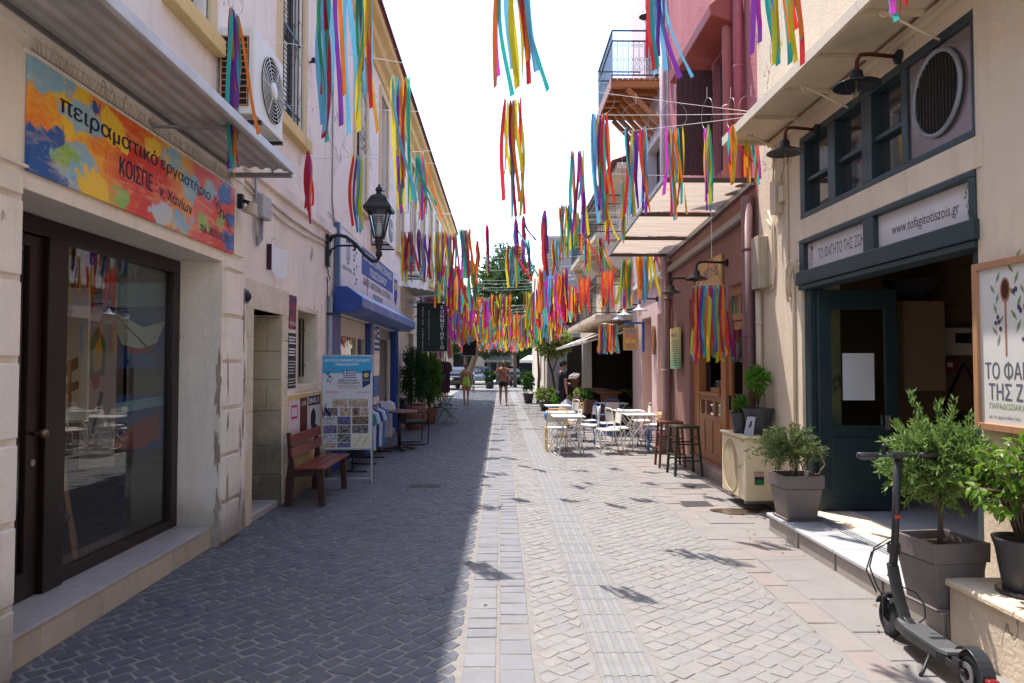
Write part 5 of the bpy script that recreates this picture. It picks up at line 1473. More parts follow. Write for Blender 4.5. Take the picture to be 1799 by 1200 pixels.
m.build("print_lines", M_WHITE, pd, kind="stuff", fixn=False)
for (nm, lb, y0_, y1_, za, zb, col, tx, txc) in (("wall_poster", "pink and white poster above the bench back", 8.42, 8.86, .72, 1.18, S(214, 200, 206), None, None), ("wall_poster", "dark red poster in the middle above the bench", 8.90, 9.20, .70, 1.20, S(90, 30, 34), "LIVE", M_WHITE), ("wall_poster", "black and white poster with large capital title above the bench", 9.24, 9.86, .62, 1.22, S(200, 198, 200), None, None)):
    o = T(nm, lb, "poster", (-2.53, (y0_ + y1_) / 2, za), 0, "posters pasted above the bench", world=True)
    m = MB(); m.box(-2.545, -2.536, y0_, y1_, za, zb); sh = m.build("sheet", paint("poster_" + str(int(y0_ * 100)), col, .7, 0, .1, 30), o)
    if tx: text(tx, txc, o, (-2.5355, y0_ + .04, zb - .1), (0, 1, 0), (0, 0, 1), .06, .2)
    if y0_ > 9.2:
        m = MB(); m.box(-2.536, -2.5352, y0_ + .01, y1_ - .01, zb - .14, zb - .01); m.build("title_band", M_INK, o)
        text("ISRAEL IS", M_WHITE, o, (-2.5348, y0_ + .04, zb - .11), (0, 1, 0), (0, 0, 1), .07, .5, bold=.02)
        m = MB(); m.add([(-2.535, y0_ + .25 + .12 * math.cos(a) * (1 + .2 * math.sin(3 * a)), za + .24 + .18 * math.sin(a)) for a in [i * PI / 8 for i in range(16)]], [list(range(16))]); m.build("printed_head", M_INK, o, fixn=False)
    if y0_ < 8.5:
        m = MB(); m.wall("x", -2.5355, .0004, y0_ + .08, y1_ - .1, za + .24, zb - .05, [(y0_ + .1, y1_ - .12, za + .27, zb - .08)]); m.build("printed_frame", flat("print_pink", S(190, 50, 110)), o)

# museum shopfront
mus = T("museum_shopfront", "blue framed museum shop with windows and open door in the cream wall", "shopfront", (-2.5, 13.7, 0), 0, world=True)
m_navy = paint("navy_blue_paint", S(22, 62, 142), .35, 0, .12, 5)
m_navy2 = paint("awning_blue", S(70, 108, 168), .4, 0, .15, 3)
for (a, b_) in ((10.50, 10.98), (13.5, 13.78), (16.75, 17.15)):
    m = MB(); m.box(-2.72, -2.515, a, b_, 0, 2.44); m.build("blue_post", m_navy, mus, bevel=.008)
m = MB(); m.wall("x", -2.62, -.06, 11.0, 13.48, .35, 2.40, [(11.08, 12.66, .75, 2.1), (12.78, 13.4, .75, 2.1)]); mw_ = m.build("window_frame", paint("cream_alu", S(206, 196, 180), .4), mus, bevel=.004)
m = MB(); m.box(-2.66, -2.655, 11.05, 13.43, .7, 2.15); m.build("pane", M_GLASS, mw_)
m = MB(); m.box(-2.66, -2.60, 11.0, 13.48, 0, .34); m.build("window_base", m_navy, mus)
m = MB(); m.box(-2.70, -2.69, 11.2, 12.4, 1.55, 2.05); bp = m.build("banner_panel", flat("banner_blue", S(24, 34, 120)), mus)
text("ΑΣ ΠΑΠΑΔΟΥΛΑΣ", flat("banner_lettering", S(220, 220, 190)), bp, (-2.685, 11.24, 1.80), (0, 1, 0), (0, 0, 1), .13, 1.1, bold=.01)
m = MB(); m.box(-2.70, -2.66, 10.99, 13.49, 2.18, 2.42); m.box(-2.70, -2.66, 14.42, 16.74, 2.18, 2.42); m.build("roller_box", M_STEEL, mus)
st = T("blue_white_pillar", "pillar painted in blue and white blocks with a striped flag hung at its top", "pillar", (-2.5, 14.1, 0), 0, world=True)
for k, (za, zb, c_) in enumerate(((0, .52, "w"), (.52, .98, "w"), (.98, 1.40, "b"), (1.40, 1.86, "w"), (1.86, 2.44, "w"))):
    m = MB(); m.box(-2.72, -2.50, 13.79, 14.40, za + .002, zb - .002); m.build("block", m_navy2 if c_ == "b" else M_CREAM, st, bevel=.003)
m_fb = flat("flag_blue", S(40, 76, 150)); m_fw = flat("flag_white", S(214, 214, 218))
def flag(par, X_, y0_, z0_, w, h, vertical=False, ax="x"):
    m = MB()
    def Q(a, b_, c_, d_, dx=0):
        if ax == "x": return [(X_ + dx, y0_ + a, z0_ + c_), (X_ + dx, y0_ + b_, z0_ + c_), (X_ + dx, y0_ + b_, z0_ + d_), (X_ + dx, y0_ + a, z0_ + d_)]
        return [(y0_ + a, X_ - dx, z0_ + c_), (y0_ + b_, X_ - dx, z0_ + c_), (y0_ + b_, X_ - dx, z0_ + d_), (y0_ + a, X_ - dx, z0_ + d_)]
    s9 = h / 9
    for k in range(9):
        m.add(Q(0, w, k * s9, (k + 1) * s9), [(0, 1, 2, 3)], k % 2 == 0)
    c5 = s9 * 5
    m.add(Q(0, c5, h - c5, h, .0006), [(0, 1, 2, 3)], 1)
    m.add(Q(c5 * .4, c5 * .6, h - c5, h, .0012), [(0, 1, 2, 3)], 0); m.add(Q(0, c5, h - c5 * .6, h - c5 * .4, .0013), [(0, 1, 2, 3)], 0)
    m.build("flag_print", [m_fw, m_fb], par, fixn=False)
flag(st, -2.4985, 13.80, 1.90, .58, .50)
m = MB(); m.box(-2.66, -2.6, 16.3, 16.4, 0, 2.2); m.build("door_post", D.materials["cream_alu"], mus)
m = MB(); m.box(-2.8, -2.52, 14.42, 16.74, 0, .12); m.build("door_step", m_stepw, mus, bevel=.01)
awn = T("blue_box_awning", "blue closed box awning with sloping front above the museum shop", "awning", (-2.5, 13.7, 2.4), 0, world=True)
pf = [(-2.5, 2.42), (-2.24, 2.42), (-2.08, 2.50), (-2.08, 2.64), (-2.30, 2.80), (-2.5, 2.80)]
m = MB(); m.prism(pf, "y", 10.46, 10.50); m.build("end_cap", m_navy, awn, bevel=.006)
q = NT("awning_faded"); nn_ = q.noise(1.6, 3, .5); 
mm = q.bsdf(q.mix(q.ramp(nn_, .52, .66), S(82, 118, 176), q.mix(q.ramp(q.noise(4, 2), .4, .6), S(150, 120, 170), S(120, 150, 190))), .4)
m = MB(); m.prism([(p[0] * 1 - .004 * (p[0] > -2.4), p[1]) for p in pf], "y", 10.502, 17.0); m.build("cover", mm, awn, bevel=.006)
msn = T("museum_sign", "long white and blue museum sign board above the blue awning", "sign", (-2.5, 13.8, 2.8), 0, world=True)
m = MB(); m.box(-2.54, -2.47, 10.72, 16.95, 2.84, 3.74); m.build("board", paint("sign_pale", S(214, 208, 212), .5, 0, .06, 2), msn, bevel=.006)
m = MB(); m.box(-2.545, -2.46, 10.62, 10.716, 2.82, 3.80); m.build("side_channel", paint("sign_channel", S(90, 110, 140), .4, .3), msn)
m = MB(); m.box(-2.469, -2.465, 12.35, 15.9, 3.24, 3.72); bb_ = m.build("blue_field", flat("field_blue", S(58, 78, 148)), msn)
X_ = -2.464
text("ΜΟΥΣΕΙΟ ΕΘΝΙΚΗΣ ΕΛΛΑΔΟΣ", M_WHITE, msn, (X_, 12.5, 3.52), (0, 1, 0), (0, 0, 1), .15, 3.2, bold=.02)
text("ΠΟΔΟΣΦΑΙΡΟΥ", M_WHITE, msn, (X_, 13.1, 3.29), (0, 1, 0), (0, 0, 1), .15, 1.9, bold=.02)
m_nl = flat("navy_lettering", S(50, 44, 90))
text("GREEK NATIONAL FOOTBALL", m_nl, msn, (X_ - .004, 12.45, 3.06), (0, 1, 0), (0, 0, 1), .14, 3.2, bold=.02)
text("MUSEUM", m_nl, msn, (X_ - .004, 13.5, 2.88), (0, 1, 0), (0, 0, 1), .12, 1.0, bold=.02)
text("GREEK FOOTBALL", m_nl, msn, (X_ - .004, 10.85, 3.13), (0, 1, 0), (0, 0, 1), .06, .7)
text("www.museum.gr", flat("light_blue_letter", S(80, 130, 190)), msn, (X_ - .004, 10.95, 3.62), (0, 1, 0), (0, 0, 1), .05, .6)
m = MB()
sh_ = [(-.13, .2), (.13, .2), (.14, 0), (.08, -.14), (0, -.2), (-.08, -.14), (-.14, 0)]
m.add([(-2.4688, 11.25 + a * 1.1, 3.42 + b_) for a, b_ in sh_], [list(range(7))]); m.build("crest_outline", m_nl, msn, fixn=False)
m = MB(); m.add([(-2.4682, 11.25 + a * .9, 3.42 + b_ * .82) for a, b_ in sh_], [list(range(7))]); m.build("crest_field", M_WHITE, msn, fixn=False)
m = MB()
for a in (-.07, .01, .05): m.add([(-2.4676, 11.25 + a, 3.3), (-2.4676, 11.25 + a + .03, 3.3), (-2.4676, 11.25 + a + .03, 3.54), (-2.4676, 11.25 + a, 3.54)], [(0, 1, 2, 3)])
m.build("crest_bars", m_nl, msn, fixn=False)
rb = random.Random(12)
for k in range(9):
    cy_, cz_ = 11.85 + rb.uniform(-.16, .2), 3.0 + k * .075
    m = MB(); m.add([(-2.4686, cy_ + rb.uniform(.03, .08) * math.cos(a), cz_ + .03 * math.sin(a)) for a in [i * PI / 4 for i in range(8)]], [list(range(8))]); m.build("printed_island", m_nl, msn, fixn=False)
m = MB(); m.add([(-2.4688, 16.1, 3.62), (-2.4688, 16.6, 3.62), (-2.4688, 16.6, 3.2), (-2.4688, 16.35, 3.0), (-2.4688, 16.1, 3.1)], [list(range(5))]); m.build("pennant_print", flat("pennant_blue", S(60, 66, 140)), msn, fixn=False)
m = MB(); m.add([(-2.4680, 16.35 + .15 * math.cos(a), 3.45 + .1 * math.sin(a)) for a in [i * PI / 8 for i in range(16)]], [list(range(16))]); m.build("pennant_ball", flat("pennant_gold", S(200, 180, 90)), msn, fixn=False)
m = MB(); m.box(-2.4689, -2.466, 12.86, 12.90, 2.85, 3.3); m.build("red_smear", flat("smear_red", S(190, 40, 60)), msn)

# advertising stand
ad = T("poster_stand", "metal stand carrying a tall blue and white museum poster with photo grid beside the bench", "poster stand", (-2.12, 9.68, 0), rad(4))
W2, ZB, ZT = .345, .47, 1.74
m = MB(); m.box(-W2 + .01, W2 - .01, -.006, 0, ZB, ZT); bd_ = m.build("poster_sheet", flat("sheet_white", S(200, 200, 206)), ad)
m = MB(); m.box(-W2, W2, 0, .02, ZT, ZT + .02); m.box(-W2, W2, 0, .02, ZB - .02, ZB); m.box(-W2, -W2 + .018, 0, .019, ZB, ZT); m.box(W2 - .018, W2, 0, .019, ZB, ZT); m.build("frame", M_STEEL, ad)
for s in (-1, 1):
    m = MB(); m.bar((s * (W2 - .01), .01, ZB - .02), (s * (W2 - .005), .0, 0), .02, .02); m.build("leg", M_STEEL, ad)
    m = MB(); m.bar((s * (W2 - .02), .02, 1.2), (s * (W2 - .03), .42, 0), .018, .018); m.build("back_leg", M_STEEL, ad)
m = MB(); m.bar((-W2, .0, .06), (W2, .0, .06), .018, .018); m.bar((W2 - .02, 0, .06), (W2 - .03, .4, .05), .018, .018); m.build("cross_bar", M_STEEL, ad)
def q4(m, x0_, x1_, z0_, z1_, y_, mi=0): m.add([(x0_, y_, z0_), (x1_, y_, z0_), (x1_, y_, z1_), (x0_, y_, z1_)], [(0, 1, 2, 3)], mi)
m = MB(); q4(m, -W2 + .01, W2 - .01, ZT - .235, ZT, -.0068); m.build("blue_header", flat("header_blue", S(60, 160, 208)), bd_, fixn=False)
text("ΜΟΥΣΕΙΟ ΕΘΝΙΚΗΣ ΕΛΛΑΔΟΣ", M_WHITE, bd_, (0, -.0072, 1.665), (1, 0, 0), (0, 0, 1), .038, .62, align="CENTER", bold=.03)
text("ΠΟΔΟΣΦΑΙΡΟΥ", M_WHITE, bd_, (0, -.0072, 1.61), (1, 0, 0), (0, 0, 1), .036, .32, align="CENTER", bold=.03)
text("GREEK NATIONAL", m_nl, bd_, (.01, -.0072, 1.395), (1, 0, 0), (0, 0, 1), .026, .26, align="CENTER", bold=.03)
text("FOOTBALL MUSEUM", m_nl, bd_, (.02, -.0072, 1.36), (1, 0, 0), (0, 0, 1), .026, .30, align="CENTER", bold=.03)
text("ADDRESS: TSOUDERON 40", M_INK, bd_, (.02, -.0072, 1.325), (1, 0, 0), (0, 0, 1), .018, .32, align="CENTER")
m_rl = flat("red_lettering", S(190, 50, 60))
text("TEL. +30 6974560001", m_rl, bd_, (.02, -.0072, 1.295), (1, 0, 0), (0, 0, 1), .018, .26, align="CENTER")
text("ΧΩΡΙΣ ΧΡΕΩΣΗ", m_rl, bd_, (-.30, -.0072, 1.235), (1, 0, 0), (0, 0, 1), .022, .18, bold=.02)
text("ΔΙΕΥΘΥΝΣΗ", m_rl, bd_, (.12, -.0072, 1.235), (1, 0, 0), (0, 0, 1), .018, .18, bold=.02)
flag(bd_, -.0072, -.06, 1.44, .18, .11, ax="y")
m = MB(); m.add([(.20, -.0075, 1.54), (.315, -.0075, 1.55), (.31, -.0075, 1.36), (.205, -.0075, 1.30)], [(0, 1, 2, 3)]); m.build("pennant", flat("pennant_navy", S(40, 60, 110)), bd_, fixn=False)
m = MB(); m.add([(.255 + .035 * math.cos(2 * PI * k / 14), -.008, 1.48 + .035 * math.sin(2 * PI * k / 14)) for k in range(14)], [list(range(14))]); m.build("pennant_disc", D.materials["pennant_gold"], bd_, fixn=False)
text("ΧΑΝΙΑ", D.materials["pennant_gold"], bd_, (.255, -.008, 1.40), (1, 0, 0), (0, 0, 1), .022, .09, align="CENTER", bold=.03)
m = MB(); rb = random.Random(31)
for k in range(14):
    cx_, cz_ = -.26 + rb.uniform(-.04, .05), 1.53 - k * .012
    q4(m, cx_, cx_ + rb.uniform(.01, .045), cz_, cz_ + .011, -.0074)
m.build("map_print", m_nl, bd_, kind="stuff", fixn=False)
text("ΠΑΓΚΟΣΜΙΑ", m_rl, bd_, (-.28, -.0074, 1.56), (1, 0, 0), (0, 0, 1), .02, .13)
def photo(x0_, x1_, z0_, z1_, seed):
    rr = random.Random(seed)
    q = NT("photo_print_%d" % seed); n_ = q.n("ShaderNodeTexVoronoi"); n_.inputs["Scale"].default_value = rr.uniform(45, 80)
    mp = q.n("ShaderNodeMapping"); q.l(q.tc.outputs["Object"], mp.inputs[0]); mp.inputs["Location"].default_value = (seed, 0, seed * .7); q.l(mp.outputs[0], n_.inputs["Vector"])
    pal = rr.choice([(S(150, 60, 50), S(190, 170, 140)), (S(40, 60, 130), S(200, 200, 205)), (S(180, 130, 50), S(90, 60, 40)), (S(170, 50, 50), S(60, 70, 140)), (S(190, 180, 170), S(60, 50, 60))])
    c_ = q.mix(q.ramp(n_.outputs["Distance"], .25, .45), pal[0], pal[1]); c_ = q.mix(.16, c_, n_.outputs["Color"]); c_ = q.mix(q.ramp(q.noise(22, 5, .7), .45, .6), c_, dim(pal[1], .4))
    mt = q.bsdf(c_, .5)
    m = MB(); q4(m, x0_, x1_, z0_, z1_, -.0071); m.build("printed_photo", mt, bd_, fixn=False)
rows = [(1.04, 1.15, (-.20, .0), (.02, .28)), (.92, 1.03, (-.32, -.13), (-.10, .05), (.07, .17), (.18, .29)), (.80, .91, (-.32, -.14), (-.13, .05), (.07, .29)), (.68, .79, (-.32, -.14), (-.13, .05), (.07, .29)), (.56, .67, (-.32, -.14), (-.13, .05)), (.485, .55, (-.32, -.14), (-.13, .05))]
sd = 1
for r_ in rows:
    for (a, b_) in r_[2:]:
        photo(a, b_, r_[0], r_[1], sd); sd += 1
m = MB(); q4(m, .07, .31, .485, .67, -.0071); m.build("printed_map", flat("map_cream", S(206, 204, 180)), bd_, fixn=False)
m = MB()
for (a, b_) in (((.08, .6), (.3, .54)), ((.1, .5), (.2, .66)), ((.2, .5), (.29, .65))):
    m.add([(a[0], -.0076, a[1]), (a[0] + .005, -.0076, a[1] - .004), (b_[0] + .005, -.0076, b_[1] - .004), (b_[0], -.0076, b_[1])], [(0, 1, 2, 3)])
m.build("map_roads", m_rl, bd_, fixn=False)
o = T("blue_tape", "dark blue knotted cloth strip tying the poster stand to the pipe", "cloth strip", (-2.49, 9.9, 1.02))
for k, (a, b_) in enumerate((((0, 0, 0), (.10, -.30, .06)), ((.02, -.2, .06), (.17, -.34, -.10)), ((.02, -.22, .05), (.06, -.3, -.13)))):
    m = MB(); m.bar(a, b_, .006, .035); m.build("strip", m_nl, o)

# clothes hung below the museum window
def tshirt(label, X_, y_, z_, w, h, mat, rz=0, cat="t-shirt", deco=None, grp="clothes hung outside the museum shop"):
    o = T("hanging_shirt", label, cat, (X_, y_, z_), rz, grp)
    pts = [(-.5, -.08), (-.2, 0), (-.1, -.04), (.1, -.04), (.2, 0), (.5, -.08), (.62, -.30), (.44, -.36), (.40, -.28), (.38, -1), (-.38, -1), (-.40, -.28), (-.44, -.36), (-.62, -.30)]
    m = MB(); N = len(pts)
    rr = random.Random(int(y_ * 100))
    vs = [(p[0] * w, -.02 + rr.uniform(-.008, .008), p[1] * h) for p in pts] + [(p[0] * w, .02, p[1] * h) for p in pts]
    m.add(vs, [list(range(N)), list(range(N, 2 * N))[::-1]] + [(i, (i + 1) % N, N + (i + 1) % N, N + i) for i in range(N)])
    m.build("shirt", mat, o, bevel=.008)
    m = MB(); m.tube([(-.3 * w, 0, -.03), (0, 0, .03), (.3 * w, 0, -.03)], .006, 4); m.tube([(0, 0, .03), (0, 0, .06), (.02, 0, .08)], .003, 4); m.build("hanger", M_BLACK, o)
    if deco: text(deco, M_INK, o, (-.1, -.032, -.2), (1, 0, 0), (0, 0, 1), .06, .12)
    return o
m_sw = paint("cotton_white", S(226, 220, 226), .85, 0, .05, 12, .2); m_sb = paint("cotton_blue", S(40, 70, 150), .85, 0, .1, 12, .2); m_st = paint("cotton_teal", S(60, 160, 150), .85, 0, .1, 12, .2); m_sn = paint("cotton_dark", S(34, 38, 50), .85, 0, .1, 12, .2)
m_sk = paint("cotton_sky", S(70, 130, 190), .85, 0, .1, 12, .2)
tshirt("white cotton shirt with black letters hanging on the blue and white pillar", -2.26, 13.72, .93, .34, .72, m_sw, 0, deco="EL")
ys_ = [(10.9, m_sn, "dark"), (11.2, m_sb, "blue"), (11.5, m_st, "teal patterned"), (11.8, m_sw, "off white"), (12.1, m_sb, "royal blue"), (12.4, m_sw, "blue striped white"), (12.7, m_sk, "light blue")]
for i, (y_, mt, nm) in enumerate(ys_):
    tshirt("%s shirt on the low rail under the museum window" % nm, -2.24, y_, .86, .36, .68, mt, rad(0))
rk = T("clothes_rail", "low metal clothes rail with small feet under the museum window", "clothes rail", (-2.24, 11.9, 0))
m = MB(); m.tube([(0, -1.3, 0), (0, -1.3, .90), (0, 1.1, .90), (0, 1.1, 0)], .012, 7); m.build("rail", M_BLACK, rk, smooth=True)
for y_ in (-1.3, -.5, .3, 1.1):
    m = MB(); m.tube([(-.18, y_, .02), (.22, y_, .02)], .016, 6); m.build("foot", M_BLACK, rk, smooth=True)

# round pedestal table and chair in front of the museum
tb = T("pedestal_table", "round wooden pedestal table with cross feet in front of the museum shop", "table", (-1.93, 13.35, 0))
m = MB(); m.lathe([(.33, .715), (.34, .73), (.34, .745), (.33, .755)], 28); m.build("table_top", wood("table_top_wood", S(120, 92, 78), .35, "x"), tb, smooth=False)
m = MB(); m.tube([(0, 0, .05), (0, 0, .715)], .035, 12); m.build("column", m_benchf, tb, smooth=True)
for k in range(4):
    a = k * PI / 2 + .4
    m = MB(); m.bar((0, 0, .07), (.3 * math.cos(a), .3 * math.sin(a), .025), .06, .045); m.build("foot", m_benchf, tb, bevel=.008)
m = MB(); m.lathe([(.05, .756), (.06, .775), (.055, .776), (.045, .76)], 14, (.05, -.1, 0)); m.build("ashtray", M_GALV, None, smooth=True, loc=(-1.93, 13.35, 0), label="small grey ashtray on the round pedestal table", cat="ashtray")
ch = T("black_armchair", "black cantilever armchair behind the round pedestal table", "armchair", (-1.80, 14.35, 0), rad(20))
m_bf = paint("black_fabric", (.015, .015, .018, 1), .8)
m = MB(); m.box(-.24, .24, -.24, .24, .42, .49); m.build("seat", m_bf, ch, bevel=.03, seg=3)
m = MB(); m.box(-.24, -.17, -.23, .23, .5, .95); m.build("backrest", m_bf, ch, bevel=.03, seg=3)
for s in (-1, 1):
    m = MB(); m.tube([(-.22, s * .27, .9), (-.2, s * .27, .68), (.2, s * .27, .66), (.27, s * .27, .6), (.25, s * .27, .03), (.2, s * .27, .015), (-.25, s * .27, .015)], .013, 8); m.build("arm_frame", M_BLACK, ch, smooth=True)
m = MB(); m.tube([(-.25, -.27, .015), (-.25, .27, .015)], .013, 8); m.tube([(-.2, -.27, .44), (-.2, .27, .44)], .013, 8); m.build("cross_tube", M_BLACK, ch, smooth=True)

# hairdresser side canopy and hanging sign
cp = T("striped_side_canopy", "old corrugated side canopy on brackets above the hairdresser sign", "canopy", (-2.5, 19, 3.2), 0, world=True)
m = MB(); N = 26; pr = [(-2.55 + 1.05 * i / N, 3.62 - .18 * i / N + (.012 if i % 4 in (1, 2) else -.008)) for i in range(N + 1)]
m.prism(pr + [(a, b_ - .004) for a, b_ in reversed(pr)], "y", 17.6, 20.6); m.build("corrugated_sheet", paint("old_sheet", S(170, 166, 158), .6, 0, .25, 4), cp)
m = MB(); m.box(-1.55, -1.49, 17.55, 20.65, 3.36, 3.44); m.build("front_trim", M_GALV, cp)
for y_ in (17.7, 20.4):
    m = MB(); m.bar((-2.53, y_, 3.3), (-1.52, y_, 3.40), .04, .04); m.bar((-2.53, y_, 3.0), (-1.9, y_, 3.36), .03, .03); m.build("bracket", M_GALV, cp)
hs = T("hairdresser_sign", "tall dark green hanging sign with white Greek capitals ΚΟΜΜΩΤΗΡΙΟ", "sign", (-1.85, 19.0, 2), 0, world=True)
m = MB(); m.box(-2.27, -1.47, 18.93, 19.07, 2.0, 3.27); m.build("sign_box", flat("hair_green", S(16, 40, 36), .4), hs, bevel=.006)
m = MB(); m.wall("y", 18.925, .15, -2.285, -1.455, 1.985, 3.285, [(-2.262, -1.478, 2.008, 3.262)]); m.build("rim", M_BLACK, hs)
m = MB(); m.box(-2.5, -1.6, 18.98, 19.02, 3.29, 3.33); m.build("hanger_arm", M_GALV, hs)
for s_, xc, z0_, dz, h_, bo in (("ΚΟΜΜΩΤΗΡΙΟ", -1.60, 3.13, .121, .095, .05), ("ΑΝΔΡΙΚΟ ΓΥΝΑΙΚΕΙΟ", -2.12, 3.14, .073, .05, .01), ("HAIRDRESSER'S", -1.95, 3.03, .073, .045, .0)):
    for k, ch_ in enumerate(s_):
        if ch_ != " ":
            text(ch_, M_WHITE, hs, (xc, 18.9285, z0_ - k * dz), (1, 0, 0), (0, 0, 1), h_, None, align="CENTER", bold=bo)
bb = T("hanging_blackboard", "black double sided board in a pale frame hung farther down the shaded side", "hanging board", (-1.3, 27, 2), 0, world=True)
m = MB(); m.box(-1.47, -0.96, 26.97, 27.03, 1.97, 2.74); m.build("board", M_DARK, bb)
m = MB(); m.wall("y", 26.96, .08, -1.50, -.93, 1.94, 2.77, [(-1.468, -.962, 1.972, 2.738)]); m.build("rim", M_GALV, bb)
m = MB(); m.box(-2.5, -1.0, 26.98, 27.02, 2.78, 2.82); m.build("hanger_arm", M_GALV, bb)
# clothes outside the far shop
for k in range(5):
    tshirt("dark garment hanging outside the far stone shop, %s along the rail" % ["first", "second", "third", "fourth", "fifth"][k], -2.3 + .05 * k, 25.2 + k * .35, 1.75, .42, 1.2, m_sn if k % 2 else paint("cotton_wine", S(90, 30, 40), .85) if k == 0 else D.materials["cotton_wine"], 0, "garment")
rk = T("rolling_clothes_rack", "rolling rack with wheels under the dark garments down the street", "clothes rack", (-2.15, 26, 0))
m = MB(); m.tube([(0, -1.0, .1), (0, -1.0, 1.85), (0, 1.0, 1.85), (0, 1.0, .1)], .016, 7); m.box(-.25, .25, -1.1, -.9, .08, .12); m.box(-.25, .25, .9, 1.1, .08, .12); m.build("frame", M_BLACK, rk)
for s in (-1, 1):
    for s2 in (-1, 1):
        m = MB().at(Matrix.Translation((s * .22, s2 * 1.0, .04)) @ Matrix.Rotation(PI / 2, 4, "X")); m.lathe([(.04, -.015), (.04, .015)], 10); m.x = None; m.build("wheel", M_BLACK, rk)
# green folding tables outside the hairdresser
m_gm = paint("green_metal", S(30, 92, 74), .4)
gt = T("green_folding_table", "green folding metal table with a fruit on it beside the leafy pots", "table", (-1.62, 20.2, 0))
m = MB(); m.box(-.26, .26, -.26, .26, .70, .72); m.build("table_top", m_gm, gt, bevel=.004)
for s in (-1, 1):
    m = MB(); m.bar((-.22, s * .2, .02), (.2, s * .2, .7), .016, .016); m.build("leg", m_gm, gt); m = MB(); m.bar((.22, s * .22, .02), (-.2, s * .22, .7), .016, .016); m.build("leg", m_gm, gt)
m = MB(); m.ball((-1.7, 20.1, .775), .055, 8); m.build("orange_fruit", paint("fruit_orange", S(240, 150, 20), .4), None, smooth=True, label="orange fruit lying on the green folding table", cat="fruit")
gc = T("green_folding_chair", "low green folding chair beside the green table", "chair", (-1.38, 19.3, 0))
m = MB(); m.box(-.2, .2, -.2, .2, .42, .44); m.build("seat", m_gm, gc)
for s in (-1, 1):
    m = MB(); m.bar((-.2, s * .19, .02), (.18, s * .19, .43), .014, .014); m.build("leg", m_gm, gc); m = MB(); m.bar((.2, s * .17, .02), (-.18, s * .17, .43), .014, .014); m.build("leg", m_gm, gc)
# ------------------------------------------------------------ ribbons hung over the street
def ribbon_strip(rr, top, L, w, ang, lean, bow, tip):
    """verts and faces of one hanging ribbon; ang = direction its width faces"""
    n = 11; vs = []; fs = []
    ph = rr.uniform(0, 6); tw = rr.uniform(-.9, .9)
    for k in range(n + 1):
        t = k / n
        x = top[0] + lean[0] * t ** 1.5 + bow * math.sin(PI * t) * math.cos(ang + 1) + .012 * math.sin(ph + 5 * t)
        y = top[1] + lean[1] * t ** 1.5 + bow * math.sin(PI * t) * math.sin(ang + 1) + .012 * math.cos(ph + 4 * t)
        z = top[2] - L * t * (1 - .06 * abs(tip) * t)
        a = ang + tw * t + tip * t ** 3
        ww = w * (.35 + .65 * min(1, t * 9)) / 2
        dx, dy = math.cos(a) * ww, math.sin(a) * ww
        cut = .018 if k == n else 0
        vs += [(x - dx, y - dy, z - cut), (x + dx, y + dy, z)]
        if k:
            b_ = 2 * k
            fs.append((b_ - 2, b_ - 1, b_ + 1, b_))
    return vs, fs

def ribbon_hoop(label, loc, L, w, face, cols, seed, group, parts=True):
    rr = random.Random(seed)
    R_ = max(.15, w * .62)
    base = (rr.uniform(-.25, .25) if face else PI / 2 + rr.uniform(-.12, .12))
    n = len(cols)
    arcs = [(-1 + 2 * (k + .5) / n) * min(1.15, math.asin(min(.95, w / 2 / R_ if face else .4)) * 1.1) for k in range(n)]
    u = Vector((math.cos(base), math.sin(base), 0))
    pts = [R_ * (u * math.sin(a) - V(0, 0, 1) * math.cos(a)) + V(0, 0, R_) for a in [2 * PI * k / 28 for k in range(28)]]
    if parts:
        o = T("ribbon_hoop", label, "ribbon hoop", loc, 0, group)
        m = MB(); m.tube(pts, .0022, 4, closed=True); m.build("hoop", M_HOOP, o, smooth=True, fixn=False)
        m = MB(); m.tube([(0, 0, 2 * R_), (.004, 0, 2 * R_ + .12)], .002, 4); m.build("hanging_thread", M_WIRE, o, fixn=False)
    vs_all = MB(); mats = []
    ext = [(k, c) for k, c in enumerate(cols)] + [(rr.randrange(n), rr.choice(cols)) for _ in range(n if 9 < loc[1] < 13 else n // 2)]
    for (k, c) in ext:
        a = arcs[k] + rr.uniform(-.05, .05)
        top = R_ * (u * math.sin(a) - V(0, 0, 1) * math.cos(a)) + V(0, 0, R_)
        top.y += rr.uniform(-.01, .01)
        Lk = L * rr.choice([.62, .78, .88, .95, 1.0, 1.0, 1.04])
        lk_ = (1 if face else .5) if parts else .45
        lean = (rr.uniform(-.03, .06) * lk_ + (.2 if rr.random() < .04 else 0), rr.uniform(-.05, .05) * lk_)
        vs, fs = ribbon_strip(rr, top, Lk, rr.uniform(.027, .038) if parts else rr.uniform(.042, .056), base + rr.uniform(-.5, .5) if face else rr.uniform(-.6, .6), lean, rr.uniform(-.03, .04), rr.uniform(-.8, .8))
        if parts:
            m = MB(); m.add(vs, fs); m.build("ribbon", RIB[c], o, smooth=True, fixn=False)
        else:
            if c not in mats: mats.append(c)
            vs_all.add(vs, fs, mats.index(c))
    if not parts:
        vs_all.tube([tuple(p) for p in pts[::2]], .002, 3, mi=len(mats), closed=True)
        return vs_all.mesh("ribbon_hoop", [RIB[c] for c in mats] + [M_HOOP], True)
    return o
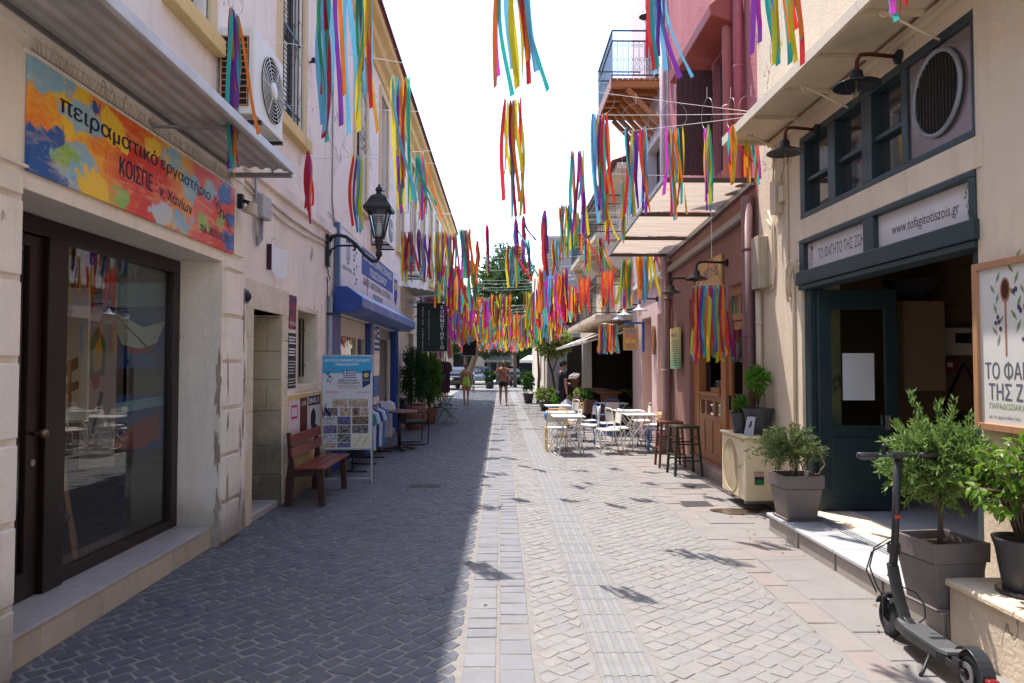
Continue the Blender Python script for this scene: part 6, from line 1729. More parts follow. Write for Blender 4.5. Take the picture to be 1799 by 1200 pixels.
RIBS = [
(-2.05, 5.3, 4.33, 1.22, 0.17, 0, 'teal purple teal sky purple teal yellow red orange sky', 'above the corrugated canopy'),
(-1.1, 4.3, 4.07, 1.02, 0.13, 0, 'green crimson sky red teal sky', 'high up, left of the pair before the tall windows'),
(-0.95, 4.45, 4.13, 1.02, 0.28, 1, 'purple orange sky sky yellow green teal red gold', 'high up, right of the pair before the tall windows'),
(-1.01, 6.9, 4.49, 1.3, 0.2, 1, 'sky yellow purple teal steel orange red lime teal', 'against the ochre eaves'),
(-1.09, 9.4, 4.45, 0.86, 0.15, 1, 'yellow teal purple sky red orange', 'small, below the eaves cluster'),
(-2.22, 8.0, 4.06, 0.78, 0.18, 0, 'crimson purple magenta orange red', 'small, above the cream wall cables'),
(-1.71, 8.2, 4.09, 0.91, 0.16, 1, 'yellow red purple teal sky lime', 'just left of the lantern'),
(0.05, 4.4, 4.23, 0.9, 0.28, 1, 'magenta orange teal sky yellow lime red sky', 'high in the middle of the sky'),
(0.1, 6.2, 4.0, 1.07, 0.18, 1, 'red yellow purple crimson sky orange yellow lime red', 'in the middle of the sky, second in height'),
(0.23, 10.5, 3.8, 0.71, 0.31, 0, 'crimson purple teal sky orange', 'below the middle of the sky, straggling'),
(0.58, 9.2, 3.66, 0.93, 0.17, 0, 'purple crimson steel red sky', 'narrow, leaning right beside the tree top'),
(0.89, 9.6, 3.83, 0.74, 0.21, 1, 'orange teal crimson yellow purple steel', 'left of the wide translucent canopy, lowest of three'),
(0.79, 7.2, 3.85, 0.87, 0.18, 1, 'teal orange purple crimson sky magenta yellow', "left of the timber balcony's braces"),
(1.02, 7.1, 4.2, 1.09, 0.19, 1, 'purple sky magenta yellow lime red teal orange', 'directly under the timber balcony'),
(1.49, 7.6, 4.21, 0.96, 0.26, 1, 'teal crimson red yellow purple purple red purple orange sky', 'purple and red, wide, under the timber balcony'),
(1.89, 7.5, 4.2, 0.99, 0.21, 1, 'magenta sky lime orange orange red teal yellow', 'magenta and orange, before the plank shutter'),
(2.1, 7.0, 4.04, 0.86, 0.11, 0, 'teal lime sky purple magenta yellow', 'before the plank shutter, green and teal'),
(2.41, 7.2, 4.12, 0.6, 0.15, 0, 'yellow orange red magenta teal', 'at the tip of the beige metal canopy'),
(2.88, 7.9, 4.43, 0.71, 0.22, 1, 'red orange yellow sky teal orange magenta', 'tangled behind the beige metal canopy'),
(1.14, 5.1, 4.61, 0.81, 0.15, 1, 'red crimson teal sky sky purple', 'high up, before the timber balcony railing'),
(1.71, 4.6, 4.32, 0.57, 0.06, 0, 'magenta purple', 'only magenta, high before the pink wall'),
(1.86, 4.5, 4.26, 0.67, 0.25, 1, 'teal sky orange lime teal yellow red red', "high up, before the beige canopy's edge"),
(2.09, 3.6, 3.74, 0.25, 0.06, 0, 'red teal magenta sky', 'barely hanging into the top edge over the canopy'),
(1.72, 9.8, 4.2, 0.83, 0.08, 0, 'orange steel sky lime red', "narrow, at the canopy's front rail"),
(1.81, 12.6, 3.93, 0.62, 0.14, 1, 'lime sky purple red orange teal', "beyond the canopy's far corner"),
(2.57, 14, 3.79, 0.78, 0.11, 1, 'yellow teal orange sky', 'left of the white ledge'),
(3.03, 13.4, 3.77, 0.38, 0.15, 1, 'red orange yellow magenta', 'behind the canopy over the white ledge'),
(-1.43, 10.6, 3.64, 0.77, 0.2, 1, 'teal purple orange yellow red steel crimson', 'first left of the row below the lantern'),
(-1.28, 10.8, 3.71, 0.75, 0.17, 0, 'lime purple yellow', 'second of the row below the lantern'),
(-1.21, 11.2, 3.72, 0.74, 0.21, 1, 'sky yellow purple orange crimson', 'third of the row right of the lantern'),
(-1.0, 11.4, 3.8, 0.86, 0.2, 1, 'purple steel yellow lime teal magenta orange', 'fourth of the row right of the lantern'),
(-0.83, 11.6, 3.8, 0.9, 0.21, 1, 'yellow sky magenta orange crimson red teal', 'fifth of the row right of the lantern'),
(-0.49, 9.5, 3.47, 0.66, 0.17, 1, 'teal yellow magenta purple red sky orange', 'at the end of the long eaves'),
(-0.42, 12.4, 3.83, 0.78, 0.14, 0, 'orange red crimson red', "red, before the big tree's left edge"),
(-0.24, 12.0, 4.03, 0.85, 0.13, 0, 'red yellow lime sky purple', "before the big tree's crown, upper left"),
(0.14, 9.4, 3.23, 0.55, 0.15, 1, 'crimson teal steel yellow red', "before the big tree's crown, upper right"),
(0.42, 11.9, 3.75, 0.6, 0.16, 1, 'orange teal red purple', 'small, left of the straggling one before the tree'),
(0.95, 12.1, 3.8, 0.6, 0.16, 1, 'yellow red sky lime orange', 'small, before the arched balconies'),
(1.45, 11.7, 3.75, 0.55, 0.14, 1, 'teal magenta yellow red', 'small, just left of the canopy corner'),
(0.35, 10.9, 3.95, 0.5, 0.15, 0, 'purple red sky gold', 'narrow, just above the straggling one'),
(1.2, 10.8, 4.0, 0.6, 0.16, 1, 'teal lime red orange', 'small, between the balcony braces and canopy'),
(1.62, 10.6, 4.0, 0.55, 0.15, 0, 'magenta sky yellow red', 'narrow, close to the canopy rail'),
(-1.22, 11, 4.7, 0.55, 0.13, 0, 'teal purple orange', 'small, next to the ochre eaves'),
]
for i, (X_, Y_, Z_, L_, w_, fc, cols, lab) in enumerate(RIBS):
    ribbon_hoop("hoop of coloured ribbons " + lab, (X_, Y_, Z_), L_, w_ * .8, fc, cols.split(), 100 + i, "ribbon hoops strung over the street")
# strings across the street
def string(y0, y1, z0, z1, sag, x0=-2.5, x1=3.05, label=None, r=.0035):
    m = MB(); n = 16
    m.tube([(x0 + (x1 - x0) * t / n, y0 + (y1 - y0) * t / n, z0 + (z1 - z0) * t / n - sag * 4 * (t / n) * (1 - t / n)) for t in range(n + 1)], r, 5)
    return m.build("string", M_WIRE, None, smooth=True, label=label or "white string stretched across the street with ribbon hoops", cat="string", group="strings across the street")
NS = [(4.4, 4.4, 4.75, 4.75, .1, "nearest white string crossing above the painted sign"), (5.3, 5.1, 4.9, 5.0, .08, "string running over the corrugated canopy"), (6.9, 7.6, 4.9, 4.4, .05, "string ending at the tip of the beige metal canopy"),
      (8.0, 7.7, 4.62, 4.45, .06, "long string crossing from the first sill to the beige metal canopy"), (9.2, 8.2, 4.35, 4.6, .05, "string crossing from the cream wall to the plank shutter"), (9.8, 9.8, 4.6, 4.3, .06, "string crossing in front of the timber balcony"),
      (11.0, 10.6, 4.05, 4.0, .05, "string above the lantern with ribbons at its left end"), (12.2, 12.2, 4.4, 4.2, .1, "string crossing at the far end of the translucent canopy")]
for (a, b_, c_, d_, s_, lb) in NS:
    string(a, b_, c_, d_, s_, label=lb)
rb = random.Random(77)
protos = []; pcols = []; WN = {"sky": "light blue", "steel": "steel blue", "gold": "amber"}
for k in range(16):
    cols = [rb.choice(["teal", "sky", "purple", "magenta", "red", "red", "crimson", "orange", "orange", "orange", "yellow", "yellow", "lime", "gold", "red"]) for _ in range(rb.choice([5, 6, 7, 8]))]
    pcols.append(cols[:3]); protos.append(ribbon_hoop("", (0, 0, 0), rb.uniform(.78, .95), rb.uniform(.2, .27), 1, cols, 500 + k, "", parts=False))
ORD = "first second third fourth fifth sixth seventh eighth ninth tenth eleventh twelfth thirteenth fourteenth fifteenth sixteenth seventeenth eighteenth nineteenth twentieth twenty-first twenty-second twenty-third twenty-fourth twenty-fifth".split()
y = 13.2; nfar = 0; row = 0
while y < 44 and nfar < 258:
    z0_ = 4.0 + rb.uniform(-.15, .2) if y < 22 else 3.78 + rb.uniform(-.15, .2)
    sag = rb.uniform(.12, .28)
    x0_, x1_ = -2.5, (3.0 if y < 16 else 2.2 if y < 28 else 1.9)
    string(y, y, z0_, z0_, sag, x0_, x1_, "white string carrying the %s far row of ribbon bunches, counted from the camera" % ORD[row], .004); col_ = 0
    x = x0_ + .25
    while x < x1_ - .15 and nfar < 258:
        c_ = abs(x - .05) < .75
        dens = (.4 if c_ else .62) if y < 17 else (.35 if c_ else .7) if y < 22 else .72
        if rb.random() < dens and not (y < 20 and x < -1.25):
            t = (x - x0_) / (x1_ - x0_)
            zz = z0_ - sag * 4 * t * (1 - t)
            pi_ = rb.randrange(len(protos))
            o = put(protos[pi_], "ribbon_hoop", None, (x, y + rb.uniform(-.05, .05), zz - .3 + rb.uniform(-.08, .05)), rb.choice([0, PI]) + rb.uniform(-.5, .5))
            cc_ = list(dict.fromkeys(WN.get(c, c) for c in pcols[pi_]))
            tag(o, "%s ribbon bunch, %s from the left in the %s far row" % (" and ".join(cc_[:2]), ORD[col_], ORD[row]), "ribbon hoop", "ribbon bunches in the far rows"); nfar += 1; col_ += 1
        x += rb.uniform(.24, .36) if y > 20 else rb.uniform(.27, .42)
    row += 1
    y += rb.uniform(1.15, 1.5) if y < 30 else rb.uniform(1.8, 2.4)
# the two drums of ribbons
def drum(label, loc, r, L, n, seed, thread):
    rr = random.Random(seed)
    o = T("ribbon_drum", label, "ribbon drum", loc, 0, "drum shaped ribbon mobiles")
    m = MB(); m.tube([(r * math.cos(2 * PI * k / 30), r * math.sin(2 * PI * k / 30), 0) for k in range(30)], .006, 5, closed=True); m.build("ring", M_HOOP, o, smooth=True, fixn=False)
    for k in range(4):
        a = k * PI / 2 + .3
        m = MB(); m.tube([(r * math.cos(a), r * math.sin(a), 0), (0, 0, .34)], .003, 4); m.build("red_thread", RIB["crimson"], o, fixn=False)
    m = MB(); m.tube([(0, 0, .34), (0, 0, .34 + thread)], .003, 4); m.build("hanging_thread", M_WIRE, o, fixn=False)
    for k in range(n):
        a = 2 * PI * k / n
        vs, fs = ribbon_strip(rr, (r * math.cos(a), r * math.sin(a), 0), L * rr.uniform(.9, 1.06), rr.uniform(.034, .046), a + PI / 2 + rr.uniform(-.3, .3), (rr.uniform(-.015, .03) + .02 * math.cos(a), rr.uniform(-.02, .02)), rr.uniform(-.01, .02), rr.uniform(-1, 1))
        m = MB(); m.add(vs, fs); m.build("ribbon", RIB[["red", "sky", "crimson", "orange", "purple", "teal", "orange", "sky", "yellow", "red", "purple", "steel", "lime", "teal", "crimson", "orange", "gold"][k % 17]], o, smooth=True, fixn=False)
    return o
drum("big hanging drum of coloured ribbons in front of the oak door", (2.53, 8.3, 2.56), .215, .86, 62, 41, .98)
drum("smaller hanging drum of ribbons left of the blue cafe sign bracket", (2.22, 14.4, 2.46), .19, .60, 44, 42, .9)
drum("hanging drum of ribbons on the shaded side behind the hairdresser sign", (-1.95, 23.5, 2.55), .28, .75, 30, 43, .8)
# ------------------------------------------------------------ cafe tables and chairs in the sun
m_fabw = paint("chair_fabric_white", S(222, 216, 204), .7, 0, .06, 20, .2)
m_yel = paint("chair_yellow", S(238, 180, 44), .4); m_blue = paint("chair_blue", S(38, 100, 180), .4)
def chair_proto(mf, label, loc, rz, group="metal chairs of the cafe in the sun"):
    o = T("cafe_chair", label, "chair", loc, rz, group)
    for s in (-1, 1):
        y = s * .19
        m = MB(); m.tube([(.18, y, 0), (.17, y, .41), (.15, y, .425)], .011, 7); m.build("leg", mf, o, smooth=True)
        m = MB(); m.tube([(-.26, y, 0), (-.19, y, .42), (-.18, y, .45)], .011, 7); m.build("leg", mf, o, smooth=True)
        m = MB(); m.tube([(.15, y, .425), (-.19, y, .425)], .011, 7); m.build("side_rail", mf, o, smooth=True)
        m = MB(); m.tube([(.175, y, .2), (-.225, y, .2)], .007, 6); m.build("stretcher", mf, o, smooth=True)
    m = MB(); m.tube([(-.185, -.19, .44), (-.215, -.19, .70), (-.225, -.175, .775), (-.228, -.13, .80), (-.228, .13, .80), (-.225, .175, .775), (-.215, .19, .70), (-.185, .19, .44)], .011, 7); m.build("back_frame", mf, o, smooth=True)
    m = MB(); m.tube([(.175, -.19, .12), (.175, .19, .12)], .007, 6); m.build("stretcher", mf, o, smooth=True)
    m = MB(); m.box(-.19, .175, -.18, .18, .428, .445); m.build("seat", m_fabw, o, bevel=.006)
    m = MB(); m.prism([(-.204, .55), (-.192, .55), (-.213, .735), (-.225, .735)], "y", -.182, .182); m.build("backrest", m_fabw, o, bevel=.003)
    return o
cw = chair_proto(M_WHITEM, "white chair nearest the tactile strip, its back towards the oak door", (1.96, 12.85, 0), PI + .1)
cy_ = chair_proto(m_yel, "yellow framed chair between the two nearest white tables", (1.05, 13.25, 0), PI * .5)
cb_ = chair_proto(m_blue, "blue framed chair nearest the lilac wall, turned to the street", (2.92, 12.95, 0), PI - .15)
copy_tree(cw, (1.72, 13.75, 0), PI - .2, "white chair behind the one nearest the tactile strip")
copy_tree(cw, (1.22, 12.7, 0), PI + .05, "white chair tucked under the nearest white table")
copy_tree(cw, (1.55, 16.3, 0), PI * 1.1, "white chair at the farthest small table beside the man in black")
copy_tree(cw, (2.25, 13.2, 0), .2, "white chair on the street side of the table by the lilac wall")
copy_tree(cw, (2.98, 14.9, 0), PI, "white chair against the lilac wall behind the blue ones")
copy_tree(cy_, (1.52, 15.0, 0), PI * .9, "yellow framed chair standing free behind the white table, back to the terrace")
copy_tree(cb_, (1.85, 14.9, 0), PI * 1.1, "blue framed chair beside the free standing yellow one")
copy_tree(cb_, (2.95, 13.8, 0), PI + .2, "blue framed chair second along the lilac wall")
copy_tree(cb_, (2.15, 14.2, 0), -.1, "blue framed chair on the street side of the second wall table")
copy_tree(cb_, (2.55, 16.6, 0), PI * .6, "blue framed chair at the shaded terrace edge")
def table_proto(label, loc, rz=0):
    o = T("cafe_table", label, "table", loc, rz, "white cafe tables in the sun")
    m = MB(); m.box(-.29, .29, -.29, .29, .675, .695); m.build("table_top", M_WHITEM, o, bevel=.005)
    for s in (-1, 1):
        m = MB(); m.tube([(-.24, s * .25, 0), (.22, s * .25, .67)], .01, 6); m.build("leg", M_WHITEM, o, smooth=True)
        m = MB(); m.tube([(.24, s * .23, 0), (-.22, s * .23, .67)], .01, 6); m.build("leg", M_WHITEM, o, smooth=True)
    m = MB(); m.tube([(-.24, -.25, .02), (-.24, .25, .02)], .008, 6); m.build("stretcher", M_WHITEM, o, smooth=True)
    m = MB(); m.tube([(.24, -.23, .02), (.24, .23, .02)], .008, 6); m.build("stretcher", M_WHITEM, o, smooth=True)
    return o
t0 = table_proto("nearest white folding table in the sun", (1.22, 12.75, 0), .03)
copy_tree(t0, (1.18, 13.75, 0), -.03, "white folding table just behind the nearest one")
copy_tree(t0, (1.30, 16.0, 0), .05, "small white table farthest up the sunny row")
copy_tree(t0, (2.62, 13.15, 0), .02, "nearer white table in front of the lilac wall")
copy_tree(t0, (2.60, 14.15, 0), .0, "second white table in front of the lilac wall")
copy_tree(t0, (2.75, 16.9, 0), .0, "white table at the edge of the shaded terrace")
# bar stools
def stool(label, loc, rz, mt):
    o = T("bar_stool", label, "bar stool", loc, rz, "bar stools by the oak counter")
    m = MB(); m.box(-.185, .185, -.185, .185, .69, .725); m.build("seat", mt, o, bevel=.008)
    for a in (-1, 1):
        for b_ in (-1, 1):
            m = MB(); m.bar((a * .20, b_ * .20, 0), (a * .155, b_ * .155, .69), .036, .036, (1, 0, 0)); m.build("leg", mt, o, bevel=.004)
    for z_, w in ((.22, .187), (.30, .182), (.46, .172), (.54, .167)):
        for s in (-1, 1):
            m = MB()
            if z_ in (.22, .46): m.bar((-w, s * w, z_), (w, s * w, z_), .018, .022)
            else: m.bar((s * w, -w, z_), (s * w, w, z_), .018, .022)
            m.build("rung", mt, o)
    return o
stool("dark green wooden bar stool nearest the camera by the oak counter", (2.72, 10.35, 0), .05, wood("stool_green", S(52, 56, 40), .4, "z", .3))
stool("red brown wooden bar stool behind the dark green one", (2.70, 11.15, 0), -.05, wood("stool_red", S(112, 58, 42), .4, "z", .3))

# floor standing air conditioner on brackets
m_acb = paint("ac_beige", S(222, 204, 168), .5, 0, .06, 3, .06)
ar = T("air_conditioner", "beige air conditioner unit mounted low beside the restaurant, pots standing on it", "air conditioner", (2.9, 8.1, 0), 0, world=True)
for yy_ in (7.85, 8.3):
    m = MB(); m.box(2.75, 3.1, yy_, yy_ + .05, .06, .112); m.build("bracket", M_GALV, ar)
m = MB(); m.box(2.70, 3.07, 7.70, 8.52, .115, .80); m.build("casing", m_acb, ar, bevel=.014)
m = MB(); m.box(2.68, 3.085, 7.68, 8.54, .803, .83); m.build("lid", m_acb, ar, bevel=.008)
m = MB(); m.add([(2.697, 8.18 + .265 * math.cos(2 * PI * k / 36), .46 + .30 * math.sin(2 * PI * k / 36)) for k in range(36)], [list(range(36))]); m.build("fan_cover", paint("ac_fan_grey_beige", S(176, 158, 126), .7, 0, .15, 8), ar, fixn=False)
m = MB(); m.tube([(2.697, 8.18 + .27 * math.cos(2 * PI * k / 36), .46 + .305 * math.sin(2 * PI * k / 36)) for k in range(36)], .006, 5, closed=True); m.build("fan_rim", m_acb, ar, smooth=True)

stk = T("political_sticker", "small red, black and green sticker on the air conditioner's end", "sticker", (2.8, 7.69, .3), 0)
m = MB(); m.box(0, .10, -.003, .005, 0, .14); m.build("paper", flat("sticker_black", S(40, 44, 46)), stk)
m = MB(); m.add([(.0, -.0036, .0), (.10, -.0036, .0), (.10, -.0036, .05), (.05, -.0036, .06), (0, -.0036, .045)], [(0, 1, 2, 3, 4)]); m.build("green_field", flat("sticker_green", S(30, 110, 66)), stk, fixn=False)
m = MB(); q4(m, 0.002, .098, .09, .138, -.0036); m.build("red_field", flat("sticker_pale", S(206, 180, 160)), stk, fixn=False)
text("ΟΧΙ ΣΤΟΝ", m_rl, stk, (.01, -.004, .117), (1, 0, 0), (0, 0, 1), .016, .08, bold=.03)
text("ΠΟΛΕΜΟ", m_rl, stk, (.01, -.004, .096), (1, 0, 0), (0, 0, 1), .015, .08, bold=.03)
wet = MB(); rb = random.Random(6)
wet.add([(2.62 + .26 * math.cos(a) * (1 + .25 * math.sin(3 * a)), 7.72 + .2 * math.sin(a) * (1 + .2 * math.cos(2 * a)), .0075) for a in [i * PI / 10 for i in range(20)]], [list(range(20))])
wq = NT("wet_patch"); wm = wq.bsdf(S(84, 72, 60), .12, 0, .6)
wet.build("water_puddle", wm, None, fixn=False, label="small puddle on the paving under the low air conditioner", cat="puddle")

# ------------------------------------------------------------ plants
def leafbit(m, p, d, L, W, rr, fold=.25):
    """one small leaf: two triangles meeting at the midrib, or four when fold"""
    d = d.normalized(); s = d.cross(Vector((rr.uniform(-1, 1), rr.uniform(-1, 1), rr.uniform(-1, 1))))
    if s.length < 1e-3: s = d.orthogonal()
    s.normalize(); n_ = d.cross(s)
    q_ = p + d * L * .5 - n_ * fold * W
    m.add([p, p + d * L * .45 + s * W / 2, p + d * L, p + d * L * .45 - s * W / 2 - n_ * fold * W], [(0, 1, 2, 3)])
def rdir(rr):
    z = rr.uniform(-1, 1); a = rr.uniform(0, 2 * PI); r = math.sqrt(1 - z * z)
    return Vector((r * math.cos(a), r * math.sin(a), z))
def bush(par, base, ctr, rad_, nt, nl, L, W, mat, seed, up=.35, twigL=.5, stemmat=None, fill=.75, name="crown", stem_r=.004):
    """crown of leafy twigs: each twig starts inside the crown and runs outwards with leaves along it"""
    rr = random.Random(seed); m = MB(); st = MB()
    ctr = Vector(ctr); base = Vector(base); lobes = [(rdir(rr), rr.uniform(.75, 1.15)) for _ in range(9)]
    for _ in range(nt):
        d = rdir(rr); d.z = d.z * .8 + up * rr.random(); d.normalize()
        g = .82 + .25 * max(0, max(d.dot(l) * s for l, s in lobes) - .4)
        g *= rr.uniform(.8, 1.1)
        e = ctr + Vector((d.x * rad_[0], d.y * rad_[1], d.z * rad_[2])) * g
        s0 = ctr + (e - ctr) * rr.uniform(max(0, 1 - twigL * 1.6), 1 - twigL * .6)
        bend = Vector((rr.uniform(-.1, .1), rr.uniform(-.1, .1), rr.uniform(-.02, .15))) * (e - s0).length
        for k in range(nl):
            t = (k + rr.random()) / nl
            p = s0 + (e - s0) * t + bend * 4 * t * (1 - t)
            dd = (e - s0).normalized() * .8 + rdir(rr) * .8
            leafbit(m, p, dd, L * rr.uniform(.7, 1.2), W * rr.uniform(.8, 1.2), rr)
        if stemmat and _ % 3 == 0:
            mid = base + (s0 - base) * .6 + Vector((0, 0, .05 * rad_[2]))
            st.tube([base, mid, s0, s0 + (e - s0) * .5 + bend], [stem_r * 1.6, stem_r * 1.2, stem_r * .8, stem_r * .4], 4)
    m.build(name, mat, par, kind="stuff", fixn=False)
    if stemmat: st.build("branches", stemmat, par, kind="stuff", fixn=False, smooth=True)
m_olv = leaf("olive_leaf", S(80, 112, 48), S(142, 164, 90)); m_olv2 = leaf("olive_leaf_grey", S(84, 100, 54), S(132, 144, 92)); m_bas = leaf("basil_leaf", S(60, 120, 26), S(110, 160, 50)); m_fic = leaf("ficus_leaf", S(64, 108, 30), S(132, 160, 56), .3)
m_ficy = leaf("ficus_leaf_yellow", S(190, 170, 30), S(210, 190, 60), .4)
m_con = leaf("conifer_leaf", S(30, 58, 24), S(50, 84, 36)); m_shr = leaf("shrub_leaf", S(50, 92, 34), S(88, 128, 50)); m_pale = leaf("pale_shrub_leaf", S(124, 152, 70), S(178, 190, 112)); m_tre = leaf("far_tree_leaf", S(52, 78, 36), S(92, 116, 62), .6, .3)
m_bark = wood("bark", S(110, 92, 76), .9, "z", .4); m_soil = plaster("soil", S(70, 52, 40), .3, streak=0, bump=.8)
m_potg = paint("pot_grey_brown", S(112, 102, 98), .5, 0, .06, 6); m_potd = paint("pot_anthracite", S(52, 52, 56), .4, 0, .06, 6); m_terra = paint("terracotta", S(122, 78, 60), .8, 0, .15, 6, .2)
def square_pot(par, w, h, mat, saucer=True):
    m = MB(); wb = w * .72; hr = h * .72
    m.taper((0, 0), wb, wb, w * .93, w * .93, .012, hr); pt = m.build("pot", mat, par, bevel=.012)
    m = MB()
    o1, o2, i1 = w / 2 * .985, w / 2, w / 2 - .022
    vs = []
    for (r, z) in ((o1, hr + .001), (o2, h), (i1, h), (i1 * .97, h - .06), (i1 * .9, hr + .001)):
        vs += [(-r, -r, z), (r, -r, z), (r, r, z), (-r, r, z)]
    m.add(vs, [(4 * l + k, 4 * l + (k + 1) % 4, 4 * l + 4 + (k + 1) % 4, 4 * l + 4 + k) for l in range(4) for k in range(4)])
    m.build("rim", mat, pt, bevel=.004)
    m = MB(); r = i1 * .94; m.add([(-r, -r, h - .05), (r, -r, h - .05), (r, r, h - .05), (-r, r, h - .05)], [(0, 1, 2, 3)]); m.build("soil", m_soil, par)
    if saucer:
        m = MB(); m.taper((0, 0), wb * 1.12, wb * 1.12, wb * 1.2, wb * 1.2, 0, .02); m.build("saucer", mat, par, bevel=.004)
def round_pot(par, r, h, mat, r0=.62):
    m = MB(); m.lathe([(r * r0, 0), (r * (r0 + .05), .01), (r * .80, h * .45), (r * .90, h * .8), (r, h * .96), (r * 1.02, h), (r * .93, h), (r * .86, h * .88)], 24, cap=False); m.build("pot", mat, par, smooth=True)
    m = MB(); m.lathe([(0.001, h * .88), (r * .87, h * .885)], 24, cap=False); m.build("soil", m_soil, par, fixn=False)
    m = MB(); m.lathe([(r * r0, 0), (r * r0, -.0)], 24); 
# large olive tree in a square pot on the step
o = T("potted_olive_tree", "bushy potted olive tree in a large grey brown square pot beside the scooter", "potted tree", (2.68, 4.25, .174), .12)
square_pot(o, .365, .405, m_potg)
m = MB(); m.tube([(0, 0, .33), (.01, 0, .55), (-.01, .01, .68), (0, 0, .78)], [.017, .014, .013, .011], 8); m.build("trunk", m_bark, o, smooth=True)
bush(o, (0, 0, .68), (0, 0, .84), (.38, .33, .29), 300, 32, .046, .0125, m_olv, 1, .5, .6, m_bark)
m = MB(); rr = random.Random(4)
for sx_, sy_, hh in ((-.22, -.05, 1.28), (-.12, .02, 1.2), (.02, 0, 1.22), (.16, .05, 1.24), (-.3, 0, 1.1), (.24, 0, 1.15)):
    for k in range(80):
        t = rr.random(); p = Vector((sx_ * (.6 + .4 * t), sy_, .95 + (hh - .95) * t)) + rdir(rr) * .015
        leafbit(m, p, Vector((rr.uniform(-.7, .7), rr.uniform(-.7, .7), .8)), .042, .0105, rr)
m.build("upright_shoots", m_olv, o, kind="stuff", fixn=False)
o = T("potted_olive_tree", "sprawling small leaved potted olive in a square pot before the low air conditioner", "potted tree", (2.80, 6.62, .174), .05)
square_pot(o, .38, .42, m_potg)
m = MB(); m.tube([(0, 0, .36), (.01, 0, .5), (-.02, .0, .6)], [.016, .013, .01], 8); m.build("trunk", m_bark, o, smooth=True)
bush(o, (-.01, 0, .52), (-.05, 0, .66), (.33, .28, .25), 190, 26, .040, .0115, m_olv2, 2, .2, .7, m_bark)
m = MB(); rr = random.Random(8)
for k in range(9):
    a = rr.uniform(2.4, 3.9); tip_ = Vector((math.cos(a) * rr.uniform(.4, .56), math.sin(a) * .25, rr.uniform(.42, .72)))
    for j in range(40):
        t = rr.uniform(.3, 1); p = Vector((0, 0, .6)) * (1 - t) + tip_ * t + Vector((0, 0, .1 * math.sin(PI * t))) + rdir(rr) * .012
        leafbit(m, p, tip_.normalized() + rdir(rr) * .8, .036, .010, rr)
m.build("side_shoots", m_olv2, o, kind="stuff", fixn=False)
m = MB(); m.tube([(0, 0, .55), (.12, 0, .62), (.24, 0, .60), (.29, 0, .50), (.22, .01, .40), (.12, 0, .40)], .007, 6); m.build("bent_branch", wood("pale_bark", S(176, 150, 112), .7), o, smooth=True)
# pots on the air conditioner
o = T("potted_basil", "tall leafy basil in a wide dark pot on top of the low air conditioner", "potted plant", (2.93, 7.92, .832), 0)
round_pot(o, .175, .30, m_potd)
bush(o, (0, 0, .3), (0, 0, .62), (.16, .16, .20), 150, 16, .028, .018, m_bas, 3, .4, .6, m_bark, stem_r=.0025)
o = T("potted_basil", "small basil in a dark pot left of the tall one on the air conditioner", "potted plant", (2.80, 8.12, .832), 0)
round_pot(o, .125, .235, m_potd)
bush(o, (0, 0, .2), (0, 0, .33), (.105, .105, .13), 70, 14, .026, .017, m_bas, 4, .6, .6, m_bark, stem_r=.002)
o = T("leaning_menu_card", "folded grey white card standing between the two basil pots", "card", (2.775, 7.80, .832), -.3)
m = MB(); m.prism([(-.05, 0), (.05, 0), (.075, .21), (-.012, .21)], "y", -.012, .012); m.build("card", paint("card_grey", S(176, 176, 186), .6), o)
m = MB(); m.add([(-.0, -.0128, .08), (.03, -.0128, .1), (.04, -.0128, .17), (.02, -.0128, .16)], [(0, 1, 2, 3)]); m.build("print_mark", M_INK, o, fixn=False)
# ficus on the low wall
o = T("potted_ficus", "glossy ficus with some yellow leaves in an anthracite pot on the low beige wall", "potted plant", (2.86, 3.80, .38), 0)
round_pot(o, .15, .30, m_potd)
m = MB(); m.lathe([(.10, 0), (.135, .005), (.14, .02), (.13, .022)], 20); m.build("saucer", m_potd, o)
lm = MB(); 
nL, nW = 5, 1
vs = [(0, 0, 0), (.012, .006, .003), (.012, -.006, .003), (.034, .018, .006), (.034, 0, 0), (.034, -.018, .006), (.058, .013, -.002), (.058, 0, -.006), (.058, -.013, -.002), (.082, 0, -.022)]
lm.add(vs, [(0, 2, 1), (1, 2, 4), (1, 4, 3), (2, 5, 4), (3, 4, 7, 6), (4, 5, 8, 7), (6, 7, 9), (7, 8, 9)])
lme = lm.mesh("leaf", m_fic, True); lmy = lm.mesh("leaf", m_ficy, True)
rr = random.Random(15); st = MB(); far_l = MB(); cnt = 0
for k in range(75):
    d = rdir(rr); d.z = abs(d.z) * .9 - .25; e = Vector((.04 + d.x * .34, d.y * .30, .60 + d.z * .38)); b0 = Vector((rr.uniform(-.02, .02), rr.uniform(-.02, .02), .28)); mid = (b0 + e) / 2 + Vector((-.3 * d.x * .2, 0, .12))
    st.tube([b0, mid, e], [.006, .004, .002], 5)
    for j in range(11):
        t = .35 + .65 * (j + rr.random()) / 11
        p = b0 * (1 - t) ** 2 + mid * 2 * t * (1 - t) + e * t * t
        dd = (e - mid).normalized() * .7 + rdir(rr) * .9; dd.z -= .25; dd.normalize()
        Mq = dd.to_track_quat("X", "Z") @ Matrix.Rotation(rr.uniform(-.7, .7), 3, "X").to_quaternion()
        sc_ = rr.uniform(.7, 1.1)
        if cnt < 290:
            lf = put(lmy if rr.random() < .09 else lme, "leaf", o, p); lf.rotation_mode = "QUATERNION"; lf.rotation_quaternion = Mq; lf.scale = (sc_,) * 3; cnt += 1
        else:
            far_l.add([p + Mq @ (Vector(v_) * sc_) for v_ in vs], [(0, 2, 1), (1, 2, 4), (1, 4, 3), (2, 5, 4), (3, 4, 7, 6), (4, 5, 8, 7), (6, 7, 9), (7, 8, 9)])
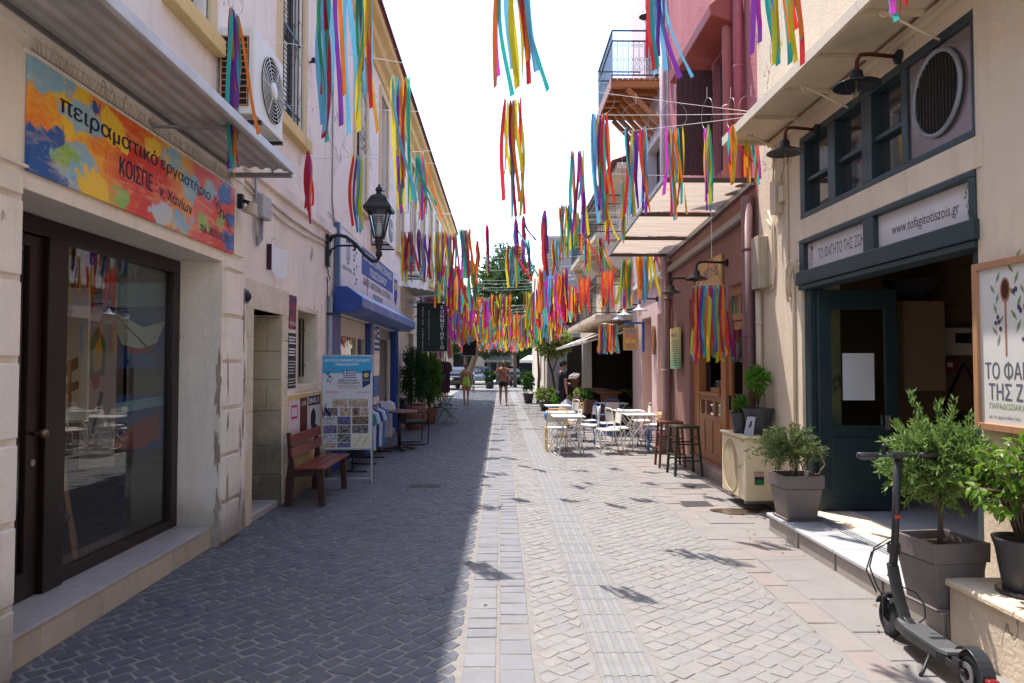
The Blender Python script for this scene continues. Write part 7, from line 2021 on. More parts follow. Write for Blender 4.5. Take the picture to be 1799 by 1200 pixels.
far_l.build("inner_leaves", m_fic, o, kind="stuff", fixn=False); st.build("stems", m_bark, o, kind="stuff", smooth=True, fixn=False)
# plants by the hairdresser
o = T("potted_conifer", "tall dark conifer in a terracotta barrel pot outside the hairdresser", "potted tree", (-2.15, 17.6, 0), 0)
m = MB(); m.lathe([(.2, 0), (.27, .15), (.30, .32), (.28, .5), (.25, .62), (.22, .62), (.22, .55)], 20, cap=False); m.build("pot", m_terra, o, smooth=True)
bush(o, (0, 0, .5), (-.02, 0, 1.28), (.40, .42, .95), 420, 34, .055, .015, m_con, 6, .3, .5)
o = T("potted_laurel", "tall leafy shrub overhanging the green table, under the hairdresser sign", "potted tree", (-1.98, 19.3, 0), 0)
round_pot(o, .25, .4, m_terra)
bush(o, (0, 0, .4), (0, 0, 1.25), (.42, .5, .95), 380, 28, .065, .03, m_shr, 7, .3, .5, m_bark)
# bushes and planters on the sunny side
o = T("potted_shrub", "upright dark leaved shrub in a black pot, farthest of the sunny row", "potted plant", (1.15, 29.2, 0), 0)
round_pot(o, .24, .42, m_potd); bush(o, (0, 0, .4), (0, 0, .85), (.3, .3, .45), 120, 22, .07, .035, m_shr, 8, .3, .5)
o = T("potted_shrub", "low spreading pale green shrub beside the man in black", "potted plant", (1.62, 24.6, 0), 0)
round_pot(o, .3, .3, m_potd); bush(o, (0, 0, .3), (0, 0, .52), (.46, .46, .36), 170, 24, .06, .03, m_pale, 9, .3, .5)
o = T("potted_shrub", "bright green clump between the pale shrub and the man in black", "potted plant", (1.95, 22.6, 0), 0)
round_pot(o, .24, .28, m_potd); bush(o, (0, 0, .3), (0, 0, .5), (.34, .34, .36), 120, 22, .07, .03, m_bas, 10, .3, .5)
m_plw = wood("planter_wood", S(112, 72, 48), .6, "y", .3)
def planter(label, loc, L, seed, mat=None):
    o = T("wooden_planter", label, "planter", loc, 0, "planters along the terrace")
    m = MB(); m.wall("x", -.16, .02, -L / 2, L / 2, 0, .36); m.wall("x", .14, .02, -L / 2, L / 2, 0, .36); m.wall("y", -L / 2, .02, -.14, .14, 0, .36); m.wall("y", L / 2 - .02, .02, -.14, .14, 0, .36); m.build("box", m_plw, o, bevel=.004)
    m = MB(); m.box(-.14, .14, -L / 2 + .02, L / 2 - .02, .05, .32); m.build("soil", m_soil, o)
    bush(o, (0, 0, .3), (0, 0, .42), (.24, L / 2, .2), 70, 20, .06, .03, mat or m_shr, seed, .5, .5)
planter("wooden planter with green plants at the near end of the terrace", (2.35, 18.6, .35), 1.2, 11)
planter("wooden planter with flowering plants in the middle of the terrace edge", (2.35, 20.4, .35), 1.4, 12, m_pale)
planter("wooden planter behind the man in black", (2.5, 22.4, .1), 1.4, 13)
o = T("terrace_counter", "long brown wooden counter along the dark terrace", "counter", (2.75, 19.2, 0), 0)
m = MB(); m.box(-.3, .3, -1.6, 1.6, .88, .93); m.build("counter_top", m_plw, o, bevel=.006)
for y_ in (-1.5, 0, 1.5):
    m = MB(); m.box(-.22, .22, y_ - .04, y_ + .04, 0, .88); m.build("leg", m_plw, o)
o = T("potted_palm", "feathery palm in the shade at the terrace's near end", "potted plant", (3.6, 17.3, 0), 0)
round_pot(o, .2, .4, m_potd)
m = MB(); rr = random.Random(3)
for k in range(14):
    a = 2 * PI * k / 14; 
    for j in range(24):
        t = j / 24; p = Vector((math.cos(a) * .7 * t, math.sin(a) * .7 * t, .4 + 1.3 * t - .7 * t * t))
        for s in (-1, 1):
            leafbit(m, p, Vector((math.cos(a + s * 1.1), math.sin(a + s * 1.1), -.2)), .2 * (1 - t * .6), .012, rr)
m.build("fronds", m_shr, o, kind="stuff", fixn=False)
for k, (x_, y_, r_) in enumerate(((4.6, 18.2, .5), (5.4, 20.5, .4), (4.4, 21.5, .45), (6.0, 23.5, .5))):
    o = T("potted_shrub", ["shrub deep in the dark terrace near the palm", "second shrub deep in the dark terrace", "shrub behind the terrace counter", "farthest shrub in the dark terrace corner"][k], "potted plant", (x_, y_, 0), 0)
    round_pot(o, .22, .4, m_potd); bush(o, (0, 0, .4), (0, 0, 1.2), (r_, r_, .8), 70, 18, .09, .04, m_con, 20 + k, .3, .5)
o = T("street_tree", "young tree with a thin bent trunk and airy light green crown at the terrace", "tree", (2.0, 25.6, 0), 0)
m = MB(); m.tube([(0, 0, 0), (-.03, 0, .8), (-.12, 0, 1.3), (-.25, 0, 1.75), (-.3, 0, 2.3)], [.06, .05, .045, .04, .025], 8); m.tube([(-.12, 0, 1.3), (.1, .1, 1.9), (.2, .1, 2.3)], [.03, .02, .01], 6); m.build("trunk", m_bark, o, smooth=True)
bush(o, (-.25, 0, 1.9), (-.1, 0, 2.45), (.82, .8, .72), 330, 26, .085, .045, m_pale, 14, .3, .45, m_bark, stem_r=.01)
o = T("street_tree", "second young tree with yellow green crown behind the terrace awning", "tree", (1.55, 29.2, 0), 0)
m = MB(); m.tube([(0, 0, 0), (.05, 0, 1.2), (-.03, 0, 2.6)], [.07, .06, .03], 8); m.build("trunk", m_bark, o, smooth=True)
bush(o, (0, 0, 2.2), (0, 0, 3.2), (.7, .7, 1.0), 240, 24, .10, .05, m_pale, 15, .3, .45)
o = T("blue_plastic_bag", "tied bright blue plastic bag on the paving beside the shrub", "bag", (1.5, 20.6, 0), 0)
m = MB(); m.lathe([(.001, 0), (.16, .01), (.2, .08), (.19, .16), (.12, .24), (.04, .28), (.07, .34), (.09, .38), (.001, .36)], 14, M=Matrix.Diagonal((1.15, .9, 1))); m.build("bag_body", paint("bag_blue", S(20, 120, 220), .3, 0, .1, 8, .6), o, smooth=True)

# ------------------------------------------------------------ electric scooter
sc = T("electric_scooter", "black electric kick scooter parked on its stand by the marble step", "scooter", (2.33, 3.82, 0), rad(-2))
m_scb = paint("scooter_black", (.022, .022, .024, 1), .38, .2, .1, 12); m_tyre = flat("tyre_rubber", (.02, .02, .021, 1), .8); m_deck = paint("deck_rubber", S(92, 92, 92), .8, 0, .1, 30, .3); m_scg = paint("scooter_grey", S(60, 62, 66), .35, .4)
def wheel(y, ang=0):
    Mw = Matrix.Translation((0, y, .112)) @ Matrix.Rotation(PI / 2, 4, "Y")
    m = MB().at(Mw)
    prof = [(.082, -.018), (.094, -.024), (.106, -.017), (.112, 0), (.106, .017), (.094, .024), (.082, .018), (.082, -.018)]
    m.lathe(prof, 32, cap=False); m.x = None; ty = m.build("wheel", m_tyre, sc, smooth=True)
    m = MB().at(Mw); m.lathe([(.082, -.014), (.082, .014), (.03, .022), (.03, -.022), (.082, -.0141)], 24, cap=False); m.x = None; m.build("rim", m_scg, ty)
wheel(.385); wheel(-.385)
m = MB()
pts = [(-.072, -.20), (-.078, .10), (-.062, .22), (-.03, .27), (.03, .27), (.062, .22), (.078, .10), (.072, -.20), (.05, -.26), (-.05, -.26)]
m.prism(pts, "z", .10, .155); dk = m.build("deck", m_scb, sc, bevel=.012, seg=3)
m = MB(); m.prism([(x_ * .86, y_ * .94) for x_, y_ in pts], "z", .1551, .159); m.build("deck_mat", m_deck, dk, bevel=.002)
m = MB()
for k in range(26):
    y_ = -.19 + k * .0135; m.box(-.058, .058, y_, y_ + .006, .1591, .1606)
m.build("mat_ribs", m_deck, dk, kind="stuff")
m = MB(); m.prism([(.14, .13), (.24, .13), (.30, .22), (.355, .34), (.385, .44), (.33, .44), (.30, .36), (.25, .25), (.20, .175), (.14, .16)], "x", -.026, .026); m.build("neck", m_scb, sc, bevel=.01, seg=3)
m = MB(); m.tube([(0, .362, .36), (0, .325, .56), (0, .275, 1.07)], [.026, .021, .021], 14); m.build("stem", m_scb, sc, smooth=True)
m = MB(); m.box(-.032, .032, .315, .36, .50, .57); m.build("fold_latch", m_scb, sc, bevel=.008)
m = MB(); m.box(-.014, .014, .286, .298, .72, .74); m.build("red_mark", paint("scooter_red", S(190, 40, 30), .4), sc)
m = MB(); m.bar((-.036, .385, .112), (-.036, .378, .24), .012, .03); m.bar((.036, .385, .112), (.036, .378, .24), .012, .03); m.bar((-.04, .378, .245), (.04, .378, .245), .04, .03); m.build("fork", m_scb, sc, bevel=.004)
m = MB(); N = 10
for sg_, nm in ((1, "front"), (-1, "rear")):
    arc = [(math.cos(a), math.sin(a)) for a in [rad((25 if sg_ > 0 else -10) + (100 if sg_ > 0 else 145) * k / N) for k in range(N + 1)]]
    P_ = [(sg_ * .385 - sg_ * .125 * c_ * (-1 if sg_ > 0 else 1) * (-1), .112 + .125 * s_) for c_, s_ in arc]
    P_ = [((.385 + .125 * c_) if sg_ > 0 else (-.385 - .125 * c_), .112 + .128 * s_) for c_, s_ in arc]
    P2 = [((.385 + .118 * c_) if sg_ > 0 else (-.385 - .118 * c_), .112 + .121 * s_) for c_, s_ in arc]
    m = MB(); m.prism(P_ + P2[::-1], "x", -.036, .036); m.build("mudguard", m_scg, sc, bevel=.003)
m = MB(); m.box(-.028, .028, -.545, -.51, .10, .145); m.build("tail_light", paint("tail_red", S(120, 30, 30), .3), sc, bevel=.008)
m = MB(); m.tube([(0, .27, 1.075), (0, .268, 1.10)], .03, 12); m.box(-.035, .035, .235, .30, 1.085, 1.115); m.build("display", m_scb, sc, bevel=.006)
m = MB(); m.tube([(-.23, .26, 1.095), (.23, .26, 1.095)], .011, 10); m.build("handlebar", m_scg, sc, smooth=True)
for s in (-1, 1):
    m = MB(); m.tube([(s * .12, .26, 1.095), (s * .125, .26, 1.095), (s * .24, .258, 1.095), (s * .243, .258, 1.095)], [.014, .018, .018, .015], 12); m.build("grip", m_scg if s < 0 else m_scb, sc, smooth=True)
m = MB(); m.tube([(-.09, .26, 1.10), (-.09, .255, 1.15), (-.085, .25, 1.155)], .014, 8); m.build("bell", m_scb, sc, smooth=True)
m = MB(); m.tube([(-.11, .27, 1.09), (-.12, .30, 1.07), (-.2, .31, 1.065)], .006, 6); m.build("brake_lever", m_scb, sc, smooth=True)
for k, pts in enumerate(([(.03, .28, 1.08), (.055, .33, 1.0), (.03, .33, .9), (.012, .315, .82)], [(-.02, .335, .6), (-.085, .40, .52), (-.1, .43, .40), (-.06, .42, .28), (-.02, .4, .2)], [(-.02, .33, .58), (-.11, .38, .50), (-.125, .42, .38), (-.07, .41, .25)], [(.02, .30, .32), (.08, .26, .30), (.11, .22, .24), (.09, .18, .18), (.03, .16, .15)])):
    m = MB(); m.tube(pts, .0045, 6); m.build("cable", m_scb, sc, smooth=True)
m = MB(); m.tube([(-.06, -.13, .11), (-.12, -.16, .02), (-.14, -.17, .008)], .009, 8); m.build("kickstand", m_scb, sc, smooth=True)
m = MB().at(Matrix.Translation((-.032, -.385, .112)) @ Matrix.Rotation(PI / 2, 4, "Y")); m.lathe([(.055, -.003), (.055, .003), (.03, .004), (.03, -.004), (.055, -.0031)], 20, cap=False); m.x = None; m.build("brake_disc", M_STEEL, sc)
m = MB(); m.box(-.055, -.03, -.36, -.30, .12, .165); m.bar((-.045, -.385, .112), (-.05, -.22, .125), .012, .03); m.build("brake_caliper", m_scb, sc, bevel=.005)
m = MB(); m.box(.062, .078, .05, .08, .12, .135); m.build("reflector", D.materials["scooter_red"], sc)

# ------------------------------------------------------------ the square at the end of the street
def bigtree(label, loc, H, r, n, seed, trunk, lean=(0, 0), mat=m_tre, L=.26):
    o = T("plane_tree", label, "tree", loc, 0, "trees on the square")
    z0_ = H - 2 * r[2]
    m = MB(); m.tube([(0, 0, -.03), (lean[0] * .3, 0, z0_ * .5), (lean[0] * .8, lean[1], z0_ + r[2] * .4), (lean[0], lean[1], H - r[2] * .8)], [trunk, trunk * .8, trunk * .6, trunk * .25], 9)
    for k in range(5):
        a = k * 1.3 + seed; m.tube([(lean[0] * .8, lean[1], z0_ + r[2] * .3), (lean[0] + math.cos(a) * r[0] * .5, lean[1] + math.sin(a) * r[1] * .5, H - r[2])], [trunk * .4, trunk * .1], 6)
    m.build("trunk", m_bark, o, smooth=True)
    bush(o, (lean[0], lean[1], z0_), (lean[0], lean[1], H - r[2]), r, n, 24, L, L * .55, mat, seed, .2, .45)
bigtree("tall grey green tree rising behind the ribbons at the street's end", (.6, 60, 0), 12.3, (3.1, 3, 4.6), 620, 31, .4, L=.3)
bigtree("dark tree with a leaning trunk at the left end of the street", (-2.3, 44, 0), 4.9, (1.9, 2, 1.35), 260, 32, .26, (1.1, 0), m_con, .17)
bigtree("low dark tree at the middle of the square", (-.2, 66, 0), 5.2, (3.4, 3, 1.7), 300, 33, .3, (0, 0), m_con, .26)
bigtree("low dark tree right of the middle on the square", (4.2, 68, 0), 6.0, (3.4, 3, 2.2), 300, 34, .3, (0, 0), m_tre, .26)
bigtree("bushy tree left beyond the long townhouse", (-5.0, 58, 0), 7.5, (3.2, 3, 3), 300, 35, .3, (0, 0), m_tre, .26)
bigtree("dark spreading tree over the cars at the end of the street", (-1.0, 59, 0), 4.6, (3.0, 3, 1.25), 380, 41, .22, (0, 0), m_con, .2)
bigtree("dark low branched tree hanging over the parked cars", (1.0, 50, 0), 4.0, (2.0, 1.6, .95), 300, 43, .16, (0, 0), m_con, .15)
bigtree("dark low tree between the silver car and the leaning trunk", (-2.6, 51, 0), 4.2, (1.9, 1.6, 1.1), 280, 44, .16, (0, 0), m_con, .15)
bigtree("dark tree behind the white umbrella on the square", (3.4, 60, 0), 5.4, (2.6, 3, 1.5), 320, 42, .25, (0, 0), m_con, .2)
for k, (x_, y_, r_) in enumerate(((-.75, 47, .5), (1.75, 46, .55), (-2.2, 44.6, .5))):
    o = T("potted_shrub", ["low dark shrub in a box before the silver car", "low dark shrub in a box at the far right end of the street", "low dark shrub in a box at the leaning tree's foot"][k], "potted plant", (x_, y_, 0), 0)
    round_pot(o, .35, .4, m_potd); bush(o, (0, 0, .4), (0, 0, .8), (r_, r_, .5), 110, 20, .10, .05, m_con, 60 + k, .3, .5)
cafe = T("square_cafe_building", "long beige low building with dark openings across the square", "building", (0, 76, 0), 0, world=True)
m = MB(); m.wall("y", 76, .5, -30, 30, -.05, 6.5, [(-12 + k * 3.4, -10 + k * 3.4, 0, 2.8) for k in range(8)]); m.build("wall", plaster("square_wall", S(150, 136, 120), .15), cafe)  # wall colour darkened to stand in for shade on this facade
m = MB(); m.box(-30, 30, 77, 78, 0, 6.4); m.build("dark_inside", M_DARK, cafe)
def umbrella(label, loc, w, h, mt):
    o = T("market_umbrella", label, "umbrella", loc, 0, "umbrellas on the square")
    m = MB(); m.lathe([(w / 2, h - .6), (.05, h), (.001, h + .02)], 4, a0=PI / 4, cap=False); m.lathe([(w / 2, h - .61), (w / 2, h - .8)], 4, a0=PI / 4, cap=False); m.build("canopy", mt, o, fixn=False)
    m = MB(); m.tube([(0, 0, 0), (0, 0, h)], .04, 8); m.build("pole", M_BLACK, o)
    m = MB(); m.box(-.4, .4, -.4, .4, 0, .08); m.build("base", M_GALV, o)
m_umb = paint("umbrella_cream", S(226, 220, 208), .8, 0, .05, trans=.2)
umbrella("white square umbrella right of the street axis on the square", (2.55, 54, 0), 3.0, 2.55, m_umb)
umbrella("white square umbrella farther right on the square", (5.4, 55, 0), 3.6, 2.8, m_umb)
umbrella("greyish umbrella behind the walking man", (-.1, 60, 0), 3.6, 2.6, paint("umbrella_grey", S(150, 146, 138), .8))
def car(label, loc, rz, col):
    o = T("parked_car", label, "car", loc, rz, "cars parked on the square")
    mc = paint("car_paint_" + label.split()[0], col, .2, .3, .03, 3, 0, coat=.5)
    side = [(-2.0, .3), (-2.05, .55), (-1.95, .85), (-1.6, .93), (-1.1, 1.35), (-.6, 1.45), (.3, 1.45), (.8, 1.25), (1.15, .95), (1.85, .85), (2.05, .62), (2.05, .3)]
    m = MB(); m.prism(side, "y", -.80, .80); m.build("body", mc, o, bevel=.12, seg=3)
    for s in (-1, 1):
        m = MB(); m.add([(-1.45, s * .803, .96), (-1.05, s * .803, 1.32), (-.6, s * .803, 1.38), (.3, s * .803, 1.38), (.72, s * .803, 1.22), (1.0, s * .803, .96)], [list(range(6))]); m.build("side_window", m_pg, o, fixn=False)
        for x_ in (-1.25, 1.25):
            m = MB().at(Matrix.Translation((x_, s * .74, .31)) @ Matrix.Rotation(PI / 2, 4, "X")); m.lathe([(.12, -.11), (.31, -.1), (.31, .1), (.12, .11)], 18); m.x = None; w_ = m.build("wheel", m_tyre, o)
        m = MB(); m.ball((2.0, s * .6, .68), .13, 8, (.4, 1, .7)); m.build("headlight", M_STEEL, o, smooth=True)
    m = MB(); m.add([(1.18, -.62, .98), (1.18, .62, .98), (.84, .58, 1.27), (.84, -.58, 1.27)], [(0, 1, 2, 3)]); m.v = [(p[0] + .02, p[1], p[2] + .02) for p in m.v]; m.build("windscreen", m_pg, o, fixn=False)
car("silver car parked left of the walking man on the square", (-1.7, 57, 0), rad(-80), S(110, 114, 122))
car("dark car parked right of the walking man on the square", (.75, 57, 0), rad(-88), S(30, 34, 44))
car("black car half hidden behind the woman in green", (-3.2, 46, 0), rad(-70), S(18, 20, 24))
# ------------------------------------------------------------ people
m_skin = paint("skin_tanned", S(176, 118, 92), .5, 0, .06, 10, .05); m_skin2 = paint("skin_light", S(196, 142, 116), .5, 0, .06, 10, .05)
m_hair = paint("hair_dark", (.02, .014, .01, 1), .6, 0, .3, 40, .3); m_hairb = paint("hair_brown", S(84, 56, 40), .6, 0, .3, 40, .3)
def skin_mesh(name, verts, edges, radii, mat, par, root=0, sub=2):
    me = D.meshes.new(name); me.from_pydata(verts, edges, []); me.update()
    o = D.objects.new(name, me); COL.objects.link(o); o.parent = par
    md = o.modifiers.new("skin", "SKIN"); md.use_smooth_shade = True
    sv = me.skin_vertices[0].data
    for i, r in enumerate(radii):
        sv[i].radius = (r, r) if not isinstance(r, tuple) else r
        sv[i].use_root = i == root
    sb = o.modifiers.new("sub", "SUBSURF"); sb.levels = sub; sb.render_levels = sub
    me.materials.append(mat)
    return o
def baked(o):
    dg = bpy.context.evaluated_depsgraph_get(); dg.update()
    me = D.meshes.new_from_object(o.evaluated_get(dg))
    old = o.data; o.modifiers.clear(); o.data = me
    return o

def person(label, loc, rz, pose, skinm, hairm, H=1.75, head_yaw=0):
    """pose: joints in a body frame (x right, y forward, z up), metres for a 1.75 m figure"""
    k = H / 1.75
    o = T("person", label, "person", loc, rz)
    J = dict(pel=(0, 0, .93), belly=(0, .0, 1.06), chest=(0, .01, 1.25), neckb=(0, .0, 1.42), neck=(0, .01, 1.48), skull=(0, .02, 1.56),
             hl=(-.09, 0, .89), hr=(.09, 0, .89), kl=(-.10, .02, .49), kr=(.10, .02, .49), al=(-.10, -.01, .09), ar=(.10, -.01, .09), tl=(-.10, .15, .03), tr=(.10, .15, .03),
             sl=(-.17, 0, 1.39), sr=(.17, 0, 1.39), el=(-.22, -.02, 1.12), er=(.22, -.02, 1.12), wl=(-.23, .05, .88), wr=(.23, .05, .88))
    J.update(pose)
    names = list(J); ix = {n: i for i, n in enumerate(names)}
    E_ = [("pel", "belly"), ("belly", "chest"), ("chest", "neckb"), ("neckb", "neck"), ("neck", "skull"), ("pel", "hl"), ("pel", "hr"), ("hl", "kl"), ("hr", "kr"), ("kl", "al"), ("kr", "ar"), ("al", "tl"), ("ar", "tr"),
          ("neckb", "sl"), ("neckb", "sr"), ("sl", "el"), ("sr", "er"), ("el", "wl"), ("er", "wr")]
    Rd = dict(pel=(.14, .11), belly=(.135, .10), chest=(.165, .115), neckb=(.10, .08), neck=.052, skull=.06, hl=.09, hr=.09, kl=.058, kr=.058, al=.038, ar=.038, tl=.032, tr=.032, sl=.062, sr=.062, el=.043, er=.043, wl=.028, wr=.028)
    b_ = baked(skin_mesh("body", [tuple(c * k for c in J[n]) for n in names], [(ix[a], ix[c]) for a, c in E_], [tuple(v * k for v in Rd[n]) if isinstance(Rd[n], tuple) else Rd[n] * k for n in names], skinm, o))
    # head with face
    hc = Vector(J["skull"]) * k + Vector((0, .012, .075)) * k
    Mh = Matrix.Translation(hc) @ Matrix.Rotation(head_yaw, 4, "Z")
    m = MB().at(Mh)
    n = 16
    for_ = [(max(math.sin(PI * i / n), .001), -math.cos(PI * i / n)) for i in range(n + 1)]
    prof = [(r * (.078 if z > -.2 else .078 * (1 + (z + .2) * .35)) * k, z * .115 * k) for r, z in for_]
    m.lathe(prof, 20, M=Matrix.Diagonal((.98, 1.2, 1)))
    m.add([(-.012 * k, .088 * k, -.02 * k), (.012 * k, .088 * k, -.02 * k), (0, .118 * k, -.022 * k), (0, .088 * k, .02 * k), (0, .088 * k, -.032 * k)], [(0, 2, 3), (1, 3, 2), (0, 4, 2), (1, 2, 4)])
    m.ball((-.078 * k, 0, -.005 * k), .02 * k, 6, (.4, 1, 1.4)); m.ball((.078 * k, 0, -.005 * k), .02 * k, 6, (.4, 1, 1.4))
    m.x = None; hd = m.build("head", skinm, b_, smooth=True, kind=None)
    m = MB().at(Mh)
    for s in (-1, 1): m.ball((s * .03 * k, .082 * k, .012 * k), .011 * k, 6, (1.3, .5, .8))
    m.x = None; m.build("eyes", M_INK, b_, smooth=True)
    m = MB().at(Mh); m.ball((0, .083 * k, -.052 * k), .016 * k, 6, (1.4, .4, .35)); m.x = None; m.build("mouth", paint("lips", S(150, 80, 74), .5) if "lips" not in D.materials else D.materials["lips"], b_, smooth=True)
    m = MB().at(Mh @ Matrix.Translation((0, -.014 * k, .018 * k)) @ Matrix.Rotation(rad(24), 4, "X"))
    prof = [(.0855 * k * max(math.sin(PI * i / 12), .001), -.118 * k * math.cos(PI * i / 12)) for i in range(5, 13)]
    m.lathe(prof, 18, M=Matrix.Diagonal((.99, 1.18, 1)), cap=False); m.x = None; hr_ = m.build("hair", hairm, b_, smooth=True)
    # hands: a palm and five bent fingers
    for sd in ("l", "r"):
        wv = Vector(J["w" + sd]) * k; ev = Vector(J["e" + sd]) * k; d = (wv - ev).normalized()
        side = -1 if sd == "l" else 1
        u = d.cross(Vector((0, 1, 0)));
        if u.length < .2: u = d.cross(Vector((0, 0, 1)))
        u.normalize(); f = Vector((0, 1, 0)) - d * d.y; f.normalize() if f.length > .1 else None
        vs = [wv, wv + d * .045 * k]; es = [(0, 1)]; rs = [.024 * k, (.034 * k, .018 * k)]
        for q_, L_ in enumerate((.058, .068, .064, .050)):
            b0 = wv + d * .082 * k + f * (-.028 + .019 * q_) * k
            i0 = len(vs); vs += [b0, b0 + d * L_ * .5 * k + u * .008 * side * k, b0 + d * L_ * .9 * k + u * .024 * side * k]; rs += [.0095 * k, .0085 * k, .007 * k]
            es += [(1, i0), (i0, i0 + 1), (i0 + 1, i0 + 2)]
        i0 = len(vs); b0 = wv + d * .03 * k + f * .03 * k
        vs += [b0, b0 + d * .035 * k + f * .022 * k]; rs += [.011 * k, .008 * k]; es += [(1, i0), (i0, i0 + 1)]
        baked(skin_mesh("hand", [tuple(v) for v in vs], es, rs, skinm, b_, 1, 1))
    return o, b_, {n: Vector(J[n]) * k for n in J}
def garment(par, name, pts, radii, mat, edges=None, sub=2):
    return baked(skin_mesh(name, [tuple(p) for p in pts], edges or [(i, i + 1) for i in range(len(pts) - 1)], radii, mat, par, 0, sub))
def shoe(par, a, t, mat):
    m = MB(); c = (a + t) / 2
    m.box(-.045, .045, -.12, .13, 0, .05); M_ = Matrix.Translation((c.x, c.y - .0, 0)) @ Matrix.Rotation(math.atan2(-(t.x - a.x), t.y - a.y), 4, "Z")
    m.v = [tuple(M_ @ Vector(p)) for p in m.v]; m.build("shoe", mat, par, bevel=.02, seg=3)

# shirtless man walking towards the camera, phone at his right ear
o, b_, J = person("shirtless tanned man in dark shorts walking up the street with a phone at his ear", (.10, 27.9, 0), PI, dict(
    kl=(-.11, .10, .50), al=(-.12, -.02, .10), tl=(-.12, .12, .035), kr=(.11, .02, .49), ar=(.12, -.12, .11), tr=(.12, .0, .04),
    sr=(.18, .0, 1.40), er=(.36, .10, 1.22), wr=(.16, .16, 1.46), sl=(-.18, 0, 1.40), el=(-.26, -.02, 1.14), wl=(-.22, .14, .96)), m_skin, m_hair, 1.78)
m_short = paint("shorts_dark", S(26, 34, 38), .8); m_slip = paint("slipper_beige", S(176, 160, 140), .7)
garment(b_, "shorts", [J["pel"] + V(0, 0, .06), J["pel"] - V(0, 0, .03), J["hl"] + V(-.01, .02, -.06), J["hl"].lerp(J["kl"], .55), J["hr"] + V(.01, .01, -.06), J["hr"].lerp(J["kr"], .55)], [(.16, .12), (.165, .13), .105, .10, .105, .10], m_short, [(0, 1), (1, 2), (2, 3), (1, 4), (4, 5)])
for s in "lr": shoe(b_, J["a" + s], J["t" + s], m_slip)
m = MB(); m.box(.135, .150, .12, .19, 1.50, 1.64); m.build("phone", M_BLACK, o, bevel=.005)
m = MB(); m.tube([(.17, -.02, 1.45), (.10, .13, 1.36), (0, .15, 1.22), (-.14, .15, 1.05), (-.22, .06, .98), (-.2, -.1, 1.1), (.0, -.14, 1.3), (.17, -.03, 1.46)], .015, 6, closed=False); m.build("bag_strap", M_BLACK, b_, smooth=True)
m = MB(); m.taper((-.30, .0), .12, .26, .10, .22, .74, .98); m.build("sling_bag", paint("bag_wine", S(90, 34, 44), .7), b_, bevel=.03)
m = MB(); m.ball(tuple(J["skull"] + V(0, .075, .02)), .05, 8, (1.2, .6, .8)); m.build("beard", m_hair, b_, smooth=True)
# woman in a lime romper seen from behind
o, b_, J = person("woman in a lime green romper walking away down the street with a white bag", (-1.46, 29.2, 0), 0, dict(
    kl=(-.08, .02, .49), al=(-.07, -.03, .09), tl=(-.07, .12, .03), kr=(.09, .08, .50), ar=(.09, -.06, .13), tr=(.09, .06, .05),
    sl=(-.155, 0, 1.37), sr=(.155, 0, 1.37), el=(-.23, -.03, 1.12), wl=(-.26, .04, .88), er=(.23, .0, 1.12), wr=(.25, .08, .88)), m_skin, m_hairb, 1.66)
m_lime = paint("romper_lime", S(170, 214, 90), .8, 0, .06, 20, .2)
garment(b_, "romper", [J["chest"] + V(0, 0, .05), J["belly"], J["pel"], J["hl"] + V(-.01, 0, -.06), J["hl"].lerp(J["kl"], .4), J["hr"] + V(.01, 0, -.06), J["hr"].lerp(J["kr"], .4)], [(.155, .115), (.125, .10), (.155, .125), .105, .105, .105, .105], m_lime, [(0, 1), (1, 2), (2, 3), (3, 4), (2, 5), (5, 6)])
for s in (-1, 1):
    m = MB(); m.tube([(s * .08, -.10, 1.20), (-s * .03, -.085, 1.32), (-s * .10, -.02, 1.385), (-s * .1, .06, 1.3)], .01, 5); m.build("strap", m_lime, b_, smooth=True)
m = MB(); m.ball(tuple(J["skull"] + V(0, -.09, .10)), .05, 8, (1, 1, 1)); m.build("hair_bun", m_hairb, b_, smooth=True)
for s in "lr": shoe(b_, J["a" + s], J["t" + s], m_slip)
m = MB(); m.taper((.31, .10), .05, .10, .10, .16, .42, .72); m.tube([(.29, .1, .72), (.27, .1, .80), (.33, .1, .72)], .006, 5); m.build("white_bag", paint("bag_white", S(220, 218, 214), .6), o, bevel=.015)
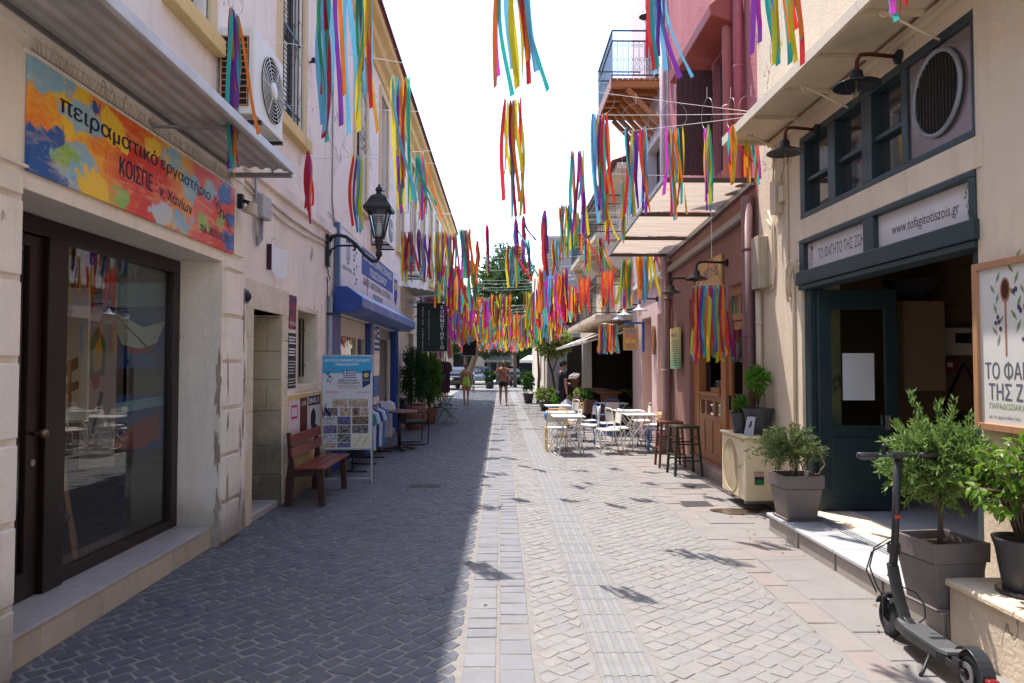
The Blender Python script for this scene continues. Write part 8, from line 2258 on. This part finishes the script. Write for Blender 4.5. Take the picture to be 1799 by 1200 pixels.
# man in black T-shirt carrying a flower pot and a plastic bag
o, b_, J = person("man in a black T-shirt and sunglasses carrying a flower pot and a white plastic bag", (1.62, 18.3, 0), rad(-72), dict(
    kl=(-.10, .12, .50), al=(-.10, .10, .09), tl=(-.10, .26, .03), kr=(.10, -.04, .49), ar=(.10, -.16, .10), tr=(.10, -.02, .04),
    sl=(-.20, 0, 1.42), sr=(.20, 0, 1.42), er=(.27, -.03, 1.13), wr=(.29, .0, .86), el=(-.27, .08, 1.15), wl=(-.12, .30, 1.12)), m_skin2, m_hair, 1.72)
m_tee = paint("tshirt_black", (.012, .012, .014, 1), .85, 0, .1, 20, .2); m_jean = paint("trousers_dark", S(28, 28, 34), .85)
garment(b_, "t_shirt", [J["neckb"] + V(0, 0, -.02), J["chest"], J["belly"], J["pel"] + V(0, 0, -.06), J["sl"], J["sl"].lerp(J["el"], .55), J["sr"], J["sr"].lerp(J["er"], .55)], [(.11, .09), (.19, .135), (.165, .13), (.17, .14), .085, .07, .085, .07], m_tee, [(0, 1), (1, 2), (2, 3), (0, 4), (4, 5), (0, 6), (6, 7)])
garment(b_, "trousers", [J["pel"] + V(0, 0, .04), J["hl"], J["kl"], J["al"] + V(0, 0, .05), J["hr"], J["kr"], J["ar"] + V(0, 0, .05)], [(.155, .12), .105, .075, .06, .105, .075, .06], m_jean, [(0, 1), (1, 2), (2, 3), (0, 4), (4, 5), (5, 6)])
for s in "lr": shoe(b_, J["a" + s], J["t" + s], M_BLACK)
m = MB(); m.box(-.075, .075, .105, .125, 1.695, 1.73); m.box(-.085, -.078, 0, .12, 1.71, 1.725); m.box(.078, .085, 0, .12, 1.71, 1.725); m.build("sunglasses", M_BLACK, b_, bevel=.004)
fp = T("flower_pot", "reddish flower pot with white flowers held by the man in black", "flower pot", (1.96, 18.48, 1.02), 0)
m = MB(); m.lathe([(.08, 0), (.12, .2), (.125, .22), (.10, .22)], 16, cap=False); m.build("pot", m_terra, fp, smooth=True)
bush(fp, (0, 0, .2), (0, 0, .28), (.15, .15, .10), 40, 14, .04, .03, leaf("white_petal", S(226, 220, 216), S(240, 236, 230)), 44, .4, .5, name="flowers")
pb_ = T("white_plastic_bag", "crumpled white plastic shopping bag hanging from the right hand of the man in black", "bag", tuple(Vector((1.62, 18.3, 0)) + Matrix.Rotation(rad(-72), 3, "Z") @ J["wr"] + V(0, 0, -.66)), 0)
m = MB(); rr = random.Random(5)
prof = [(.05, 0), (.19, .02), (.24, .16), (.22, .32), (.13, .46), (.03, .56)]
m.lathe(prof, 18, M=Matrix.Diagonal((1, .75, 1)), cap=False)
m.v = [(p[0] * (1 + .09 * math.sin(9 * math.atan2(p[1], p[0]) + p[2] * 9)), p[1] * (1 + .12 * math.cos(7 * math.atan2(p[1], p[0]))), p[2]) for p in m.v]
m.build("bag_body", paint("plastic_white", S(228, 228, 232), .35, 0, .05, 8, .5, trans=.35), pb_, smooth=True)
